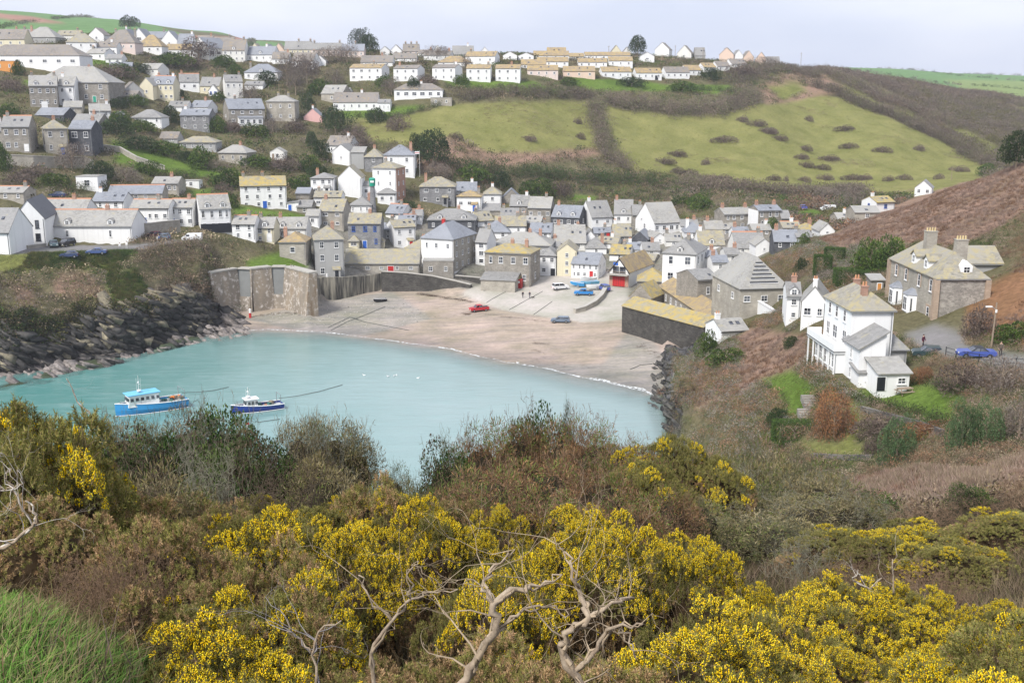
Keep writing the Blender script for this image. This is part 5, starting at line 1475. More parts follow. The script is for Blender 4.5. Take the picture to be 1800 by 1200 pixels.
l.new(ramp(n, l, no.outputs['Fac'], .38, .62, (.05, .048, .042, 1), (.27, .25, .20, 1)).outputs[0], b.inputs['Base Color']); b.inputs['Roughness'].default_value = .9; bump(n, l, b, no.outputs['Fac'], 1, .4)
M['rib'] = m
wall_run('rock_wall', 'rough upright rock face with vertical ribs below the grey harbour house', 'rock face',
         [(*at_z(543, 533, 2)[:2], 8.5), (*at_z(565, 529, 2)[:2], 8.2), (*at_z(590, 526, 2.2)[:2], 8.0), (*at_z(622, 520, 2.4)[:2], 7.6), (*at_z(645, 514, 2.6)[:2], 7.2), (*at_z(672, 511, 2.6)[:2], 7.4)], 'rib', 1.4, -1, False)
wall_run('quay_wall', 'dark stone quay wall sloping down to the slipway', 'wall',
         [(*at_z(671, 512, 2.6)[:2], 8.0), (*at_z(715, 512, 2.7)[:2], 7.7), (*at_z(760, 511, 2.9)[:2], 6.9), (*at_z(800, 513, 3)[:2], 5.9), (*at_z(827, 515, 3.0)[:2], 5.2)], 'hs', .9, 0)
wall_run('harbour_wall', 'dark wall linking the quay to the mossy shelter', 'wall',
         [(*at_z(800, 503, 3.4)[:2], 6.3), (*at_z(845, 506, 3.6)[:2], 6.3)], 'hs', .8, 1)
wall_run('slipway_wall', 'low curved stone wall with weed between the car ledge and the ramp', 'wall',
         [foot(1012, 551, 1.0), foot(1030, 547, 1.1), foot(1048, 538, 1.2), foot(1060, 526, 1.2), foot(1068, 512, 1.2)], 'sl', .9, 1.5)
wall_run('garden_wall', 'white garden wall stepping down in front of the stone hall', 'wall',
         [(*at_z(1326, 531, 15)[:2], 15.6), (*at_z(1352, 545, 15)[:2], 15.4), (*at_z(1384, 566, 15)[:2], 15.3)], 'w', .4, 9, True, 'frame')
wall_run('terrace_wall', 'long stone retaining wall under the big stone villas at the left edge', 'wall',
         [foot(-20, 292, 3.2), foot(60, 296, 3.4), foot(95, 296, 3.2), foot(150, 296, 3.2), foot(163, 298, 2.5)], 'sl', .7)
wall_run('lane_wall', 'low stone wall along the cliff edge of the car park', 'wall', [foot(20, 436, .7), foot(50, 438, .7), foot(82, 434, .7)], 'sl', .5)
wall_run('field_wall', 'stone wall climbing the slope right of the slate-hung block', 'wall', [foot(165, 262, 1.6), foot(210, 268, 1.6), foot(240, 285, 1.6), foot(290, 300, 1.4)], 'sl', .5)
wall_run('terrace_wall', 'low stone retaining wall under the upper lawn of the white villa', 'wall', [foot(1512, 722, .5), foot(1560, 735, .5), foot(1610, 748, .5), foot(1660, 764, .5)], 'sd', .4, None, False)
wall_run('terrace_wall', 'short stone retaining wall at the foot of the lower lawn', 'wall', [foot(1425, 806, .5), foot(1475, 810, .5), foot(1530, 808, .5)], 'sd', .4, None, False)
wall_run('yard_wall', 'stone wall below the long white cottage with blue doors', 'wall', [foot(236, 416, 3.0), foot(262, 416, 3.2), foot(290, 412, 3.2), foot(318, 408, 3)], 'sl', .6)

# ---------------------------------------------------------------- vehicles
def car(px, py, rz, paint, label, kind='hatch', Y=None, z=None, L=None, glass_roof=False, cat='car', name='parked_car'):
    p = hit(px, py, 60) if z is None else at_z(px, py, z)
    root = empty(name, p, R(rz), label, cat)
    L = L or {'hatch': 3.9, 'estate': 4.5, 'saloon': 4.5, 'pickup': 4.9, 'van': 4.9, 'suv': 4.4, 'roadster': 4.3}[kind]
    k = L / 4.4; W = .86 if kind != 'van' else .95
    prof = {  # lower body (x front = -), z
     'hatch': [(-2.2, .35), (-2.2, .75), (-1.95, .92), (-.95, 1.0), (2.1, 1.02), (2.2, .7), (2.15, .35)],
     'estate': [(-2.2, .35), (-2.22, .7), (-2.0, .88), (-1.0, .98), (2.15, 1.0), (2.2, .6), (2.15, .35)],
     'saloon': [(-2.2, .35), (-2.22, .68), (-2.0, .85), (-1.0, .95), (1.3, .98), (2.15, .95), (2.22, .65), (2.15, .35)],
     'roadster': [(-2.2, .35), (-2.22, .66), (-2.0, .82), (-.8, .92), (1.2, .94), (2.15, .9), (2.22, .6), (2.15, .35)],
     'pickup': [(-2.2, .45), (-2.22, .85), (-2.05, 1.0), (-1.1, 1.1), (2.2, 1.12), (2.2, .5)],
     'suv': [(-2.2, .45), (-2.22, .9), (-2.05, 1.08), (-1.1, 1.15), (2.15, 1.18), (2.2, .5)],
     'van': [(-2.2, .4), (-2.22, .9), (-2.0, 1.15), (-1.5, 1.25), (2.2, 1.25), (2.2, .4)]}[kind]
    gh = {'hatch': [(-1.05, .98), (-.35, 1.45), (1.5, 1.46), (2.0, 1.0)],
          'estate': [(-1.1, .96), (-.4, 1.42), (1.85, 1.42), (2.1, .98)],
          'saloon': [(-1.1, .93), (-.35, 1.38), (.85, 1.38), (1.5, .96)],
          'roadster': [(-.8, .9), (-.2, 1.28), (.75, 1.28), (1.3, .92)],
          'pickup': [(-1.15, 1.08), (-.55, 1.65), (.55, 1.66), (.75, 1.1)],
          'suv': [(-1.15, 1.13), (-.6, 1.75), (1.9, 1.76), (2.1, 1.16)],
          'van': [(-1.65, 1.2), (-1.0, 1.9), (2.15, 1.95), (2.2, 1.2)]}[kind]
    key = paint
    if key not in M:
        M[key] = mat_plain('paint_' + key.replace('#', ''), PAINTS[key], .28, .04, 2, .1, .5)
    mb = MB(); mb.prism([(x * k, z_) for x, z_ in prof], 'y', -W, W)
    for sx in (-1, 1):
        for sy in (-1, 1): mb.box((sx * 1.38 * k, sy * (W - .02), .62), (.95, .1, .5))
    mb.build('body', [M[key]], root)
    mb = MB()
    g = [(x * k, z_) for x, z_ in gh]
    ins = W * .86
    n4 = len(g)
    lo = [(g[0][0], g[0][1]), (g[3][0], g[3][1])]
    vs = [(g[0][0], -W * .97, g[0][1]), (g[3][0], -W * .97, g[3][1]), (g[3][0], W * .97, g[3][1]), (g[0][0], W * .97, g[0][1]),
          (g[1][0], -ins, g[1][1]), (g[2][0], -ins, g[2][1]), (g[2][0], ins, g[2][1]), (g[1][0], ins, g[1][1])]
    mb.add(vs, [(0, 3, 2, 1), (4, 5, 6, 7), (0, 1, 5, 4), (1, 2, 6, 5), (2, 3, 7, 6), (3, 0, 4, 7)])
    cab = mb.build('cabin', [M[key] if kind == 'van' else M['glass']], root)
    mb = MB()
    mb.add([(g[1][0] - .05, -ins, g[1][1] + .004), (g[2][0] + .05, -ins, g[2][1] + .004), (g[2][0] + .05, ins, g[2][1] + .004), (g[1][0] - .05, ins, g[1][1] + .004),
            (g[1][0] + .1, -ins * .9, g[1][1] + .06), (g[2][0] - .1, -ins * .9, g[2][1] + .06), (g[2][0] - .1, ins * .9, g[2][1] + .06), (g[1][0] + .1, ins * .9, g[1][1] + .06)],
           [(0, 3, 2, 1), (4, 5, 6, 7), (0, 1, 5, 4), (1, 2, 6, 5), (2, 3, 7, 6), (3, 0, 4, 7)])
    for s in (-1, 1):
        for f in (.02, .5, .97):
            xa = g[0][0] + (g[3][0] - g[0][0]) * f; xb = g[1][0] + (g[2][0] - g[1][0]) * f
            mb.tube((xa, s * W * .98, g[0][1] + f * (g[3][1] - g[0][1])), (xb, s * ins, g[1][1]), .05, .05, 4)
    mb.build('car_roof', [M['blackp'] if kind == 'roadster' else M[key]], root)
    if kind == 'van':
        mb = MB(); mb.box((-1.28 * k, 0, 1.55), (.1, W * 1.6, .5), 0, R(42)); 
        for s in (-1, 1): mb.box((-.8 * k, s * (W * .93), 1.5), (.8, .05, .45))
        mb.build('windscreen', [M['glass']], root)
    if kind == 'pickup':
        mb = MB(); mb.box((1.45 * k, 0, 1.14), (1.3 * k, W * 1.6, .06)); mb.build('load_bed', [M['blackp']], root)
    for sx in (-1, 1):
        for sy in (-1, 1):
            mb = MB(); mb.tube((sx * 1.38 * k, sy * (W - .14), .33), (sx * 1.38 * k, sy * (W + .06), .33), .33, .33, 14)
            wh = mb.build('wheel', [M['tyre']], root)
            mb = MB(); mb.tube((sx * 1.38 * k, sy * (W + .03), .33), (sx * 1.38 * k, sy * (W + .08), .33), .19, .17, 10)
            mb.build('rim', [M['metal']], wh)
    for sy in (-1, 1):
        mb = MB(); mb.box((-2.2 * k, sy * W * .72, .68), (.06, .34, .16)); mb.build('headlight', [M['lamp']], root)
        mb = MB(); mb.box((2.2 * k, sy * W * .75, .75), (.06, .28, .16)); mb.build('tail_light', [M['redp']], root)
    return root
PAINTS = {'teal': (.10, .15, .16), 'black': (.03, .028, .03), 'navy': (.04, .06, .14), 'blue': (.06, .10, .24), 'maroon': (.18, .04, .06), 'whitecar': (.75, .75, .75),
          'red': (.50, .03, .04), 'steel': (.16, .21, .28), 'skyblue': (.03, .22, .55), 'cobalt': (.07, .11, .38), 'silver': (.45, .47, .50), 'violet': (.12, .12, .42), 'darkgreen': (.04, .07, .08)}
M['tyre'] = mat_plain('tyre_rubber', (.025, .025, .027), .85, .1)
M['lamp'] = mat_plain('lamp_glass', (.75, .75, .72), .15, .02)
car(95, 434, 115, 'teal', 'dark teal hatchback parked nose out beside the schoolhouse')
car(118, 433, 72, 'black', 'black car with red rear lights beside the teal hatchback', 'suv')
car(122, 454, 12, 'navy', 'dark blue hatchback parked by the cliff hedge', 'hatch')
car(170, 448, 8, 'blue', 'blue saloon on the open car park near the cliff hedge', 'saloon')
car(286, 421, -12, 'steel', 'steel blue hatchback under the yard wall', 'hatch')
car(271, 418, 60, 'maroon', 'maroon car tucked behind the steel blue hatchback', 'hatch')
car(338, 424, 6, 'whitecar', 'white van parked below the black shopfront', 'van', cat='van', name='parked_van')
car(842, 547, 22, 'red', 'red pickup truck standing on the sand', 'pickup', cat='pickup truck', name='pickup_truck')
car(985, 567, -6, 'steel', 'grey-blue estate car on the sand at the foot of the slipway', 'estate')
car(985, 509, -160, 'whitecar', 'white four wheel drive on the concrete platform', 'suv')
car(1026, 519, -8, 'skyblue', 'bright blue pickup with black load bed on the concrete platform', 'pickup', cat='pickup truck', name='pickup_truck')
car(1062, 511, -70, 'cobalt', 'blue van-like car beside the lifeboat house ramp', 'suv')
car(1715, 629, -8, 'cobalt', 'blue convertible with dark hood on the coast road', 'roadster', L=4.3)
car(1631, 628, -14, 'darkgreen', 'dark green car roof showing behind the bank below the lane', 'hatch', z=22.4)
car(1408, 368, -5, 'violet', 'violet-blue car on the lane up the valley', 'hatch')
car(1455, 371, 5, 'whitecar', 'white van on the lane up the valley', 'van', cat='van', name='parked_van')
car(208, 204, 10, 'silver', 'silver car parked above the tall pale pole', 'estate')
car(102, 347, 0, 'navy', 'navy car parked behind the grey roofed range', 'saloon')

# ---------------------------------------------------------------- small open boats and fishing boats
def hull_mesh(L, B, H_, sheer=.5, nseg=14, mi_top=1):
    mb = MB()
    rings = []
    for i in range(nseg + 1):
        t = i / nseg                      # 0 bow, 1 stern
        x = -L / 2 + L * t
        bw = B / 2 * (1 - (1 - t) ** 2.4) * (1 - .12 * t * t) if t < 1 else B / 2 * .86
        bw = max(bw, .03)
        top = H_ + sheer * (1 - t) ** 2
        kz = -.5 + .6 * (1 - t) ** 4
        ring = [(x, -bw, top), (x - .02, -bw * .93, top * .45), (x + .12 * (1 - t), -bw * .55, kz * .8), (x + .2 * (1 - t), 0, kz), (x + .12 * (1 - t), bw * .55, kz * .8), (x - .02, bw * .93, top * .45), (x, bw, top)]
        rings.append(ring)
    vs = [v for r in rings for v in r]
    fs = []
    for i in range(nseg):
        for k in range(6):
            fs.append((i * 7 + k, i * 7 + k + 1, (i + 1) * 7 + k + 1, (i + 1) * 7 + k))
    fs.append(tuple(nseg * 7 + k for k in range(7)))
    fs.append(tuple(range(6, -1, -1)))
    mb.add(vs, fs)
    return mb, rings
def fishing_boat(px, py, rz, L, B, paint, roofm, label, big):
    p = at_z(px, py, 0.0)
    root = empty('fishing_boat', p, R(rz), label, 'fishing boat')
    Hh = 1.6 if big else 1.0
    mb, rings = hull_mesh(L, B, Hh, .7)
    hl = mb.build('hull', [M[paint]], root)
    g = MB()
    for s in (0, 6): g.path([Vector(r[s]) + Vector((0, 0, .05)) for r in rings], .09, 5)
    g.build('gunwale', [M['frame']], root)
    dk = MB()
    dv = []
    for r in rings: dv += [(r[0][0], r[0][1] * .97, r[0][2] - .35), (r[6][0], r[6][1] * .97, r[6][2] - .35)]
    dk.add(dv, [(2 * i, 2 * i + 2, 2 * i + 3, 2 * i + 1) for i in range(len(rings) - 1)])
    dk.build('deck', [M['deck']], root)
    wl = MB()
    for s in (1, 5): wl.path([Vector((r[s][0], r[s][1] * 1.015, .12)) for r in rings], .07, 4)
    wl.build('waterline_stripe', [M['frame']], root)
    cl = L * (.42 if big else .22); cx = -L * .12
    cw = B * .66; chh = 2.3 if big else 1.7
    cb = MB()
    z0 = Hh - .3
    cb.add([(cx - cl/2 - .1, -cw/2 * .72, z0 + .2), (cx + cl/2, -cw/2, z0), (cx + cl/2, cw/2, z0), (cx - cl/2 - .1, cw/2 * .72, z0 + .2),
            (cx - cl/2 + .2, -cw/2 * .9, z0 + chh), (cx + cl/2, -cw/2 * .9, z0 + chh), (cx + cl/2, cw/2 * .9, z0 + chh), (cx - cl/2 + .2, cw/2 * .9, z0 + chh)],
           [(0, 3, 2, 1), (4, 5, 6, 7), (0, 1, 5, 4), (1, 2, 6, 5), (2, 3, 7, 6), (3, 0, 4, 7)])
    co = cb.build('wheelhouse', [M['frame']], root)
    rb = MB(); rb.box((cx + .05, 0, z0 + chh + .07), (cl + .5, cw * .98, .13)); rb.build('wheelhouse_roof', [M[roofm]], co)
    nw = 6 if big else 3
    for s in (-1, 1):
        for i in range(nw):
            w = MB(); w.box((cx - cl/2 + .5 + (cl - .7) * i / max(nw - 1, 1), s * cw/2 * .955, z0 + chh * .68), (cl / nw * .6, .06, .55)); w.build('window', [M['glass']], co)
    w = MB(); w.box((cx - cl/2 - .02, 0, z0 + chh * .68), (.08, cw * .75, .55), 0, R(14)); w.build('windscreen', [M['glass']], co)
    ms = MB(); mh = 3.2 if big else 2.2
    mx = cx - .4
    ms.tube((mx, 0, z0 + chh), (mx, 0, z0 + chh + mh), .06, .035, 6); ms.tube((mx, -.7, z0 + chh + mh * .55), (mx, .7, z0 + chh + mh * .55), .035, .035, 5)
    ms.tube((mx + .5, .45, z0 + chh), (mx + .5, .45, z0 + chh + mh * .8), .025, .02, 5); ms.tube((mx - .5, -.5, z0 + chh), (mx - .5, -.5, z0 + chh + mh * .9), .025, .02, 5)
    mo = ms.build('mast', [M['pale']], root)
    rd = MB(); rd.tube((mx, 0, z0 + chh + .35), (mx, 0, z0 + chh + .6), .38, .38, 12); rd.ball((mx, 0, z0 + chh + mh * .62), (.16, .16, .16), 8, 6); rd.build('radar', [M['frame']], mo)
    random.seed(3 if big else 5)
    gx0, gx1 = cx + cl/2 + .5, L/2 - .4
    for i in range(16 if big else 8):
        c_ = (random.uniform(gx0, gx1), random.uniform(-B * .32, B * .32), Hh - .1 + random.uniform(0, .35))
        q = MB(); rr = random.uniform(.22, .42)
        q.box(c_, (rr * 1.6, rr * 1.3, rr), random.uniform(0, 3)); 
        q.build('gear_crate' , [M[random.choice(['netgreen', 'netblack', 'orange', 'netgreen', 'wood'])]], root)
    st = MB()
    for s in (-1, 1): st.tube((L/2 - .6, s * B * .38, Hh - .2), (L/2 - .6, s * B * .38, Hh + 1.7), .05, .05, 6)
    st.tube((L/2 - .6, -B * .38, Hh + 1.7), (L/2 - .6, B * .38, Hh + 1.7), .05, .05, 6); st.build('stern_frame', [M['metal']], root)
    q = MB()
    for s in (-1, 1):
        for i in range(5): q.tube((-L/2 + 1 + i * .8, s * min(B * .42, .25 + i * .3), Hh + .4), (-L/2 + 1 + i * .8, s * min(B * .42, .25 + i * .3), Hh + 1.05), .025, .025, 4)
        q.path([(-L/2 + 1 + i * .8, s * min(B * .42, .25 + i * .3), Hh + 1.05) for i in range(5)], .03, 4)
    q.build('bow_rail', [M['metal']], root)
    return root
M['deck'] = mat_plain('boat_deck', (.42, .43, .42), .7, .2, 2)
M['hullblue'] = mat_plain('hull_bright_blue', (.05, .30, .62), .35, .08, 1)
M['hullnavy'] = mat_plain('hull_navy', (.02, .05, .26), .35, .08, 1)
M['skyroof'] = mat_plain('sky_blue_paint', (.16, .48, .72), .45, .08, 1)
M['netgreen'] = mat_plain('fishing_net', (.06, .16, .13), .9, .3, 6)
M['netblack'] = mat_plain('black_pot', (.03, .03, .035), .9, .3, 6)
M['orange'] = mat_plain('orange_plastic', (.75, .22, .04), .5, .1)
M['rope'] = mat_plain('dark_rope', (.08, .09, .08), .9, .1)
fishing_boat(266, 722, 36, 12.4, 4.6, 'hullblue', 'skyroof', 'large bright blue fishing boat with pale blue wheelhouse roof', True)
fishing_boat(452, 722, 30, 9.2, 3.2, 'hullnavy', 'frame', 'small navy fishing boat with white wheelhouse and yellow flag', False)
def rope(pts, label, r=.05):
    W_ = [at_z(px, py, 0.05 + dz) for px, py, dz in pts]
    sm = []
    for i in range(len(W_) - 1):
        for k in range(6): sm.append(W_[i].lerp(W_[i + 1], k / 6))
    sm.append(W_[-1])
    o = W_[0].copy()
    mb = MB(); mb.path([q - o for q in sm], r, 5)
    t = mb.build('mooring_rope', [M['rope']]); t.location = o
    tag(t, label, 'rope')
rope([(320, 690, 1.0), (345, 689, .2), (375, 686, .05), (402, 680, .02)], 'mooring rope trailing from the stern of the large blue boat')
rope([(490, 700, .8), (520, 696, .1), (560, 688, .03), (602, 676, .02)], 'mooring rope trailing from the stern of the small navy boat')
rope([(452, 742, .1), (478, 738, .03), (492, 736, .02)], 'short submerged rope below the small navy boat')
def open_boat(px, py, rz, L, B, m1, label, trailer=True):
    p = hit(px, py, 60)
    root = empty('open_boat', p + Vector((0, 0, .75 if trailer else .25)), R(rz), label, 'boat')
    mb, rings = hull_mesh(L, B, .55, .25, 10); mb.build('hull', [M[m1]], root)
    g = MB()
    for s in (0, 6): g.path([Vector(r[s]) + Vector((0, 0, .03)) for r in rings], .06, 4)
    g.build('gunwale', [M['frame']], root)
    g = MB(); g.box((L * .05, 0, .35), (.35, B * .8, .05)); g.box((L * .3, 0, .35), (.35, B * .8, .05)); g.build('thwart', [M['wood']], root)
    if trailer:
        g = MB(); g.box((0, 0, -.45), (L * .9, .1, .1)); g.tube((.3, -B * .5, -.5), (.3, B * .5, -.5), .28, .28, 10); g.box((.3, 0, -.2), (.2, B * .7, .4)); g.build('trailer', [M['metal']], root)
open_boat(1036, 503, 28, 5.5, 1.9, 'skyroof', 'pale blue open boat on a trailer above the blue pickup')
open_boat(1046, 510, 20, 5.0, 1.8, 'frame', 'white open boat on a trailer right of the blue pickup')
open_boat(1015, 505, -20, 4.0, 1.5, 'hullblue', 'small blue dinghy behind the white four wheel drive')
open_boat(1033, 497, 35, 5.2, 1.9, 'frame', 'white open boat nearest the inn')
open_boat(668, 531, 30, 3.6, 1.5, 'netblack', 'dark dinghy heaped with gear at the top of the beach', False)

# ---------------------------------------------------------------- people and a dog
def skinned(pts, edges, radii, levels=1):
    me = bpy.data.meshes.new('tmp'); me.from_pydata(pts, edges, [])
    o = bpy.data.objects.new('tmp', me); COL.objects.link(o)
    sk = o.modifiers.new('skin', 'SKIN'); sk.use_smooth_shade = True
    for i, r in enumerate(radii):
        v = me.skin_vertices[0].data[i]; v.radius = (r, r) if not hasattr(r, '__len__') else r
    me.skin_vertices[0].data[0].use_root = True
    su = o.modifiers.new('sub', 'SUBSURF'); su.levels = levels; su.render_levels = levels
    bpy.context.view_layer.update()
    ev = o.evaluated_get(bpy.context.evaluated_depsgraph_get())
    out = bpy.data.meshes.new_from_object(ev)
    bpy.data.objects.remove(o); bpy.data.meshes.remove(me)
    return out
def person(px, py, rz, label, jacket, legs, hair, stride=.0, arm=.12, z=None, Y=None):
    p = hit(px, py, 60) if z is None else at_z(px, py, z)
    s = stride
    pts = [(0, 0, .95), (0, 0, 1.18), (0, .01, 1.42), (0, 0, 1.53), (0, -.02, 1.62), (0, -.01, 1.74),
           (-.10, 0, .88), (-.11, -s * .5, .50), (-.11, -s, .09), (-.11, -s - .14, .04),
           (.10, 0, .88), (.11, s * .4, .50), (.11, s, .09), (.11, s - .14, .04),
           (-.19, 0, 1.42), (-.24, s * .4, 1.14), (-.23, s * .5 - arm, .90), (-.22, s * .5 - arm - .03, .82),
           (.19, 0, 1.42), (.24, -s * .4, 1.14), (.23, -s * .5 - arm, .90), (.22, -s * .5 - arm - .03, .82)]
    ed = [(0, 1), (1, 2), (2, 3), (3, 4), (4, 5), (0, 6), (6, 7), (7, 8), (8, 9), (0, 10), (10, 11), (11, 12), (12, 13), (2, 14), (14, 15), (15, 16), (16, 17), (2, 18), (18, 19), (19, 20), (20, 21)]
    rad = [(.15, .12), (.14, .11), (.16, .11), .055, .085, .07, .09, .065, .05, .04, .09, .065, .05, .04, .07, .05, .04, .04, .07, .05, .04, .04]
    me = skinned(pts, ed, rad)
    nv = len(me.vertices); co = np.empty(nv * 3); me.vertices.foreach_get('co', co); co = co.reshape(-1, 3)
    tint = np.tile(np.array([.55, .36, .27]), (nv, 1))
    tint[(co[:, 2] < 1.49) & (co[:, 2] > .86)] = jacket
    tint[co[:, 2] < .90] = legs
    hands = (np.abs(co[:, 0]) > .15) & (co[:, 2] < .90) & (co[:, 2] > .74); tint[hands] = (.55, .36, .27)
    tint[co[:, 2] < .09] = (.03, .03, .03)
    a = me.attributes.new('tint', 'FLOAT_COLOR', 'POINT'); c_ = np.ones((nv, 4), np.float32); c_[:, :3] = tint; a.data.foreach_set('color', c_.ravel())
    root = empty('person', p, R(rz), label, 'person')
    link('body', me, root, [M['leaf']])
    mb = MB(); mb.ball((0, .02, 1.70), (.098, .11, .10), 10, 6)
    hk = 'hair_%d' % int(hair[0] * 1000)
    if hk not in M: M[hk] = mat_plain('hair', hair, .8, .1)
    mb.build('hair', [M[hk]], root, True)
person(919, 524, 20, 'person in black walking down the slipway left of a companion', (.03, .03, .04), (.04, .04, .05), (.08, .05, .03), .25)
person(931, 524, 10, 'person in dark clothes with a dog on the slipway', (.04, .04, .06), (.05, .05, .08), (.10, .06, .04), .1)
person(1622, 612, 40, 'person in dark red coat walking on the lane by the stone villa', (.10, .03, .05), (.03, .03, .04), (.06, .04, .03), .2)
person(1758, 626, -20, 'person in grey-brown coat walking behind the blue convertible', (.12, .10, .08), (.06, .05, .05), (.15, .11, .08), .15)
person(261, 423, 60, 'person in black standing by the maroon car', (.02, .02, .02), (.03, .03, .04), (.05, .04, .03), .2)
person(277, 427, -30, 'person in pale jacket walking past the yard wall', (.45, .45, .42), (.10, .12, .2), (.12, .09, .06), .1)
person(280, 426, 0, 'person in blue standing close to the pale jacketed walker', (.10, .14, .25), (.05, .05, .07), (.05, .04, .03), .1)
person(211, 440, 0, 'person with dark hair and white top at the cliff edge of the car park', (.7, .7, .7), (.3, .3, .32), (.02, .02, .02), .1)
person(223, 437, 0, 'person in white with black hat standing nearest the hedge', (.75, .75, .74), (.5, .5, .48), (.01, .01, .01), .1)
person(935, 501, 0, 'person in red jacket beside the stone harbour house', (.5, .03, .03), (.03, .03, .05), (.05, .04, .03), .1)
p = hit(937, 525, 60)
root = empty('dog', p, R(-60), 'small dark dog standing beside its owner on the slipway', 'dog')
me = skinned([(0, 0, .42), (0, -.25, .43), (0, -.38, .52), (0, -.46, .62), (0, -.60, .59), (0, .25, .43), (0, .42, .55),
              (-.09, -.27, .30), (-.09, -.27, .16), (-.09, -.29, .03), (.09, -.27, .30), (.09, -.27, .16), (.09, -.29, .03),
              (-.09, .22, .30), (-.09, .30, .17), (-.09, .27, .03), (.09, .22, .30), (.09, .30, .17), (.09, .27, .03)],
             [(0, 1), (1, 2), (2, 3), (3, 4), (0, 5), (5, 6), (1, 7), (7, 8), (8, 9), (1, 10), (10, 11), (11, 12), (5, 13), (13, 14), (14, 15), (5, 16), (16, 17), (17, 18)],
             [.11, .13, .08, .085, .045, .10, .025, .06, .035, .035, .06, .035, .035, .07, .035, .035, .07, .035, .035])
me.attributes.new('tint', 'FLOAT_COLOR', 'POINT').data.foreach_set('color', np.tile(np.array([.05, .04, .035, 1], np.float32), len(me.vertices)))
link('body', me, root, [M['leaf']])

# ---------------------------------------------------------------- lamp, rail, poles, marker, buoy, gulls
p = hit(1742, 612, 60)
t = empty('street_lamp', p, R(0), 'tall street lamp on a lichened timber pole beside the coast road', 'street lamp')
mb = MB(); mb.tube((0, 0, -1), (.15, 0, 5.6), .13, .09, 8); mb.build('pole', [M['wood']], t)
mb = MB(); mb.path([(.12, 0, 4.7), (-.2, 0, 5.0), (-.5, 0, 5.1)], .04, 6); mb.build('bracket', [M['metal']], t)
mb = MB(); mb.box((-.75, 0, 5.1), (.75, .25, .14)); mb.build('lamp_head', [M['frame']], t)
mb = MB(); mb.tube((.12, -.15, 4.4), (.12, -.15, 4.75), .13, .13, 8); mb.build('lamp_globe', [M['frame']], t)
pts = [hit(px, py, 60) for px, py in ((1662, 626), (1680, 631), (1700, 635), (1720, 639), (1741, 643), (1763, 646), (1785, 648), (1808, 650))]
t = empty('railing', pts[0], 0, 'black post and rail fence on the outer edge of the coast road', 'railing')
for q in pts:
    mb = MB(); d_ = q - pts[0]; mb.tube(d_ + Vector((0, 0, -.4)), d_ + Vector((0, 0, 1.15)), .05, .05, 6); mb.build('post', [M['blackp']], t)
for hz in (.55, 1.05):
    mb = MB(); mb.path([q - pts[0] + Vector((0, 0, hz)) for q in pts], .035, 5); mb.build('rail', [M['blackp']], t)
for px, py, top, lab in ((178, 230, 178, 'tall pale pole beside the white gabled cottage'), (491, 168, 148, 'thin pole among bare trees beside the stone hipped house'),
                         (1408, 108, 75, 'tall thin pole alone on the open brow'), (1187, 88, 66, 'thin pole behind the peach gables'), (1236, 92, 72, 'thin pole left of the three peach gables'), (1274, 90, 68, 'thin pole above the first peach gable'),
                         (1672, 318, 296, 'pole at the foot of the pasture near the bracken slope'), (1070, 96, 76, 'short thin pole behind the cream twin gable')):
    p = hit(px, py, 60); s_ = FPX / (p.y * CP - (p.z - CAMZ) * SP)
    mb = MB(); mb.tube((0, 0, -1), (0, 0, (py - top) / s_), .16 if px == 178 else .13, .1, 6)
    if px != 178: mb.box((0, 0, (py - top) / s_ - .5), (1.4, .1, .1))
    t = mb.build('utility_pole', [M['pale' if px == 178 else 'wood']]); t.location = p; tag(t, lab, 'pole')
p = at_z(735, 285, float(zg(45, 400))) if False else hit(738, 312, 60)
t = empty('flagpole', p, 0, 'flagpole with a small white and red flag right of the pyramid roofed house', 'flagpole')
mb = MB(); mb.tube((0, 0, -1), (0, 0, 9.0), .07, .05, 6); mb.build('pole', [M['pale']], t)
mb = MB(); mb.box((-.8, 0, 8.3), (1.5, .03, .9)); mb.mi = 1; mb.box((-.8, 0, 8.3), (1.52, .04, .22)); mb.build('flag', [M['frame'], M['redp']], t)
p = hit(440, 559, 60)
t = empty('marker_post', p, 0, 'short red and white marker post at the foot of the sea wall', 'marker post')
mb = MB(); mb.tube((0, 0, -.5), (0, 0, 1.2), .35, .3, 8); mb.build('red_base', [M['redp']], t)
mb = MB(); mb.tube((0, 0, 1.2), (0, 0, 1.9), .3, .3, 8); mb.ball((0, 0, 2.0), (.32, .32, .3), 8, 6); mb.build('white_top', [M['frame']], t)
p = at_z(434, 759, 0)
t = empty('buoy', p, R(30), 'orange and white marker buoy floating in front of the navy boat', 'buoy')
mb = MB(); mb.ball((0, 0, .1), (.4, .4, .35), 12, 8); mb.build('float', [M['orange']], t)
mb = MB(); mb.tube((0, 0, .3), (.2, 0, 1.5), .08, .04, 8); mb.build('staff', [M['frame']], t)
mb = MB(); mb.box((.2, 0, 1.4), (.5, .05, .35)); mb.build('flag', [M['redp']], t)
def gull(px, py, rz, label, z=0.0):
    p = at_z(px, py, z)
    root = empty('gull', p, R(rz), label, 'gull', 'gulls resting on the water')
    mb = MB(); mb.ball((0, 0, .10), (.24, .12, .12), 10, 6); mb.ball((-.22, 0, .28), (.075, .06, .07), 8, 6); mb.tube((-.15, 0, .15), (-.21, 0, .27), .06, .05, 6); mb.tube((.18, 0, .12), (.40, 0, .14), .07, .01, 6)
    mb.build('body', [M['frame']], root, True)
    mb = MB(); mb.tube((-.28, 0, .27), (-.36, 0, .25), .02, .005, 5); mb.build('beak', [M['orange']], root)
for i, (px, py) in enumerate(((640, 660), (682, 662), (693, 661), (697, 660), (735, 665))):
    gull(px, py, 40 * i, 'white gull resting on the open water of the harbour')
gull(910, 638, 10, 'single white gull at the edge of the sand', .05)
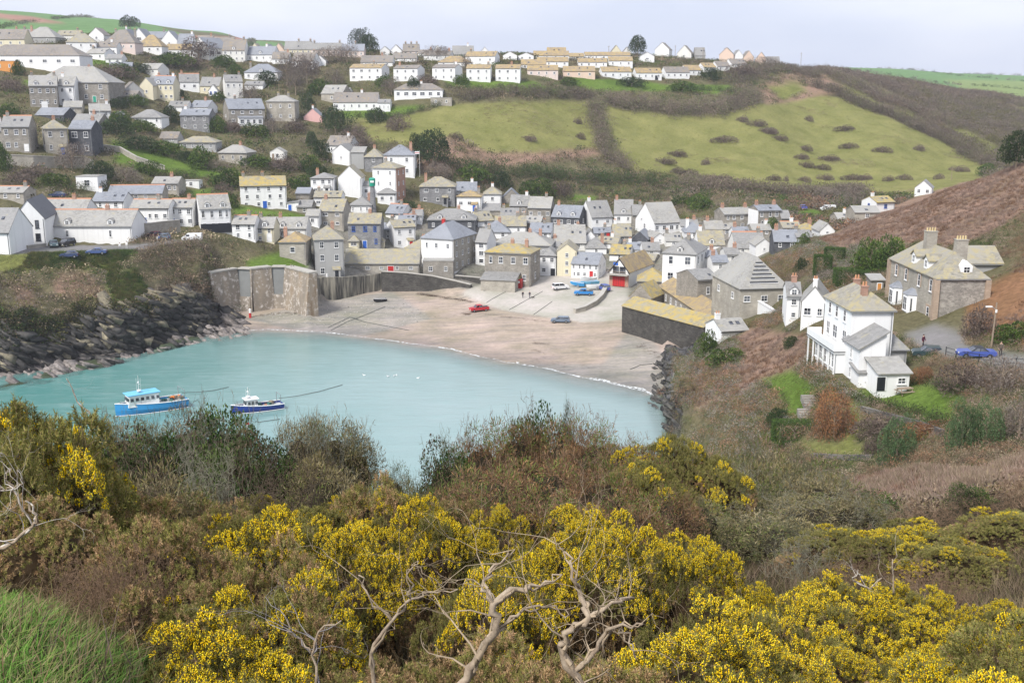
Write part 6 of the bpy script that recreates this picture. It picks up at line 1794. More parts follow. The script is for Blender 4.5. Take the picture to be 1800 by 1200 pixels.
for i, (px, py) in enumerate(((575, 487), (583, 486), (592, 488))):
    p = hit(px, py, 60)
    mb = MB(); mb.tube((0, 0, -.2), (0, 0, .9), .35, .35, 10)
    t = mb.build('barrel', [M[['frame', 'orange', 'bluep'][i]]]); t.location = p
    tag(t, ['white', 'orange', 'blue'][i] + ' drum standing at the foot of the grey harbour house', 'drum')
# umbrella-like canopy of the corner shop
p = at_z(962, 484, 5.0)
t = empty('awning', p, R(-10), 'black awning over the corner shop front', 'awning')
mb = MB(); mb.add([(-2.2, -1.6, 2.3), (2.6, -1.6, 2.3), (2.6, 1.2, 3.2), (-2.2, 1.2, 3.2), (-2.2, -1.6, 2.42), (2.6, -1.6, 2.42), (2.6, 1.2, 3.32), (-2.2, 1.2, 3.32)], [(0, 3, 2, 1), (4, 5, 6, 7), (0, 1, 5, 4), (1, 2, 6, 5), (2, 3, 7, 6), (3, 0, 4, 7)]); mb.build('canopy', [M['blackp']], t)
for s in (-2.1, 2.5):
    mb = MB(); mb.tube((s, -1.5, 0), (s, -1.5, 2.3), .05, .05, 6); mb.build('post', [M['metal']], t)
p = hit(912, 506, 60)
t = empty('kiosk', p, R(-15), 'small bright red kiosk beside the mossy shelter', 'kiosk')
mb = MB(); mb.box((0, 0, 1.1), (1.8, 1.6, 2.6)); mb.build('box', [M['redp']], t)
mb = MB(); mb.box((0, -.85, 1.7), (.9, .06, .6)); mb.build('sign_board', [M['frame']], t)
# garden bench and steps below the villa
p = hit(1590, 694, 60)
t = empty('picnic_table', p, R(15), 'wooden picnic table on the upper lawn', 'picnic table')
mb = MB(); mb.box((0, 0, .74), (1.8, .75, .06)); mb.build('table_top', [M['wood']], t)
for s in (-1, 1):
    mb = MB(); mb.box((0, s * .7, .45), (1.8, .28, .05)); mb.build('bench', [M['wood']], t)
    mb = MB(); mb.box((s * .7, 0, .4), (.08, 1.5, .08)); mb.tube((s * .7, -.3, .74), (s * .7, -.6, 0), .05, .05, 5); mb.tube((s * .7, .3, .74), (s * .7, .6, 0), .05, .05, 5); mb.build('trestle', [M['wood']], t)
def steps(px, py, n_, rz, label):
    p = hit(px, py, 60)
    t = empty('garden_steps', p, R(rz), label, 'steps')
    for i in range(n_):
        mb = MB(); mb.box((0, i * .45, .12 + .17 * i - .3), (1.5, .5, .75)); mb.build('step', [M['s']], t)
steps(1426, 715, 5, 0, 'upper flight of stone garden steps beside the russet shrub')
steps(1418, 737, 4, 0, 'lower flight of stone garden steps above the bright hedge')
# ---------------------------------------------------------------- vegetation templates (numpy)
def inst(T, mats, pos, mul=None):
    V, F, C = T
    N = len(pos)
    VV = np.einsum('nij,vj->nvi', mats, V) + pos[:, None, :]
    FF = F[None] + (np.arange(N) * len(V))[:, None, None]
    CC = np.broadcast_to(C[None], (N, len(V), 3)).copy()
    if mul is not None: CC *= mul[:, None, :]
    return VV.reshape(-1, 3), FF.reshape(-1, F.shape[1]), CC.reshape(-1, 3)
def cat_(parts):
    o = 0; V = []; F = []; C = []
    for v, f, c in parts:
        V.append(v); F.append(f + o); C.append(c); o += len(v)
    return np.concatenate(V), np.concatenate(F), np.concatenate(C)
def rot_to(d, spin=None):
    """(N,3) directions -> (N,3,3) whose z column is d"""
    d = d / np.linalg.norm(d, axis=1, keepdims=True)
    a = np.where(np.abs(d[:, 2:3]) < .9, np.array([[0, 0, 1.0]]), np.array([[1.0, 0, 0]]))
    x = np.cross(a, d); x /= np.linalg.norm(x, axis=1, keepdims=True)
    y = np.cross(d, x)
    if spin is not None:
        c, s = np.cos(spin)[:, None], np.sin(spin)[:, None]
        x, y = x * c + y * s, y * c - x * s
    return np.stack([x, y, d], -1)
def yaw_m(a, s, sz=None):
    c, n_ = np.cos(a), np.sin(a); z = np.zeros_like(a); sz = s if sz is None else sz
    return np.stack([np.stack([c * s, -n_ * s, z], -1), np.stack([n_ * s, c * s, z], -1), np.stack([z, z, sz], -1)], 1)
def rdir(n_, up=0.0):
    d = rng.normal(size=(n_, 3)); d[:, 2] += up
    return d / np.linalg.norm(d, axis=1, keepdims=True)
def tri_leaf(l, w, col, base_dark=1.0):
    V = np.array([[-w / 2, 0, 0], [w / 2, 0, 0], [0, w * .15, l]], float)
    return V, np.array([[0, 1, 2]]), np.array([np.array(col) * base_dark] * 2 + [col], float)
def leaf4(l, w, col):
    V = np.array([[0, 0, 0], [w / 2, w * .12, l * .5], [0, 0, l], [-w / 2, w * .12, l * .5]], float)
    return V, np.array([[0, 1, 2], [0, 2, 3]]), np.array([col] * 4, float)

def pts_dome(n_, lobes, seed, fill=0.35, flat=1.0):
    """points on and inside a lumpy dome of radius 1, height 1"""
    r_ = np.random.default_rng(seed)
    a_ = np.arange(lobes) * 2.4 + r_.uniform(0, .8, lobes); e_ = np.arcsin(((np.arange(lobes) + .5) / lobes) * .95)
    e_ = r_.permutation(e_) if lobes < 5 else e_
    cs = np.stack([np.cos(a_) * np.cos(e_), np.sin(a_) * np.cos(e_), np.sin(e_)], -1) * r_.uniform(.45, .72, (lobes, 1)); cs[:, 2] = cs[:, 2] * .85 + .08
    rs = r_.uniform(.26, .42, lobes) * (1.25 if lobes < 12 else 1.0)
    k = r_.integers(0, lobes, n_)
    d = r_.normal(size=(n_, 3)); d[:, 2] = d[:, 2] + .25; d /= np.linalg.norm(d, axis=1, keepdims=True)
    rad = r_.uniform(fill, 1, n_) ** .5
    p = cs[k] + d * (rs[k] * rad)[:, None]
    p[:, 2] = np.abs(p[:, 2]) * flat
    m_ = np.percentile(np.abs(p[:, :2]), 98)
    p[:, :2] /= max(m_, .01); p[:, 2] /= np.percentile(p[:, 2], 98.5)
    return p, d, k

def leafy(n_, leaf, cols, seed, lobes=9, fill=.5, jitter=.5, up=.2):
    """a crown of small leaves: (V, F, C), radius 1 and height 1"""
    p, d, k = pts_dome(n_, lobes, seed, fill)
    r_ = np.random.default_rng(seed + 1)
    dd = d + r_.normal(size=d.shape) * jitter; dd[:, 2] += up
    m_ = rot_to(dd, r_.uniform(0, 6.28, n_)) * r_.uniform(.7, 1.3, n_)[:, None, None]
    cols = np.array(cols)
    ck = r_.integers(0, len(cols), lobes)
    ci = np.where(r_.random(n_) < .6, ck[k], r_.integers(0, len(cols), n_))
    mul = cols[ci] * r_.uniform(.75, 1.25, n_)[:, None]
    return inst(leaf, m_, p, mul)

W1 = (1.0, 1.0, 1.0)
# far clump shapes: coarse leaves
far_leaf = leaf4(.34, .22, W1)
mid_leaf = leaf4(.16, .10, W1)
fine_leaf = leaf4(.075, .045, W1)
blade = tri_leaf(.55, .05, W1)
def clump_far(seed, n_=26):
    return leafy(n_, far_leaf, [W1], seed, 4, .3, .7, .4)
def clump_twig(seed, n_=34, w_=.09):
    """spiky clump of thin stems"""
    r_ = np.random.default_rng(seed)
    p = r_.normal(size=(n_, 3)) * .33; p[:, 2] = 0
    d = r_.normal(size=(n_, 3)) * .45; d[:, 2] = 1
    return inst(tri_leaf(1.0, w_, W1, .75), rot_to(d, r_.uniform(0, 6, n_)) * r_.uniform(.5, 1.1, n_)[:, None, None], p)
CF = [clump_far(100 + i) for i in range(4)]
CM = [leafy(80, leaf4(.17, .07, W1), [W1], 150 + i, 6, .3, .9, .5) for i in range(4)]
CT = [clump_twig(200 + i) for i in range(4)]
CN = [clump_twig(210 + i, 46, .022) for i in range(3)]

# sampling points on the ground, evenly by area
_ca = (np.diff(GX, axis=1)[:-1] * np.diff(GY, axis=0)[:, :-1])
_exb = np.array([(b_[1], b_[2], max(b_[4], b_[5]) / 2 + .6) for b_ in BUILT] + [(33, 232, 12), (40, 250, 9), (41, 236, 8)])
def sample(n_, mask, clear=True):
    w_ = (_ca * mask[:-1, :-1]).ravel().clip(0)
    tot = w_.sum()
    if tot <= 0: return np.zeros((0, 3))
    idx = rng.choice(len(w_), n_, p=w_ / tot)
    r_, c_ = np.divmod(idx, _ca.shape[1])
    u, v = rng.random(n_), rng.random(n_)
    x = GX[r_, c_] + u * (GX[r_, c_ + 1] - GX[r_, c_]); y = GY[r_, c_] + v * (GY[r_ + 1, c_] - GY[r_, c_])
    p = np.stack([x, y, zg(x, y)], -1)
    if clear:
        keep = np.ones(n_, bool)
        for (bx, by, br) in _exb:
            keep &= (p[:, 0] - bx) ** 2 + (p[:, 1] - by) ** 2 > br * br
        p = p[keep]
    return p
def cls(*ns): return np.isin(CID, [names.index(n) for n in ns])
PAL = {
 'dark': [(.035, .05, .02), (.05, .065, .025), (.06, .05, .035)],
 'brown': [(.15, .11, .08), (.19, .14, .095), (.11, .085, .07), (.23, .17, .12)],
 'purple': [(.18, .15, .125), (.21, .17, .145), (.15, .125, .105)],
 'green': [(.06, .095, .03), (.08, .12, .035), (.045, .075, .03), (.11, .14, .04)],
 'olive': [(.13, .125, .05), (.11, .10, .045), (.16, .15, .06)],
 'tan': [(.27, .21, .14), (.22, .17, .115), (.31, .25, .17)],
 'rust': [(.26, .15, .09), (.22, .125, .08), (.30, .185, .12), (.18, .11, .075)],
 'grey': [(.20, .19, .165), (.16, .15, .13), (.24, .225, .19)],
 'pink': [(.33, .235, .19), (.28, .195, .155), (.36, .27, .22)],
}
def scatter(name, pts, size, pals, temps, label, sz=None, patch=.04, objname=None):
    if len(pts) == 0: return
    n_ = len(pts)
    pv = fbm(pts[:, 0] * patch, pts[:, 1] * patch, 3) + rng.normal(0, .16, n_)
    q = np.clip(((pv + .55) / 1.1 * len(pals)).astype(int), 0, len(pals) - 1)
    mul = np.zeros((n_, 3))
    for i, pl in enumerate(pals):
        m_ = q == i; c_ = np.array(PAL[pl]); mul[m_] = c_[rng.integers(0, len(c_), m_.sum())]
    mul *= rng.uniform(.8, 1.25, n_)[:, None]
    parts = []
    k = rng.integers(0, len(temps), n_)
    s = rng.uniform(size[0], size[1], n_)
    h = s * (rng.uniform(.7, 1.1, n_) if sz is None else rng.uniform(sz[0], sz[1], n_))
    for i, t in enumerate(temps):
        m_ = k == i
        if m_.any():
            P2 = pts[m_].copy(); P2[:, 2] -= .1
            parts.append(inst(t, yaw_m(rng.uniform(0, 6.28, m_.sum()), s[m_], h[m_]), P2, mul[m_]))
    V, F, C = cat_(parts)
    o = link(name, np_mesh(name, V, F, C), None, [M['leaf']])
    return tag(o, label, kind='stuff')

GPXc = GPX
hillL = (GY > 262) & (GY < 640) & (GPX > -120) & (GPX < 1420) & cls('scrub', 'bracken') 
scatter('hillside_scrub', sample(24000, hillL & ~((GPX > 560) & (GY < 375))), (.7, 1.9), ['green', 'brown', 'green', 'olive', 'dark', 'purple', 'brown', 'dark', 'green', 'tan'], CF + CM, 'mixed brown and green scrub between the houses')
scatter('allotment_scrub', sample(3800, (GY > 330) & (GY < 430) & (GPX > 700) & (GPX < 1420) & (GPY > 300) & (GPY < 392) & cls('scrub', 'village')), (.5, 1.5), ['green', 'olive', 'brown', 'green', 'purple', 'tan'], CM + CF, 'hedges and allotment scrub above the village')
scatter('village_shrubbery', sample(1500, cls('village') & (GY > 288)), (.35, .9), ['green', 'grey', 'brown', 'green'], CF, 'small garden shrubs among the village houses')
wood = (GY > 400) & (GY < 820) & (GPX >= 1420) & (GPX < 2000) & cls('scrub')
scatter('valley_woodland', sample(13000, wood), (1.8, 3.8), ['purple', 'olive', 'purple', 'brown', 'purple'], CM, 'bare brown woodland covering the far valley side', patch=.015)
scatter('valley_scrub', sample(5000, (GY > 262) & (GY < 470) & (GPX > 1380) & (GPX < 2000) & cls('scrub')), (.7, 1.8), ['brown', 'rust', 'purple', 'green', 'olive'], CF, 'brown scrub on the valley floor')
scatter('dead_bracken', sample(26000, cls('bracken', 'rust') & (GY > 100) & (GY < 335) & (GPX > 1150)), (.35, .85), ['pink', 'rust', 'pink', 'pink'], CT, 'dead bracken covering the hillside above the coast road', patch=.09)
cliffm = (GY > 205) & (GY < 268) & (GPX < 470)
scatter('cliff_hanging_scrub', sample(4200, cliffm & cls('rock') & (GZ > 3.5) & (fbm(GX * .09, GY * .09 + GZ * .1, 3) > -.05 - (GZ - 5) * .04)), (.5, 1.4), ['brown', 'green', 'dark', 'olive', 'tan', 'green', 'brown'], CF + CM, 'brown and green growth hanging down the cliff')
scatter('cliff_top_scrub', sample(6500, cliffm & cls('scrub', 'bracken') & (GZ > 7)), (.5, 1.3), ['brown', 'olive', 'purple', 'tan', 'green', 'tan', 'brown'], CF + CM, 'tangled scrub on the cliff below the car park')
scatter('cliff_grass', sample(4500, cliffm & cls('lawn', 'lawn2') & (GZ > 3)), (.4, .9), ['green', 'olive', 'green'], CT, 'green tussocks on the cliff below the car park')
scatter('cliff_ledge_green', sample(1100, cliffm & cls('rock') & (GZ > 3) & (GZ < 9) & (fbm(GX * .12, GY * .12, 3) > .1)), (.3, .8), ['green', 'olive'], CF, 'green plants clinging to the dark cliff')
headm = (GY > 110) & (GY < 262) & (GPX > 1135) & (GPX < 1520) & cls('scrub')
scatter('headland_scrub', sample(13000, headm | ((GY > 120) & (GY < 215) & (GPX > 1150) & (GPX < 1300) & (GZ > 3.2))), (.4, 1.2), ['brown', 'olive', 'rust', 'grey', 'green', 'purple'], CM, 'brown scrub on the headland beside the fish cellars', patch=.07)
gard = (GY > 55) & (GY < 262) & (GPX >= 1300) & cls('scrub', 'near') 
scatter('garden_scrub', sample(24000, gard & (GY < 200)), (.3, .85), ['brown', 'rust', 'tan', 'green', 'pink', 'dark', 'green'], CM + CT[:1], 'bramble and dead growth around the terraced gardens', patch=.08)
scatter('dead_grass', sample(9000, cls('bracken') & (GY < 115) & (GY > 45)), (.35, .75), ['pink', 'tan', 'pink', 'rust'], CT, 'pale dead grass in the hollow below the gardens', patch=.1)
scatter('gully_scrub', sample(9000, (GY > 32) & (GY < 75) & (GPX > 1000) & cls('near', 'scrub')), (.4, 1.0), ['brown', 'tan', 'olive', 'rust', 'dark', 'tan'], CM, 'brown scrub filling the gully below the path', patch=.1)
_pm = cls('meadow') & (GY > 300) & (fbm(GX * .035 + 9, GY * .06, 4) > .33)
scatter('pasture_scrub', sample(1600, _pm), (.5, 1.3), ['purple', 'tan', 'brown'], CM, 'ragged low scrub patches on the pasture', sz=(.25, .5))
scatter('meadow_tufts', sample(9000, cls('meadow') & (GY > 300)), (.25, .7), ['olive', 'tan', 'olive'], CT, 'rough grass tufts on the pasture', sz=(.25, .5))
scatter('lawn_tufts', sample(7000, cls('lawn', 'lawn2') & (GY > 60) & (GY < 330) & (GPX > 430)), (.12, .3), ['green', 'olive'], CT, 'short grass on the lawns and banks', sz=(.3, .6))
scatter('far_hedges', sample(2600, (GY > 700) & cls('farm', 'farm2') & (np.abs(np.sin(GX * .017 + GY * .004)) < .045)), (1.4, 3.0), ['green', 'purple'], CF, 'dark hedges dividing the distant fields')

# ---------------------------------------------------------------- bushes and trees as things
_tpl = {}
def plant_mesh(kind):
    if kind in _tpl: return _tpl[kind]
    base, v = kind.split('_')[0], int(kind.split('_')[1])
    if base == 'dense': T = leafy(3600, leaf4(.085, .05, W1), [(.035, .055, .022), (.045, .07, .028), (.03, .045, .022), (.06, .085, .035)], 300 + v, 14, .55, .6, .25)
    elif base == 'green': T = leafy(3000, leaf4(.10, .06, W1), [(.06, .10, .025), (.085, .13, .03), (.05, .08, .025), (.11, .15, .035)], 320 + v, 10, .55, .6, .25)
    elif base == 'greygreen': T = leafy(6000, leaf4(.055, .034, W1), [(.085, .135, .06), (.115, .17, .08), (.055, .09, .04)], 340 + v, 12, .6, .5, .3)
    elif base == 'bramble': T = leafy(2200, leaf4(.12, .04, W1), [(.13, .10, .085), (.15, .115, .095), (.115, .09, .08)], 360 + v, 9, .35, .9, .3)
    elif base == 'russet': T = leafy(5500, leaf4(.07, .028, W1), [(.25, .12, .06), (.20, .10, .055), (.30, .15, .07), (.16, .09, .06)], 380 + v, 10, .4, .9, .4)
    elif base == 'winter': T = leafy(3000, leaf4(.13, .018, W1), [(.17, .14, .12), (.13, .105, .09), (.21, .18, .15)], 400 + v, 12, .25, 1.0, .5)
    elif base == 'clipped':
        r_ = np.random.default_rng(410 + v); n_ = 6500
        p = r_.uniform(-1, 1, (n_, 3)); ax = r_.integers(0, 3, n_); sg = np.where(r_.random(n_) < .5, -1, 1)
        p[np.arange(n_), ax] = sg * r_.uniform(.9, 1.0, n_); p[:, 2] = p[:, 2] * .5 + .5
        d = p - np.array([0, 0, .45]); nn_ = np.linalg.norm(p[:, :2], axis=1); 
        p[:, :2] /= np.maximum(1, nn_ / 1.18)[:, None]
        cols = np.array([(.06, .10, .03), (.08, .13, .035), (.045, .075, .025)])
        T = inst(leaf4(.075, .05, W1), rot_to(d + r_.normal(size=d.shape) * .5, r_.uniform(0, 6, n_)), p, cols[r_.integers(0, 3, n_)] * r_.uniform(.8, 1.2, n_)[:, None])
    me = np_mesh('crown', *T); me.materials.append(M['leaf'])
    _tpl[kind] = me
    return me
_trunk = None
def trunk_mesh():
    global _trunk
    if _trunk is None:
        mb = MB(); mb.path([(0, 0, -.3), (.02, 0, .2), (-.02, .02, .5), (.02, 0, .8)], [.07, .05, .04, .02], 7)
        for i in range(6):
            a = i * 1.05; mb.path([(0, 0, .25 + i * .06), (.18 * math.cos(a), .18 * math.sin(a), .42 + i * .06), (.4 * math.cos(a), .4 * math.sin(a), .55 + i * .06)], [.03, .02, .01], 5)
        _trunk = mb.mesh('trunk'); _trunk.materials.append(M['wood'])
    return _trunk
def plant(px, py, wpx, hpx, kind, label, name='bush', cat='bush', group=None, deep=None, Y=None, rz=None, trunk=False):
    p = hit(px, py, 20) if Y is None else at_y(px, py, Y)
    s_ = FPX / (p.y * CP - (p.z - CAMZ) * SP)
    w, h = wpx / s_ / 2, hpx / s_
    root = empty(name, p, rz if rz is not None else rng.uniform(0, 6.28), label, cat, group)
    o = bpy.data.objects.new('crown', plant_mesh(kind)); COL.objects.link(o); o.parent = root
    lift = 0
    if trunk: lift = h * .22
    o.scale = (w, w if deep is None else deep / 2, h - lift + .2); o.location = (0, 0, lift - .2)
    t = bpy.data.objects.new('trunk', trunk_mesh()); COL.objects.link(t); t.parent = root; t.scale = (w * 1.0, w * 1.0, h)
    return root
T_ = lambda *a, **k: plant(*a, name='tree', cat='tree', trunk=True, **k)
T_(229, 52, 34, 22, 'dense_0', 'windswept dark tree on the skyline behind the steep white gable')
T_(633, 92, 38, 38, 'dense_1', 'dark cypress on the skyline at the end of the long terrace')
T_(650, 98, 32, 34, 'dense_2', 'lower dark cypress leaning in front of the skyline cypress')
T_(884, 92, 30, 26, 'dense_3', 'round dark skyline tree, the first of a pair above the tan roofs')
T_(910, 92, 40, 26, 'dense_0', 'wider round dark skyline tree, the second of a pair above the tan roofs')
T_(1121, 98, 32, 32, 'dense_1', 'square-topped green tree among the hill bungalows')
T_(1163, 82, 24, 15, 'dense_2', 'small rounded dark tree behind the tall white gable')
T_(1037, 88, 24, 17, 'green_0', 'grey-green rounded tree on the skyline beyond the bungalows')
T_(762, 292, 62, 58, 'dense_1', 'large dark evergreen at the bottom of the pasture')
T_(733, 278, 28, 40, 'dense_3', 'narrower dark evergreen beside the large one at the bottom of the pasture')
T_(1786, 296, 60, 60, 'dense_2', 'dark pine on the brow of the bracken slope')
plant(1735, 308, 34, 18, 'green_1', 'yellow-green bush beside the pine on the bracken brow')
T_(590, 235, 48, 44, 'dense_0', 'dark evergreen between the pink gable and the pasture corner')
T_(625, 265, 46, 40, 'bramble_0', 'brown thicket tree at the left corner of the pasture')
T_(565, 285, 32, 36, 'dense_2', 'dark evergreen beside the high white gable cottage')
T_(548, 262, 22, 28, 'dense_1', 'small dark fir above the white gable cottage')
plant(354, 296, 46, 34, 'green_0', 'round bright green bush below the long grey bungalow')
plant(4, 300, 34, 42, 'green_1', 'green bush at the left edge below the stone villa')
plant(32, 132, 22, 22, 'green_2', 'round green bush beside the orange timber shed')
plant(438, 284, 16, 14, 'green_2', 'yellow-green shrub at the end of the low stone house')
plant(400, 328, 60, 30, 'green_2', 'green shrubs on the bank above the white terrace')
T_(128, 300, 60, 44, 'winter_0', 'wide bare grey tree in front of the slate-hung block')
T_(175, 320, 50, 34, 'dense_3', 'dark leafy bush behind the white box house')
T_(505, 150, 36, 50, 'winter_1', 'bare brown tree right of the pale slate hipped house')
T_(520, 168, 34, 44, 'winter_2', 'bare tree above the stone hipped house')
T_(540, 150, 40, 50, 'winter_0', 'bare tree on the slope below the skyline terrace')
T_(578, 110, 50, 26, 'winter_2', 'bare rounded tree breaking the skyline behind the terrace')
T_(610, 112, 40, 30, 'winter_1', 'bare tree left of the dark cypress')
T_(350, 105, 60, 34, 'bramble_1', 'rust brown thicket below the balcony gable')
T_(300, 118, 70, 22, 'green_1', 'green garden thicket below the tan pyramid bungalow')
T_(205, 140, 60, 22, 'bramble_2', 'rust brown bushes behind the stone hotel roof')
T_(540, 200, 28, 34, 'dense_3', 'dark ivy-clad tree left of the pink gable')
T_(820, 130, 22, 28, 'winter_0', 'bare trees between the hill row houses')
T_(770, 105, 50, 22, 'winter_1', 'bare thicket on the skyline above the hill row')
T_(728, 168, 24, 30, 'dense_0', 'dark bushy tree left of the long bungalow')
T_(688, 168, 34, 30, 'winter_2', 'bare bushes behind the long bungalow')
T_(700, 300, 50, 40, 'winter_1', 'bare brown tree left of the large dark evergreen')
plant(1230, 368, 44, 26, 'green_0', 'round green bush on the bank behind the chapel hall')
plant(1200, 362, 40, 16, 'green_2', 'low bright hedge beside the round green bush behind the chapel hall')
plant(945, 345, 60, 28, 'green_1', 'green garden bushes above the middle terrace')
plant(985, 345, 40, 24, 'bramble_0', 'brown bush beside the green garden bushes above the middle terrace')
plant(880, 330, 40, 26, 'dense_1', 'dark bushes behind the dome-like golden roof')
plant(1360, 405, 24, 20, 'green_1', 'green bush in front of the white gabled stone house')
plant(1415, 432, 22, 20, 'green_2', 'round green bush at the end of the dark walled cottage')
plant(715, 378, 44, 22, 'dense_2', 'dark green hedge below the broad slate-stone house')
T_(1500, 365, 60, 40, 'winter_0', 'rusty bare tree above the stone barn in the valley')
T_(1455, 350, 40, 20, 'winter_2', 'bare trees behind the white van in the valley')
plant(1445, 483, 30, 34, 'clipped_0', 'lower of two clipped round evergreens behind the white cottages')
plant(1466, 465, 34, 28, 'clipped_1', 'upper clipped evergreen behind the lower round one')
plant(1530, 478, 60, 52, 'green_0', 'large green shrub mass left of the stone villa')
plant(1565, 470, 56, 50, 'green_2', 'tall ivy-green shrubs touching the stone villa')
plant(1495, 498, 54, 24, 'clipped_0', 'long clipped bright hedge below the green shrub mass')
plant(1410, 478, 26, 22, 'dense_1', 'dark shrub on the slope behind the solar panel hall')
plant(1575, 812, 62, 76, 'greygreen_0', 'tall rounded grey-green bush in the lower garden', rz=.4)
plant(1690, 790, 56, 82, 'greygreen_1', 'big square grey-green hedge block in the garden', rz=1.0)
plant(1732, 782, 56, 72, 'greygreen_0', 'darker half of the square grey-green hedge block', rz=2.0)
plant(1465, 770, 68, 78, 'russet_0', 'round russet shrub beside the garden steps')
plant(1396, 772, 76, 32, 'clipped_1', 'long clipped bright green hedge under the lawn', deep=2.5, rz=0)
plant(1370, 745, 44, 24, 'dense_0', 'dark hedge end above the clipped bright hedge')
plant(1622, 672, 36, 26, 'russet_1', 'small round russet bush right of the garden building')
plant(1625, 768, 120, 26, 'russet_1', 'long russet hedge along the middle terrace', deep=2.5, rz=.15)
plant(1545, 765, 90, 34, 'bramble_1', 'brown hedge joined to the russet hedge', deep=2.5, rz=-.1)
plant(1532, 798, 34, 26, 'bramble_2', 'brown bramble mound between the russet shrub and the grey-green bush')
plant(1760, 690, 90, 60, 'winter_1', 'purple-brown bare thicket under the coast road')
plant(1690, 685, 80, 44, 'bramble_0', 'brown thicket below the railing')
plant(1790, 770, 80, 70, 'winter_2', 'rust-tinted bare thicket at the right edge below the road')
plant(1390, 610, 30, 18, 'dense_1', 'dark shrub on the bracken slope left of the villa')
plant(1590, 520, 40, 26, 'dense_3', 'dark shrubs behind the white villa chimney')
plant(1720, 590, 60, 50, 'bramble_1', 'brown bush at the corner of the stone villa')
plant(1780, 600, 60, 30, 'green_1', 'green bank vegetation beside the street lamp')
plant(1245, 622, 40, 36, 'green_2', 'pale green bush on the rocks below the fish cellar')
plant(1275, 640, 60, 26, 'green_1', 'olive bushes under the small white cliff-edge house')
G4 = 'garden bushes among the houses of the upper village'
for i, (px, py, w_, h_, kd) in enumerate(((120,108,40,14,'g'),(215,132,50,18,'g'),(250,128,30,14,'d'),(330,118,60,20,'b'),(395,118,44,18,'g'),(470,150,36,22,'d'),(415,132,30,16,'g'),(535,130,50,26,'b'),(560,165,40,22,'g'),(590,150,36,24,'w'),
  (20,160,44,22,'b'),(15,205,36,20,'g'),(205,190,40,16,'d'),(240,185,40,16,'g'),(310,176,34,18,'d'),(385,180,26,16,'g'),(440,178,36,26,'w'),(210,215,36,18,'g'),(205,235,54,26,'d'),(250,232,46,18,'g'),(300,215,30,26,'d'),(382,232,34,24,'g'),
  (410,232,40,18,'b'),(450,240,50,20,'g'),(480,232,40,22,'w'),(520,232,44,20,'b'),(240,262,70,20,'d'),(290,270,60,20,'g'),(330,285,40,18,'d'),(380,300,40,20,'w'),(450,292,60,18,'g'),(500,300,60,24,'b'),(545,300,40,26,'g'),
  (60,310,60,16,'b'),(95,325,50,18,'g'),(30,325,60,20,'b'),(220,318,60,22,'w'),(260,305,44,20,'g'),(300,330,40,16,'d'),(390,345,36,22,'b'),(405,365,26,22,'g'),(530,330,50,20,'g'),(560,312,44,22,'d'),(690,325,30,16,'g'),(770,310,50,22,'w'),(830,315,60,22,'g'),
  (660,215,40,22,'d'),(700,228,44,24,'b'),(640,130,40,16,'b'),(675,150,36,14,'g'),(750,150,40,16,'b'),(810,148,30,14,'g'),(1000,150,36,12,'g'),(1110,152,50,14,'d'),(1200,160,50,16,'g'),(1250,140,40,18,'d'),(1300,135,50,20,'b'),(1345,118,60,16,'w'))):
    nm_ = {'g': 'green', 'd': 'dense', 'b': 'bramble', 'w': 'winter'}[kd]
    lab_ = {'g': 'rounded green garden bush among the houses of the hillside village', 'd': 'dark evergreen garden bush among the houses of the hillside village', 'b': 'brown leafless bush among the houses of the hillside village', 'w': 'pale bare twiggy bush among the houses of the hillside village'}[kd]
    plant(px, py, w_, h_, '%s_%d' % (nm_, i % 3), lab_, group=G4)
# hedges along the fields
def hedge(pts, wid, h, label, kind='bramble', den=1.4):
    W_ = [hit(px, py, 60) for px, py in pts]
    P2 = []
    for a, b_ in zip(W_[:-1], W_[1:]):
        L = (b_ - a).length; k = max(2, int(L * den))
        t = rng.random(k)
        P2.append(np.stack([a.x + (b_.x - a.x) * t, a.y + (b_.y - a.y) * t], -1))
    P2 = np.concatenate(P2); P2 += rng.normal(0, wid / 2, P2.shape)
    pts3 = np.stack([P2[:, 0], P2[:, 1], zg(P2[:, 0], P2[:, 1])], -1)
    pal = {'bramble': [(.16, .13, .10), (.19, .15, .12), (.135, .11, .09), (.15, .15, .08)], 'green': [(.05, .08, .03), (.07, .10, .035), (.09, .08, .05)], 'bright': [(.10, .16, .03), (.08, .13, .03)]}[kind]
    c_ = np.array(pal)
    o = Vector(W_[0])
    pts3 -= np.array(o)
    s = rng.uniform(.7, 1.2, len(pts3)) * h
    V, F, C = inst(CM[0], yaw_m(rng.uniform(0, 6, len(pts3)), s * .8, s), pts3 - np.array([0, 0, .2]), c_[rng.integers(0, len(c_), len(pts3))] * rng.uniform(.88, 1.12, len(pts3))[:, None])
    t = link('hedge', np_mesh('hedge', V, F, C), None, [M['leaf']]); t.location = o
    return tag(t, label, 'hedge')
hedge([(622, 206), (700, 207), (755, 192), (790, 182)], 1.0, 2.0, 'clipped green hedge curving below the long white farmhouse', 'green', 2)
hedge([(795, 172), (860, 172), (930, 168), (1000, 170), (1042, 170)], 4, 3.2, 'thick brown hedge along the top of the small pasture', 'bramble', 3)
hedge([(780, 155), (860, 158), (950, 160), (1010, 162)], 2, 1.8, 'dark green hedge under the lawns of the twin houses', 'green', 2)
hedge([(1044, 178), (1047, 205), (1055, 235), (1062, 262), (1080, 285), (1110, 300)], 4.5, 3.2, 'bushy brown hedge dividing the two pastures', 'bramble', 3)
hedge([(1066, 182), (1110, 190), (1160, 197), (1210, 201), (1260, 198), (1300, 186), (1325, 168)], 5, 4.0, 'deep brown hedge belt curving under the bungalow gardens', 'bramble', 4)
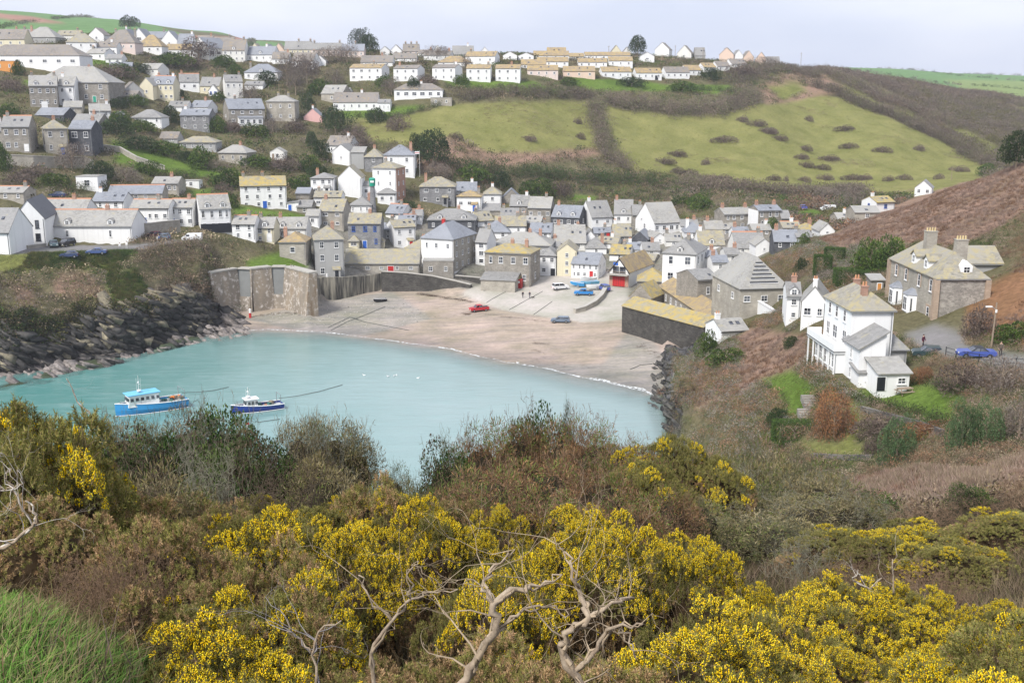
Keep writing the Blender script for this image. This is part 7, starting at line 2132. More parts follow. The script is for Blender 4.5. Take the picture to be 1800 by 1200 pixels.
hedge([(1290, 150), (1310, 140), (1330, 128), (1390, 125), (1440, 140)], 6, 3.5, 'brown thicket belt at the end of the bungalow rows', 'bramble', 3)
hedge([(1425, 150), (1480, 172), (1530, 195), (1600, 222), (1680, 258), (1740, 292)], 4, 3.6, 'dark hedge running down the long edge of the big pasture', 'bramble', 3)
hedge([(1440, 128), (1500, 148), (1560, 176), (1620, 205), (1680, 225)], 4, 3.6, 'second dark hedge above the strip fields', 'bramble', 3)
hedge([(1200, 322), (1280, 334), (1360, 342), (1440, 345), (1520, 340)], 4, 3.6, 'brown hedge along the foot of the big pasture', 'bramble', 3)
hedge([(800, 300), (880, 306), (960, 312), (1060, 318), (1150, 325)], 5, 3.4, 'brown and green hedge above the village roofs', 'green', 3)
hedge([(200, 335), (150, 335), (100, 338)], 2, 2.2, 'dark hedge behind the grey roofed range', 'green', 2)
hedge([(280, 310), (330, 312), (345, 312)], 1.2, 2.2, 'clipped hedge along the green lawn above the terrace', 'green', 2.5)
hedge([(1215, 158), (1260, 160), (1300, 165)], 1.5, 2.4, 'dark clipped hedge on the bungalow garden slope', 'green', 2.5)
hedge([(0, 456), (40, 456), (100, 461), (150, 459), (200, 452), (235, 446)], 1.4, 1.0, 'low green hedge along the cliff edge of the car park', 'green', 3)
hedge([(245, 446), (280, 442), (320, 440), (360, 438), (390, 440)], 2.2, 1.6, 'brown thicket along the cliff edge in front of the white van', 'bramble', 4)
hedge([(1330, 672), (1360, 690), (1385, 712)], .6, .6, 'dark hedge on the seaward side of the lawn', 'green', 3)
hedge([(1500, 702), (1560, 716), (1620, 735), (1668, 752)], .7, 1.1, 'low clipped hedge stepping along the upper lawn', 'green', 4)
hedge([(1430, 818), (1480, 820), (1530, 818)], .6, .7, 'dark low hedge at the foot of the lower lawn', 'green', 3)
hedge([(1600, 672), (1650, 682), (1690, 694)], .7, 1.0, 'short clipped hedge behind the picnic table', 'green', 4)
G3 = 'bramble thickets dotted over the big pasture'
for i, (zx, zy, w_) in enumerate(((285, 472, 14), (540, 540, 34), (265, 680, 30), (565, 665, 30), (235, 740, 26), (265, 795, 26), (380, 815, 26), (430, 750, 34), (400, 885, 26), (255, 900, 20), (40, 890, 26), (125, 895, 9),
                                  (590, 885, 34), (680, 885, 24), (845, 895, 18), (955, 885, 24), (1060, 680, 20), (1340, 825, 32), (1200, 880, 16), (85, 610, 26), (20, 560, 22), (800, 690, 30))):
    plant(1350 + zx / 4, 90 + zy / 4 + 5, w_ * 1.15, 9, 'bramble_%d' % (i % 3), 'low brown bramble thicket dotted on the big sloping pasture', group=G3, deep=w_ / 8, rz=rng.normal(-.2, .3))
for i, (px, py, w_) in enumerate(((1272, 250, 46), (1305, 215, 20), (1330, 222, 34), (1348, 235, 30), (1190, 275, 34), (1168, 288, 36), (1210, 308, 30), (1268, 318, 40), (1015, 218, 14), (1020, 245, 16), (930, 248, 26), (800, 244, 26), (1190, 305, 24), (1240, 290, 14))):
    plant(px, py, w_ * 1.1, 10, 'bramble_%d' % (i % 3), 'low brown bramble thicket dotted on the big sloping pasture', group=G3, deep=w_ / 8, rz=rng.normal(-.2, .3))

# ---------------------------------------------------------------- boulders and wrack
def rocks(name, n_, mask, sizes, label, m_='cliffrock', flat=.6):
    pts = sample(n_, mask, True)
    base = MB(); base.ball((0, 0, 0), 1, 7, 5)
    V0 = np.array(base.v, float)
    F4 = [f for f in base.f]
    tri = []
    for f in F4:
        for i in range(1, len(f) - 1): tri.append((f[0], f[i], f[i + 1]))
    parts = []
    for k in range(6):
        Vk = V0 * (1 + rng.uniform(-.5, .45, (len(V0), 1))) * np.array([1, rng.uniform(.5, .8), flat])
        mk = rng.integers(0, 6, len(pts)) == k
        q = pts[mk]; s = rng.uniform(*sizes, len(q)) ** 1
        col = np.array([.30, .285, .26]) if name == 'beach_stones' else np.array([.085, .083, .085]) if name == 'shore_boulders' else np.array([.17, .16, .15])
        parts.append(inst((Vk, np.array(tri), np.tile(col, (len(V0), 1))), yaw_m(rng.uniform(0, 6, len(q)), s), q, rng.uniform(.5, 1.6, (len(q), 1)) * np.ones((1, 3))))
    V, F, C = cat_(parts)
    return tag(link(name, np_mesh(name, V, F, C), None, [M['leaf']]), label, kind='stuff')
rocks('shore_boulders', 500, (GY > 180) & (GY < 228) & (GPX > 1165) & (GPX < 1262) & (GZ < 5) & (GZ > -.6), (.35, 1.2), 'dark wet boulders under the fish cellar wall')
def slabs(name, n_, mask, size, colf, label, dip=.5):
    pts = sample(n_, mask, False)
    V0 = np.array([(a, b_, c) for c in (-.19, .19) for b_ in (-.5, .5) for a in (-1.05, 1.05)], float)
    tri = []
    for f in [(0, 2, 3, 1), (4, 5, 7, 6), (0, 1, 5, 4), (2, 6, 7, 3), (0, 4, 6, 2), (1, 3, 7, 5)]: tri += [(f[0], f[1], f[2]), (f[0], f[2], f[3])]
    parts = []
    for k in range(6):
        mk = rng.integers(0, 6, len(pts)) == k
        q = pts[mk]; m_ = len(q)
        if not m_: continue
        Vk = V0 * rng.uniform(.55, 1.3, (8, 3))
        s = rng.uniform(*size, m_)
        ay = dip + rng.normal(0, .2, m_); q = q - np.array([0, 0, .12]) * s[:, None]; c, n2 = np.cos(ay), np.sin(ay); z = np.zeros(m_); o = np.ones(m_)
        Ry = np.stack([np.stack([c, z, n2], -1), np.stack([z, o, z], -1), np.stack([-n2, z, c], -1)], 1)
        mats = np.einsum('nij,njk->nik', yaw_m(rng.normal(.15, .35, m_), o), Ry) * s[:, None, None]
        parts.append(inst((Vk, np.array(tri), np.ones((8, 3))), mats, q, colf(q)))
    V, F, C = cat_(parts)
    tag(link(name, np_mesh(name, V, F, C), None, [M['rockface']]), label, kind='stuff')
def cliff_col(q):
    z = q[:, 2:3]; r_ = rng.random((len(q), 1))
    lo = np.array([[.20, .175, .165]]); mid = np.array([[.05, .046, .043]]); hi = np.array([[.19, .165, .115]])
    c = np.where(z < .8, lo, np.where(z < 8.5, np.where(r_ < .84, mid, hi), np.where(r_ < .4, mid * 1.6, hi)))
    return c * rng.uniform(.6, 1.35, (len(q), 1))
m, n, l, b = nt('broken_rock')
at = n.new('ShaderNodeAttribute'); at.attribute_name = 'tint'
no, src = noise_node(n, l, 1.6, 6, .7, rnd=False)
l.new(mixc(n, l, 1.0, at.outputs['Color'], ramp(n, l, no.outputs['Fac'], .35, .65, (.55, .55, .55, 1), (1.5, 1.5, 1.45, 1)).outputs[0], 'MULTIPLY'), b.inputs['Base Color'])
b.inputs['Roughness'].default_value = .85; bump(n, l, b, no.outputs['Fac'], .8, .15)
M['rockface'] = m
slabs('cliff_rock_ledges', 1300, (GY > 203) & (GY < 262) & (GPX > -150) & (GPX < 432) & (GZ < 8 + 7 * n1) & (GZ > -.2) & cls('rock'), (.9, 3.2), cliff_col, 'dark tilted rock slabs of the sea cliff')
slabs('shore_ledges', 420, (GY > 203) & (GY < 258) & (GPX > -100) & (GPX < 440) & (GZ < 1.3) & (GZ > -.9), (.6, 2.0), cliff_col, 'pinkish grey rock ledges along the waterline')
slabs('headland_rocks', 420, (GY > 120) & (GY < 215) & (GPX > 1150) & (GPX < 1300) & (GZ > -.3) & (GZ < 5), (.4, 1.25), lambda q: np.array([[.06, .057, .052]]) * rng.uniform(.5, 1.9, (len(q), 1)), 'dark rocks of the headland beside the cellars')
rocks('beach_stones', 900, cls('shingle') & (GPX < 760) & (GZ > .3) & (GZ < 3), (.06, .2), 'loose grey stones under the sea wall')
def wrack(line, n_, label, sp=.8, s=(.25, .9)):
    W_ = [hit(px, py, 60) for px, py in line]
    P2 = []
    for a, b_ in zip(W_[:-1], W_[1:]):
        t = rng.random(n_ // (len(W_) - 1)); P2.append(np.stack([a.x + (b_.x - a.x) * t, a.y + (b_.y - a.y) * t], -1))
    P2 = np.concatenate(P2) + rng.normal(0, sp, (sum(len(p) for p in P2), 2))
    q = np.stack([P2[:, 0], P2[:, 1], zg(P2[:, 0], P2[:, 1]) + .03], -1)
    sc = rng.uniform(*s, len(q))
    V, F, C = inst(CF[1], yaw_m(rng.uniform(0, 6, len(q)), sc, sc * .18), q, np.array([[.13, .09, .065]]) * rng.uniform(.6, 1.3, (len(q), 1)))
    tag(link('seaweed', np_mesh('seaweed', V, F, C), None, [M['leaf']]), label, kind='stuff')
wrack([(735, 517), (760, 520), (790, 525), (828, 530)], 110, 'dark seaweed strand at the top of the beach', .5)
wrack([(812, 551), (826, 553)], 16, 'dark seaweed in front of the red pickup', .3)
wrack([(860, 553), (900, 558), (960, 566)], 50, 'thin seaweed line by the slipway foot', .4, (.15, .5))
wrack([(938, 603), (965, 606)], 24, 'seaweed patch on the middle of the beach', .5, (.15, .5))
wrack([(935, 616), (970, 622)], 22, 'lower seaweed patch on the middle of the beach', .5, (.15, .4))
wrack([(700, 545), (740, 552), (790, 560)], 40, 'faint weed line across the upper sand', .8, (.12, .4))
wrack([(930, 630), (1000, 640), (1080, 655)], 50, 'weed and pebble line above the wet sand', 1.0, (.1, .35))
wrack([(1120, 605), (1160, 625), (1185, 650)], 60, 'dark weed along the foot of the fish cellar wall', .8, (.2, .6))
wrack([(450, 556), (500, 550), (540, 538)], 60, 'green-black weed at the foot of the sea wall', .5, (.2, .6))
def chain(pts, label, r=.07, name='mooring_chain'):
    W_ = [hit(px, py, 60) for px, py in pts]; sm = []
    for a, b_ in zip(W_[:-1], W_[1:]):
        for k in range(8):
            q = a.lerp(b_, k / 8); sm.append(Vector((q.x, q.y, float(zg(q.x, q.y)) + .05)))
    o = sm[0].copy(); mb = MB(); mb.path([q - o for q in sm], r, 5)
    t = mb.build(name, [M['rope']]); t.location = o; tag(t, label, 'chain')
chain([(582, 581), (610, 566), (640, 555), (682, 537)], 'dark mooring chain lying diagonally up the sand')
chain([(577, 576), (615, 558), (632, 562)], 'shorter mooring chain crossing the diagonal one')
chain([(615, 558), (640, 566), (680, 574), (725, 582)], 'mooring chain stretching across the middle sand')
chain([(1108, 650), (1125, 643), (1150, 640)], 'short chain on the sand below the fish cellar')
# joints between the slipway slabs
for i, (a, b_) in enumerate((((855, 533), (900, 508)), ((895, 545), (962, 508)), ((938, 553), (975, 527)), ((850, 512), (905, 503)))):
    chain([a, b_], ['slab joint across the slipway nearest the quay', 'second slab joint across the slipway', 'short slab joint near the grey-blue estate', 'slab joint at the top of the slipway'][i], .06, 'drain_channel')

# ---------------------------------------------------------------- bare branching shrubs
def branching(seed, n_main=7, depth=5, length=1.0, spread=.55, gn=.0, min_r=.004, r0=.035, kids=(2, 3), wob=.25, upb=.25):
    r_ = np.random.default_rng(seed)
    segs = []
    def grow(p, d, L, r, k):
        m_ = 3
        for i in range(m_):
            d = d + r_.normal(0, wob, 3); d[2] += upb * .2; d /= np.linalg.norm(d)
            q = p + d * L / m_
            segs.append((p, q, r, r * .86)); p = q; r *= .86
        if k == 0: return
        for j in range(r_.integers(kids[0], kids[1] + 1)):
            nd = d + r_.normal(0, spread, 3); nd[2] += upb; nd /= np.linalg.norm(nd)
            grow(p, nd, L * r_.uniform(.62, .86), max(r * .75, min_r), k - 1)
    for i in range(n_main):
        a = r_.uniform(0, 6.28); sp_ = r_.uniform(.3, 1.5); d = np.array([math.cos(a) * sp_, math.sin(a) * sp_, 1.0]); d /= np.linalg.norm(d)
        grow(np.array([math.cos(a) * .08, math.sin(a) * .08, -.1]), d, length * r_.uniform(.28, .36), r0, depth)
    return segs
def segs_mesh(segs, col, col2=None, lim=None):
    A = np.array([s[0] for s in segs]); B = np.array([s[1] for s in segs]); r0 = np.array([s[2] for s in segs]); r1 = np.array([s[3] for s in segs])
    d = B - A; m_ = rot_to(d)
    n_ = len(A); V = np.zeros((n_, 6, 3))
    for k in range(3):
        t = 2 * math.pi * k / 3
        off = m_[:, :, 0] * math.cos(t) + m_[:, :, 1] * math.sin(t)
        V[:, k] = A + off * r0[:, None]; V[:, 3 + k] = B + off * r1[:, None]
    F0 = np.array([(0, 1, 4), (0, 4, 3), (1, 2, 5), (1, 5, 4), (2, 0, 3), (2, 3, 5)])
    F = F0[None] + (np.arange(n_) * 6)[:, None, None]
    f = np.clip((r0 - .004) / .02, 0, 1)[:, None]
    c = np.array(col) * f + np.array(col2 if col2 is not None else col) * (1 - f)
    C = np.repeat(c[:, None, :] * rng.uniform(.8, 1.2, (n_, 1, 1)), 6, 1)
    return V.reshape(-1, 3), F.reshape(-1, 3), C.reshape(-1, 3)
SHR = []
for v in range(4):
    sg = branching(500 + v, 11, 5, 1.0, .75, kids=(2, 3), r0=.022, min_r=.0028, wob=.3, upb=.12)
    zmax = np.percentile([s[1][2] for s in sg], 99); xm = np.percentile([math.hypot(s[1][0], s[1][1]) for s in sg], 93)
    sc = np.array([1 / xm, 1 / xm, 1 / zmax])
    tips = np.array([s[1] for s in sg if s[2] < .006]) * sc
    sg = [(s[0] * sc, s[1] * sc, s[2], s[3]) for s in sg]
    cw = [((.24, .19, .13), (.15, .115, .085)), ((.22, .21, .17), (.21, .20, .15)), ((.26, .20, .14), (.20, .135, .09)), ((.20, .18, .14), (.13, .13, .075))][v]
    T = segs_mesh(sg, *cw)
    me = np_mesh('branches', *T); me.materials.append(M['leaf'])
    lv = []
    for kind_, (cols_, n_, lf) in {'ivy': ([(.035, .065, .02), (.06, .10, .03), (.025, .045, .015), (.10, .14, .04), (.10, .08, .055)], 6500, leaf4(.05, .036, W1)),
                                  'bud': ([(.16, .135, .06), (.21, .175, .09), (.10, .08, .045), (.26, .22, .13), (.10, .12, .035)], 6500, leaf4(.085, .013, W1)),
                                  'rustb': ([(.24, .135, .065), (.31, .18, .09), (.15, .085, .045), (.12, .16, .04), (.35, .22, .13)], 6500, leaf4(.085, .013, W1))}.items():
        L_ = leafy(n_, lf, cols_, 560 + v * 7 + len(kind_), 15, .45, .9, .3)
        L_[0][:, :2] *= .9; L_[0][:, 2] *= .86
        shade_ball = MB(); shade_ball.ball((0, 0, .3), (.5, .5, .36), 14, 9); kv = np.array(shade_ball.v, float) * (1 + rng.normal(0, .04, (len(shade_ball.v), 1)))  # near-black ball added inside the crown, its colour stands in for shaded hollows
        L_ = cat_([L_, (kv, np.array([(f[0], f[i], f[i + 1]) for f in shade_ball.f for i in range(1, len(f) - 1)]), np.tile([.03, .026, .018], (len(kv), 1)))])
        ml = np_mesh('leaves', *L_); ml.materials.append(M['leaf']); lv.append(ml)  # holds the leaves and the added dark ball
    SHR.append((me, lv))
def shrub(px, py, Y, wpx, v, leaf, label, group=None, lean=0):
    """py: top of the shrub in the picture, Y its distance"""
    top = at_y(px, py, Y)
    g = float(zg(top.x, Y)); h = max(top.z - g, .8)
    s_ = FPX / (Y * CP - (top.z - CAMZ) * SP)
    root = empty('shrub', (top.x, Y, g - .1), rng.uniform(0, 6.28), label, 'shrub', group)
    ww = wpx * (1.3 if px > 1200 else 1.1) / s_ / 2; sc = (ww, ww, h * 1.02)
    o = bpy.data.objects.new('branches', SHR[v][0]); COL.objects.link(o); o.parent = root; o.scale = sc
    if leaf is not None:
        q = bpy.data.objects.new('leaves', SHR[v][1][leaf]); COL.objects.link(q); q.parent = root; q.scale = sc
    return root
S1 = 'bare thorn shrubs in the thicket below the path'
LB1 = 'bare grey-brown thorn shrub in the thicket above the bay'
for (px, py, Y, w, v, lf, lab) in (
  (150, 735, 21, 150, 0, 0, 'dark ivy-green thorn bush beside the tall flowering gorse at the left edge'),
  (215, 722, 24, 150, 1, 1, None), (270, 735, 21, 150, 3, 0, None), (325, 705, 25, 130, 0, 1, None), (385, 700, 24, 150, 1, 0, 'tallest thorn shrub reaching up to the small navy fishing boat'),
  (420, 742, 20, 150, 3, 0, None), (330, 770, 17, 170, 1, None, None), (480, 770, 20, 120, 0, 0, 'dark ivy-clad shrub under the orange buoy'), (525, 722, 24, 120, 1, 1, None),
  (585, 722, 25, 150, 1, 1, 'open branched thorn shrub standing against the turquoise water'), (625, 750, 25, 90, 3, 1, None), (560, 790, 19, 160, 0, 1, None), (690, 812, 22, 80, 3, 1, 'small low thorn shrub in the gap by the water'),
  (640, 845, 17, 130, 1, 1, None), (440, 800, 16, 190, 0, None, None), (250, 800, 15, 220, 0, 1, None), (150, 830, 14, 180, 3, 1, None), (735, 835, 18, 90, 3, 1, None)):
    shrub(px, py, Y, w, v, lf, lab or LB1, None if lab else S1)
S2 = 'russet thorn shrubs in the middle thicket'
LB2 = 'russet-brown tangled shrub in the middle thicket'
for (px, py, Y, w, v, lf, lab) in (
  (785, 765, 22, 110, 3, 0, 'grey-green shrub at the water side edge of the middle thicket'), (845, 738, 24, 130, 2, 2, None), (905, 722, 25, 130, 2, 2, None), (940, 704, 26, 110, 0, 0, 'shrub topped with bright ivy leaves in the middle thicket'),
  (1000, 716, 25, 130, 2, 2, None), (1050, 735, 24, 130, 2, 2, None), (995, 705, 27, 30, 3, 0, 'single leafy ivy spire rising above the middle thicket'), (1100, 760, 23, 130, 2, 2, None), (860, 800, 19, 170, 2, 2, None), (960, 790, 20, 180, 2, 2, None), (1060, 805, 19, 170, 2, 2, None),
  (1140, 800, 21, 130, 2, 2, None), (800, 830, 17, 140, 2, 2, None), (905, 850, 16, 190, 2, 2, None), (1010, 860, 16, 170, 2, 2, None), (1110, 860, 17, 150, 2, 2, None), (1180, 850, 19, 120, 2, 2, None)):
    shrub(px, py, Y, w, v, lf, lab or LB2, None if lab else S2)
S3 = 'olive lichened thorn trees in the gully'
LB3 = 'olive lichened thorn tree in the gully below the gardens'
for (px, py, Y, w, v, lf, lab) in (
  (1250, 815, 30, 150, 1, 1, None), (1310, 760, 36, 150, 3, 1, 'tallest lichened thorn tree below the clipped bright hedge'), (1360, 790, 34, 150, 1, 1, None), (1410, 800, 33, 150, 3, 1, None), (1450, 830, 30, 140, 1, 1, None), (1290, 850, 26, 170, 3, 1, None), (1370, 860, 26, 170, 3, 1, None),
  (1430, 880, 24, 150, 1, 1, None), (1300, 900, 22, 170, 1, 1, None), (1390, 915, 21, 170, 3, 1, None), (1530, 860, 32, 110, 3, 0, 'small dark green thorn in the pale dead grass'), (1580, 880, 34, 110, 1, 1, None), (1680, 880, 36, 130, 3, 1, None), (1500, 930, 24, 120, 1, 1, None), (1220, 900, 20, 130, 3, 1, None),
  (1700, 930, 28, 70, 0, 0, 'dark leafy shrub beside the gorse at the right edge'), (1780, 850, 36, 120, 2, 2, 'rust-tinted bare shrub at the right edge'), (1740, 960, 22, 130, 2, None, None), (1800, 940, 24, 100, 2, None, None), (1620, 960, 22, 140, 2, None, None), (1530, 1000, 16, 130, 2, None, None), (1650, 1010, 15, 130, 2, None, None), (1430, 965, 18, 120, 1, None, None)):
    shrub(px, py, Y, w, v, lf, lab or LB3, None if lab else S3)

# ---------------------------------------------------------------- gorse
def sprig(seed, flowers, dead=False):
    r_ = np.random.default_rng(seed)
    L = .075
    nn_ = 22
    t = r_.random(nn_)
    a = np.arange(nn_) * 2.4
    pos = np.stack([np.cos(a) * .004, np.sin(a) * .004, t * L], -1)
    d = np.stack([np.cos(a), np.sin(a), .55 + .3 * t], -1)
    if dead: c0 = np.array([(.24, .155, .08), (.18, .115, .06), (.31, .21, .12)])
    else: c0 = np.array([(.12, .125, .035), (.165, .155, .045), (.09, .10, .03), (.22, .18, .065)])
    cc = c0[r_.integers(0, len(c0), nn_)]
    G = inst(tri_leaf(.028, .0065, W1), rot_to(d, r_.uniform(0, 6, nn_)) * r_.uniform(.7, 1.2, nn_)[:, None, None], pos, cc)
    st = segs_mesh([(np.zeros(3), np.array([0, 0, L]), .0035, .002)], (.17, .13, .07))
    G = cat_([G, st])
    Fl = None
    if flowers:
        oct_v = np.array([(0, 0, -.2), (1, 0, .1), (0, .8, .1), (-1, 0, .1), (0, -.8, .1), (0, 0, 1.3)], float) * .0056
        oct_f = np.array([(0, 2, 1), (0, 3, 2), (0, 4, 3), (0, 1, 4), (5, 1, 2), (5, 2, 3), (5, 3, 4), (5, 4, 1)])
        k = flowers
        t = r_.uniform(.35, 1.0, k); a = r_.uniform(0, 6.28, k)
        pos = np.stack([np.cos(a) * .014, np.sin(a) * .014, t * L], -1)
        d = np.stack([np.cos(a), np.sin(a), np.full(k, .9)], -1)
        cc = np.array([(.96, .69, .015), (.98, .75, .02), (.88, .54, .012), (.99, .82, .08)])[r_.integers(0, 4, k)]
        Fl = inst((oct_v, oct_f, np.ones((6, 3))), rot_to(d, a) * r_.uniform(.8, 1.4, k)[:, None, None], pos, cc)
    return G, Fl
SPR = {'heavy': [sprig(600 + i, 19) for i in range(3)], 'some': [sprig(610 + i, 10) for i in range(3)], 'none': [sprig(620 + i, 0) for i in range(3)], 'dead': [sprig(630 + i, 0, True) for i in range(3)]}
GOR = {}
def gorse_template(kind, seed):
    r_ = np.random.default_rng(seed)
    n_, NL = 4200, 46
    aa = np.arange(NL) * 2.4; ee = np.arcsin(((np.arange(NL) + .5) / NL) ** .8)
    cs = np.stack([np.cos(aa) * np.cos(ee), np.sin(aa) * np.cos(ee), np.sin(ee)], -1) * r_.uniform(.62, .84, (NL, 1)) + r_.normal(0, .05, (NL, 3))
    rs = r_.uniform(.12, .23, NL)
    k = r_.choice(NL, n_, p=rs ** 2 / (rs ** 2).sum())
    d = r_.normal(size=(n_, 3)) * .8 + cs[k] * 1.1; d[:, 2] += .25; d /= np.linalg.norm(d, axis=1, keepdims=True)
    p = cs[k] + d * rs[k][:, None] * r_.uniform(.8, 1.0, (n_, 1)); p[:, 2] = np.abs(p[:, 2])
    lobc = r_.random(NL); lob = lobc[k]
    nz = d[:, 2].copy()
    d = d + np.array([0, 0, .15]) + r_.normal(0, .38, d.shape)
    fl = {'F': .27, 'M': .55, 'S': .84, 'G': 9}[kind]
    on = (lob > fl) & (nz + r_.normal(0, .25, n_) > .18) & (p[:, 2] > .3)
    sel = np.where(on, np.where(r_.random(n_) < .6, 0, 1), 2)
    inner = (nz < -.05) | (p[:, 2] < .42)
    sel = np.where(inner & (r_.random(n_) < .85), 3, sel)
    if kind == 'G': sel = np.where(r_.random(n_) < .45, 3, sel)
    sc_ = r_.uniform(.55, .95, n_)
    m_ = rot_to(d, r_.uniform(0, 6, n_)) * sc_[:, None, None]
    gp, fp = [], []
    tone = (.75 + .6 * r_.random(NL))[k] * (1.35 if kind in 'GS' else 1.1)
    for s, nm in enumerate(('heavy', 'some', 'none', 'dead')):
        for v in range(3):
            q = (sel == s) & (r_.integers(0, 3, n_) == v)
            if not q.any(): continue
            G, Fl = SPR[nm][v]
            mul = (tone[q] * r_.uniform(.8, 1.2, q.sum()))[:, None] * np.ones((1, 3))
            pp = p[q] * np.array([.95, .95, .95])
            gp.append(inst(G, m_[q], pp, mul))
            if Fl is not None: fp.append(inst(Fl, m_[q], pp))
    A = np_mesh('foliage', *cat_(gp)); A.materials.append(M['leaf'])
    B = None
    if fp: B = np_mesh('flowers', *cat_(fp)); B.materials.append(M['petal'])
    sg = branching(seed + 9, 8, 4, .95, .5, r0=.016, min_r=.003)
    zm = max(s[1][2] for s in sg)
    sg = [(s[0] / zm * .85, s[1] / zm * .85, s[2], s[3]) for s in sg]
    shade_core = MB(); shade_core.ball((0, 0, .2), (.55, .55, .42), 16, 10)  # dark solid added inside the bush: blocks light, shade put into its colour
    cv = np.array(shade_core.v, float); cv *= (1 + r_.normal(0, .03, (len(cv), 1)))
    ct = np.array([(f[0], f[i], f[i + 1]) for f in shade_core.f for i in range(1, len(f) - 1)])
    C = np_mesh('stems', *cat_([segs_mesh(sg, (.25, .19, .13), (.19, .14, .09)), (cv, ct, np.tile([.035, .024, .014], (len(cv), 1)))])); C.materials.append(M['leaf'])  # real stems plus the added dark solid in one mesh
    return A, B, C
M['petal'] = mat_foliage('gorse_petals', .6)
GOR['F'] = [gorse_template('F', 701), gorse_template('F', 702)]
GOR['M'] = [gorse_template('M', 711)]
GOR['S'] = [gorse_template('S', 721)]
GOR['G'] = [gorse_template('G', 731)]
def gorse(px, Y, h, kind, label, group, s=None, x=None):
    """a bush of height h metres rooted at distance Y on the picture column px"""
    zt = 50.0
    for _ in range(3):
        dep = Y * CP - (zt - CAMZ) * SP
        X = (px - 900) / FPX * dep
        g = float(zg(X, Y)); zt = g + h
    a, f_, st = random.choice(GOR[kind])
    root = empty('gorse_bush', (X, Y, g - .12), rng.uniform(0, 6.28), label, 'gorse bush', group)
    w = s if s else 1.0
    for nm, me in (('foliage', a), ('flowers', f_), ('stems', st)):
        if me is None: continue
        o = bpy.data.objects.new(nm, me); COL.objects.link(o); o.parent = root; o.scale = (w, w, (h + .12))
    return root
fF = [(560, 870), (720, 845), (800, 880), (960, 900), (1090, 900), (1150, 935), (1300, 940), (1450, 985), (1620, 1010), (1830, 1050), (1830, 1210), (1240, 1210), (1180, 1120), (1130, 1010), (1060, 960), (900, 960), (900, 990), (640, 985), (560, 930)]
fM = [(400, 850), (560, 850), (720, 840), (560, 940), (400, 950)]
fM2 = [(250, 1040), (430, 1030), (600, 1010), (600, 1100), (420, 1130), (250, 1200)]
hole = [(560, 990), (880, 985), (1100, 1000), (1170, 1110), (1190, 1215), (560, 1215)]
LG = {'F': ('gorse bush thick with yellow flowers in the foreground mass', 'gorse bushes thick with flowers'),
      'M': ('gorse bush half covered with yellow flowers in the foreground mass', 'gorse bushes half in flower'),
      'S': ('olive gorse bush with only a few yellow flowers', 'gorse bushes with few flowers'),
      'G': ('olive-brown gorse bush without flowers', 'gorse bushes without flowers')}
def envelope(px):      # top of the gorse mass in the picture
    return np.interp(px, [-100, 60, 200, 300, 400, 480, 560, 700, 790, 900, 1000, 1080, 1150, 1300, 1450, 1600, 1750, 1900], [860, 858, 862, 855, 858, 852, 862, 842, 855, 905, 895, 898, 940, 948, 990, 1010, 1045, 1075])
rng = np.random.default_rng(21); random.seed(21)
for Y in (4.9, 6.2, 7.5, 9.0, 10.6, 12.4, 14.4, 16.2):
    step = 1.12 * FPX / (Y + .8)
    px = -80 + rng.uniform(0, step)
    while px < 1900:
        cx = px + rng.normal(0, step * .15)
        h = 1.35 + rng.normal(0, .2)
        if cx > 1150: h -= .25 * min(1, (cx - 1150) / 400)
        for _ in range(14):      # keep the bush under the outline of the mass
            X = (cx - 900) / FPX * (Y + .9); g = float(zg(X, Y))
            _, py = proj(X, Y, g + h)
            if py < envelope(cx) - 4: h -= .1
            else: break
        ok = h > .55
        if cx < 235 and (py > 930 or Y < 8.5): ok = False
        if Y < 7 and cx < 620: ok = False
        if cx < 640 and Y < 5 and cx < 260: ok = False
        if inpoly(cx, py + 10, hole): ok = ok and False
        if Y > 12.5 and cx > 1160: ok = False
        if ok:
            kd = 'G'
            if inpoly(cx, py + 12, fF): kd = 'F' if rng.random() < .8 else 'M'
            elif inpoly(cx, py + 12, fM): kd = 'M' if rng.random() < .6 else 'S'
            elif inpoly(cx, py + 12, fM2): kd = 'F' if rng.random() < .45 else 'M'
            elif cx > 520 and rng.random() < .4: kd = 'S'
            gorse(cx, Y, h, kd, LG[kd][0], LG[kd][1], s=rng.uniform(.75, 1.1))
        px += step * rng.uniform(.8, 1.1)
for (px, py, Y, w, kd, lab) in ((28, 668, 11, 1.5, 'S', 'tallest flowering gorse rising over the bay at the left edge'), (-40, 690, 10, 1.2, 'S', 'flowering gorse cut by the left edge'), (80, 725, 11.5, 1.0, 'S', 'golden topped gorse right of the tallest one at the left edge'),
                                (1180, 752, 24, 1.2, 'S', 'golden gorse head standing against the dark headland cliff'), (1260, 790, 24, 1.3, 'S', 'two-headed golden gorse in front of the lichened thorn trees'), (1140, 800, 20, 1.2, 'S', 'bronze gorse beside the russet middle thicket'),
                                (1480, 935, 19, 1.3, 'S', 'golden gorse above the dark gap, first of the back row'), (1560, 950, 18, 1.3, 'S', 'bronze gorse in the middle of the back row'), (1630, 930, 19, 1.5, 'M', 'broad golden gorse at the top of the back row'), (1690, 965, 17, 1.2, 'S', 'golden gorse at the falling end of the back row'),
                                (1790, 965, 19, 1.5, 'S', 'fresh green gorse at the right edge of the slope'), (640, 825, 15, 1.0, 'G', 'brown domed gorse below the open branched thorn'), (1120, 790, 22, .9, 'M', 'small gorse with yellow flowers inside the russet thicket')):
    top = at_y(px, py, Y); g = float(zg(top.x, Y))
    gorse(px, Y, max(.8, top.z - g), kd, lab, None, s=w)
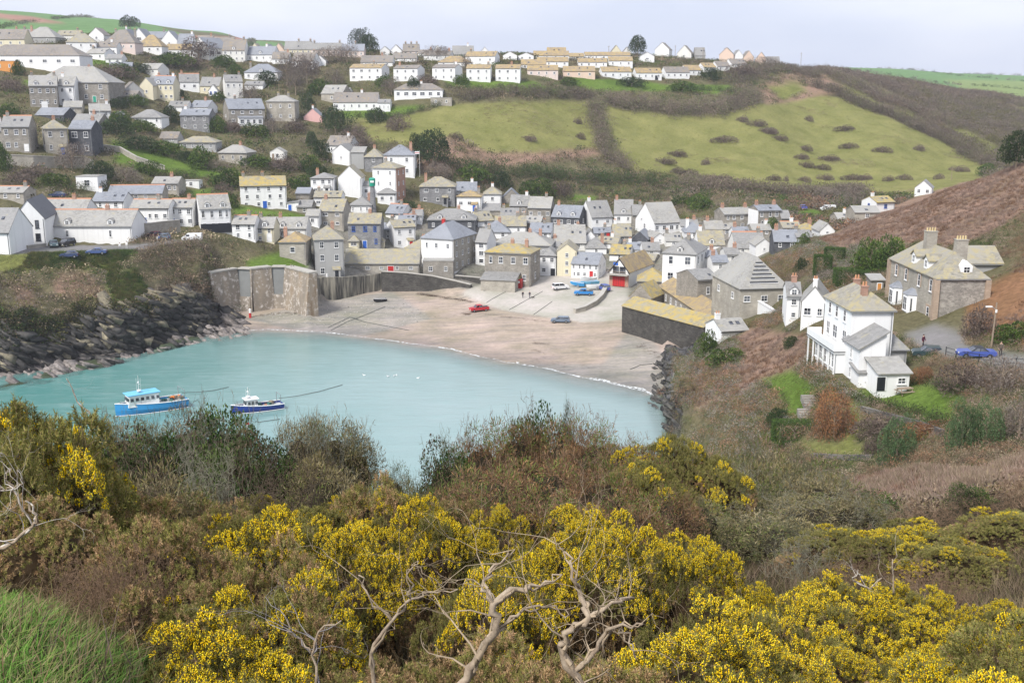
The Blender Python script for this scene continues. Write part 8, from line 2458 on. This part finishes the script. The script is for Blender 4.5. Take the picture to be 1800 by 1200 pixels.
for px, Y, h, kd, w in ((455, 5.6, 1.15, 'F', .85), (575, 5.9, 1.1, 'M', .8), (350, 5.9, 1.0, 'F', .75), (520, 4.8, .75, 'M', .7), (405, 4.9, .7, 'F', .6), (300, 7.6, 1.0, 'G', .9), (480, 7.4, 1.3, 'G', .9), (1300, 4.9, 1.2, 'F', .9), (1480, 5.0, 1.15, 'F', .9), (1660, 5.1, 1.1, 'F', .9), (1800, 5.6, 1.1, 'F', .9)):
    gorse(px, Y, h, kd, LG[kd][0], LG[kd][1], s=w)
# the dark interior behind the bare branches
for i, (px, Y, h, kd) in enumerate(((600, 6.3, 1.1, 'G'), (700, 6.6, 1.25, 'G'), (800, 6.9, 1.3, 'G'), (900, 7.0, 1.3, 'G'), (1000, 6.9, 1.25, 'G'), (1090, 6.6, 1.1, 'G'), (740, 5.4, .35, 'S'), (560, 5.6, 1.0, 'S'), (1150, 5.4, 1.05, 'G'))):
    gorse(px, Y, h, kd, LG[kd][0], LG[kd][1], s=1.0)

# ---------------------------------------------------------------- bare pale gorse branches in front
def bare_branch(lines, Y, label, seed, col=(.38, .30, .21)):
    r_ = np.random.default_rng(seed)
    segs = []
    o = np.array(at_y(*lines[0][0][:2], Y))
    for ln in lines:
        P_ = []
        for (px, py, r, dy) in ln: P_.append((np.array(at_y(px, py, Y + dy)), r * .7))
        pts = []
        for (a, ra), (b_, rb) in zip(P_[:-1], P_[1:]):
            for k in range(4):
                f = k / 4; pts.append((a + (b_ - a) * f + r_.normal(0, .008, 3) * (k > 0), ra + (rb - ra) * f))
        pts.append(P_[-1])
        for (a, ra), (b_, rb) in zip(pts[:-1], pts[1:]): segs.append((a - o, b_ - o, ra, rb))
        # side twigs
        for i in range(1, len(pts) - 1):
            if r_.random() < .38:
                p, r = pts[i]; r = max(r * .42, .003)
                d = r_.normal(0, 1, 3); d[2] = abs(d[2]) * .6 + .15; d[1] *= .5
                d /= np.linalg.norm(d); q = p.copy(); L = r_.uniform(.10, .30)
                def tw(q, d, L, r, k):
                    for j in range(3):
                        d = d + r_.normal(0, .28, 3); d /= np.linalg.norm(d); n2 = q + d * L / 3
                        segs.append((q - o, n2 - o, r, r * .8)); q = n2; r *= .8
                    if k:
                        for _ in range(2): tw(q, d + r_.normal(0, .5, 3), L * .7, r, k - 1)
                tw(q, d, L, r, 3)
    # six-sided for the thick ones
    T = segs_mesh(segs, col, tuple(c * .8 for c in col))
    mb = MB()
    for ln in lines:
        pts = [Vector(np.array(at_y(px, py, Y + dy)) - o) for (px, py, r, dy) in ln]
        rs = [r * .72 for (_, _, r, _) in ln]
        p2, r2 = [], []
        for k in range(len(pts) - 1):
            for f in (0, .25, .5, .75):
                jit = Vector(r_.normal(0, .011, 3)) if f else Vector((0, 0, 0))
                p2.append(pts[k].lerp(pts[k + 1], f) + jit); r2.append(rs[k] + (rs[k + 1] - rs[k]) * f)
        p2.append(pts[-1]); r2.append(rs[-1])
        mb.path(p2, r2, 9)
    root = empty('bare_branch', o, 0, label, 'branch')
    ml = mb.build('limb', [M['bark']], root, True)
    tw_ = link('twigs', np_mesh('twigs', *T), root, [M['leaf']])
    return root
m, n, l, b = nt('pale_bark')
no, src = noise_node(n, l, 14, 6, .7)
l.new(ramp(n, l, no.outputs['Fac'], .3, .75, (.17, .12, .08, 1), (.50, .41, .30, 1)).outputs[0], b.inputs['Base Color'])
b.inputs['Roughness'].default_value = .85; bump(n, l, b, no.outputs['Fac'], .6, .01)
M['bark'] = m
bare_branch([[(800, 1215, .030, 0), (835, 1165, .026, 0), (872, 1110, .024, -.1), (866, 1062, .020, -.1), (905, 1035, .015, 0), (950, 1030, .010, .1), (988, 1010, .006, .1)],
             [(866, 1062, .014, -.1), (850, 1020, .010, 0), (880, 990, .007, .1), (905, 965, .004, .1)],
             [(872, 1110, .012, -.1), (920, 1070, .009, 0), (965, 1065, .007, .1), (1000, 1080, .005, .1)]], 4.6, 'thick pale gorse branch leaning across the dark gap left of centre', 801)
bare_branch([[(1030, 1215, .026, 0), (990, 1150, .024, 0), (992, 1112, .021, 0), (1036, 1084, .019, 0), (1020, 1045, .015, .1), (1006, 1000, .009, .1), (990, 968, .005, .2), (968, 945, .002, .2)],
             [(1036, 1084, .013, 0), (1075, 1058, .010, 0), (1115, 1050, .006, .1)],
             [(1010, 1180, .016, 0), (1050, 1140, .014, 0), (1085, 1100, .010, 0), (1130, 1096, .006, 0)],
             [(1085, 1100, .009, 0), (1105, 1130, .006, 0), (1120, 1160, .004, 0)]], 4.5, 'forked pale gorse branch beside the leaning one', 802)
bare_branch([[(660, 1215, .015, 0), (652, 1150, .013, 0), (690, 1090, .011, 0), (722, 1052, .009, 0), (760, 1040, .006, .1), (805, 1035, .004, .1)],
             [(690, 1090, .008, 0), (650, 1050, .006, 0), (630, 1010, .004, 0)],
             [(722, 1052, .007, 0), (715, 1010, .005, 0), (735, 985, .003, 0)]], 4.9, 'thinner twiggy branch at the left of the dark gap', 803)
bare_branch([[(560, 1215, .010, 0), (548, 1150, .008, 0), (560, 1110, .006, 0), (600, 1090, .004, 0)], [(548, 1150, .006, 0), (520, 1120, .004, 0), (500, 1080, .003, 0)]], 4.7, 'grey lichened twig below the flowering gorse', 804, (.33, .30, .30))
bare_branch([[(-30, 970, .020, 0), (20, 955, .018, 0), (58, 925, .015, 0), (66, 905, .012, 0), (45, 880, .009, 0)], [(58, 925, .010, 0), (30, 870, .008, 0), (8, 840, .006, 0), (20, 822, .004, 0)], [(-30, 850, .010, 0), (10, 862, .008, 0), (40, 850, .005, 0), (30, 825, .004, 0)]], 7.5, 'bleached bare branches reaching in at the left edge', 805, (.55, .50, .44))
bare_branch([[(160, 730, .022, 0), (135, 705, .018, 0), (126, 680, .012, 0), (116, 664, .008, 0)]], 24, 'single long bleached twig over the water by the tall gorse', 806, (.6, .58, .52))
bare_branch([[(1571, 1045, .010, 0), (1570, 1010, .008, 0), (1569, 982, .005, 0)]], 10, 'thin upright dead stalk among the gorse', 807, (.5, .42, .34))
bare_branch([[(1500, 1020, .012, 0), (1530, 1035, .010, 0), (1550, 1015, .006, 0)], [(1500, 1020, .008, 0), (1508, 1000, .005, 0)]], 12, 'small bleached twig behind the gorse', 808, (.6, .56, .5))

scatter('gorse_undergrowth', sample(9000, (GY > 2.5) & (GY < 19) & (np.abs(GX) < 14)), (.22, .5), ['brown', 'tan', 'brown', 'olive'], CN, 'dead twiggy undergrowth below the gorse', sz=(.6, 1.1))
# ---------------------------------------------------------------- grass at the foot of the picture
def grass(n_, x0, x1, y0, y1, label, hmin=.2, hmax=.5, cols=((.09, .15, .035), (.12, .18, .045), (.20, .19, .08), (.07, .11, .03), (.26, .22, .13))):
    y = rng.uniform(y0, y1, n_); x = rng.uniform(x0, x1, n_) * (y + 1)
    z = zg(x, y)
    h = rng.uniform(hmin, hmax, n_); a = rng.uniform(0, 6.28, n_); bend = rng.uniform(.2, .9, n_)
    w = .0022 + .0004 * y
    dx, dy = np.cos(a), np.sin(a)
    V = np.zeros((n_, 5, 3))
    V[:, 0] = np.stack([x - dy * w, y + dx * w, z - .03], -1); V[:, 1] = np.stack([x + dy * w, y - dx * w, z - .03], -1)
    mx, my, mz = x + dx * h * bend * .35, y + dy * h * bend * .35, z + h * .6
    V[:, 2] = np.stack([mx - dy * w * .8, my + dx * w * .8, mz], -1); V[:, 3] = np.stack([mx + dy * w * .8, my - dx * w * .8, mz], -1)
    V[:, 4] = np.stack([x + dx * h * bend, y + dy * h * bend, z + h * (1.05 - bend * .45)], -1)
    F = (np.array([(0, 1, 3), (0, 3, 2), (2, 3, 4)])[None] + (np.arange(n_) * 5)[:, None, None]).reshape(-1, 3)
    c = np.array(cols)[rng.choice(len(cols), n_)] * rng.uniform(.75, 1.25, (n_, 1))
    o = link('grass', np_mesh('grass', V.reshape(-1, 3), F, np.repeat(c, 5, 0)), None, [M['leaf']])
    tag(o, label, kind='stuff')
grass(90000, -.58, -.24, 3.3, 12, 'green grass on the slope at the lower left', .08, .26, ((.08, .17, .03), (.11, .21, .04), (.17, .20, .06), (.06, .12, .025), (.22, .19, .10)))
grass(14000, -.55, .55, 3.2, 14, 'thin dead grass under the gorse', .15, .4, ((.20, .15, .09), (.15, .11, .06), (.12, .12, .05)))
# brown bramble stems over the grass
for i in range(9):
    pxs = 40 + 26 * i + rng.uniform(-10, 10); Yb = 8 + rng.uniform(-1.5, 3)
    top = at_y(pxs, 985 - rng.uniform(0, 70), Yb)
    g = float(zg(top.x, Yb))
    t = empty('bramble', (top.x, Yb, g - .05), rng.uniform(0, 6), 'thin arching bramble stems above the long grass', 'bramble', 'bramble stems above the grass')
    o = bpy.data.objects.new('branches', SHR[2][0]); COL.objects.link(o); o.parent = t; o.scale = (.45, .45, max(.5, top.z - g))

# ---------------------------------------------------------------- sea air
hb = MB(); hb.box((0, 1300, 90), (5200, 2700, 220))
hz = hb.build('haze', [])
m = bpy.data.materials.new('sea_haze'); m.use_nodes = True
n, l = m.node_tree.nodes, m.node_tree.links
n.remove(n['Principled BSDF'])
pv = n.new('ShaderNodeVolumePrincipled'); pv.inputs['Color'].default_value = (.86, .90, .98, 1); pv.inputs['Density'].default_value = 0.00014; pv.inputs['Anisotropy'].default_value = 0.1
l.new(pv.outputs[0], n['Material Output'].inputs['Volume'])
hz.data.materials.append(m)
tag(hz, kind='stuff')
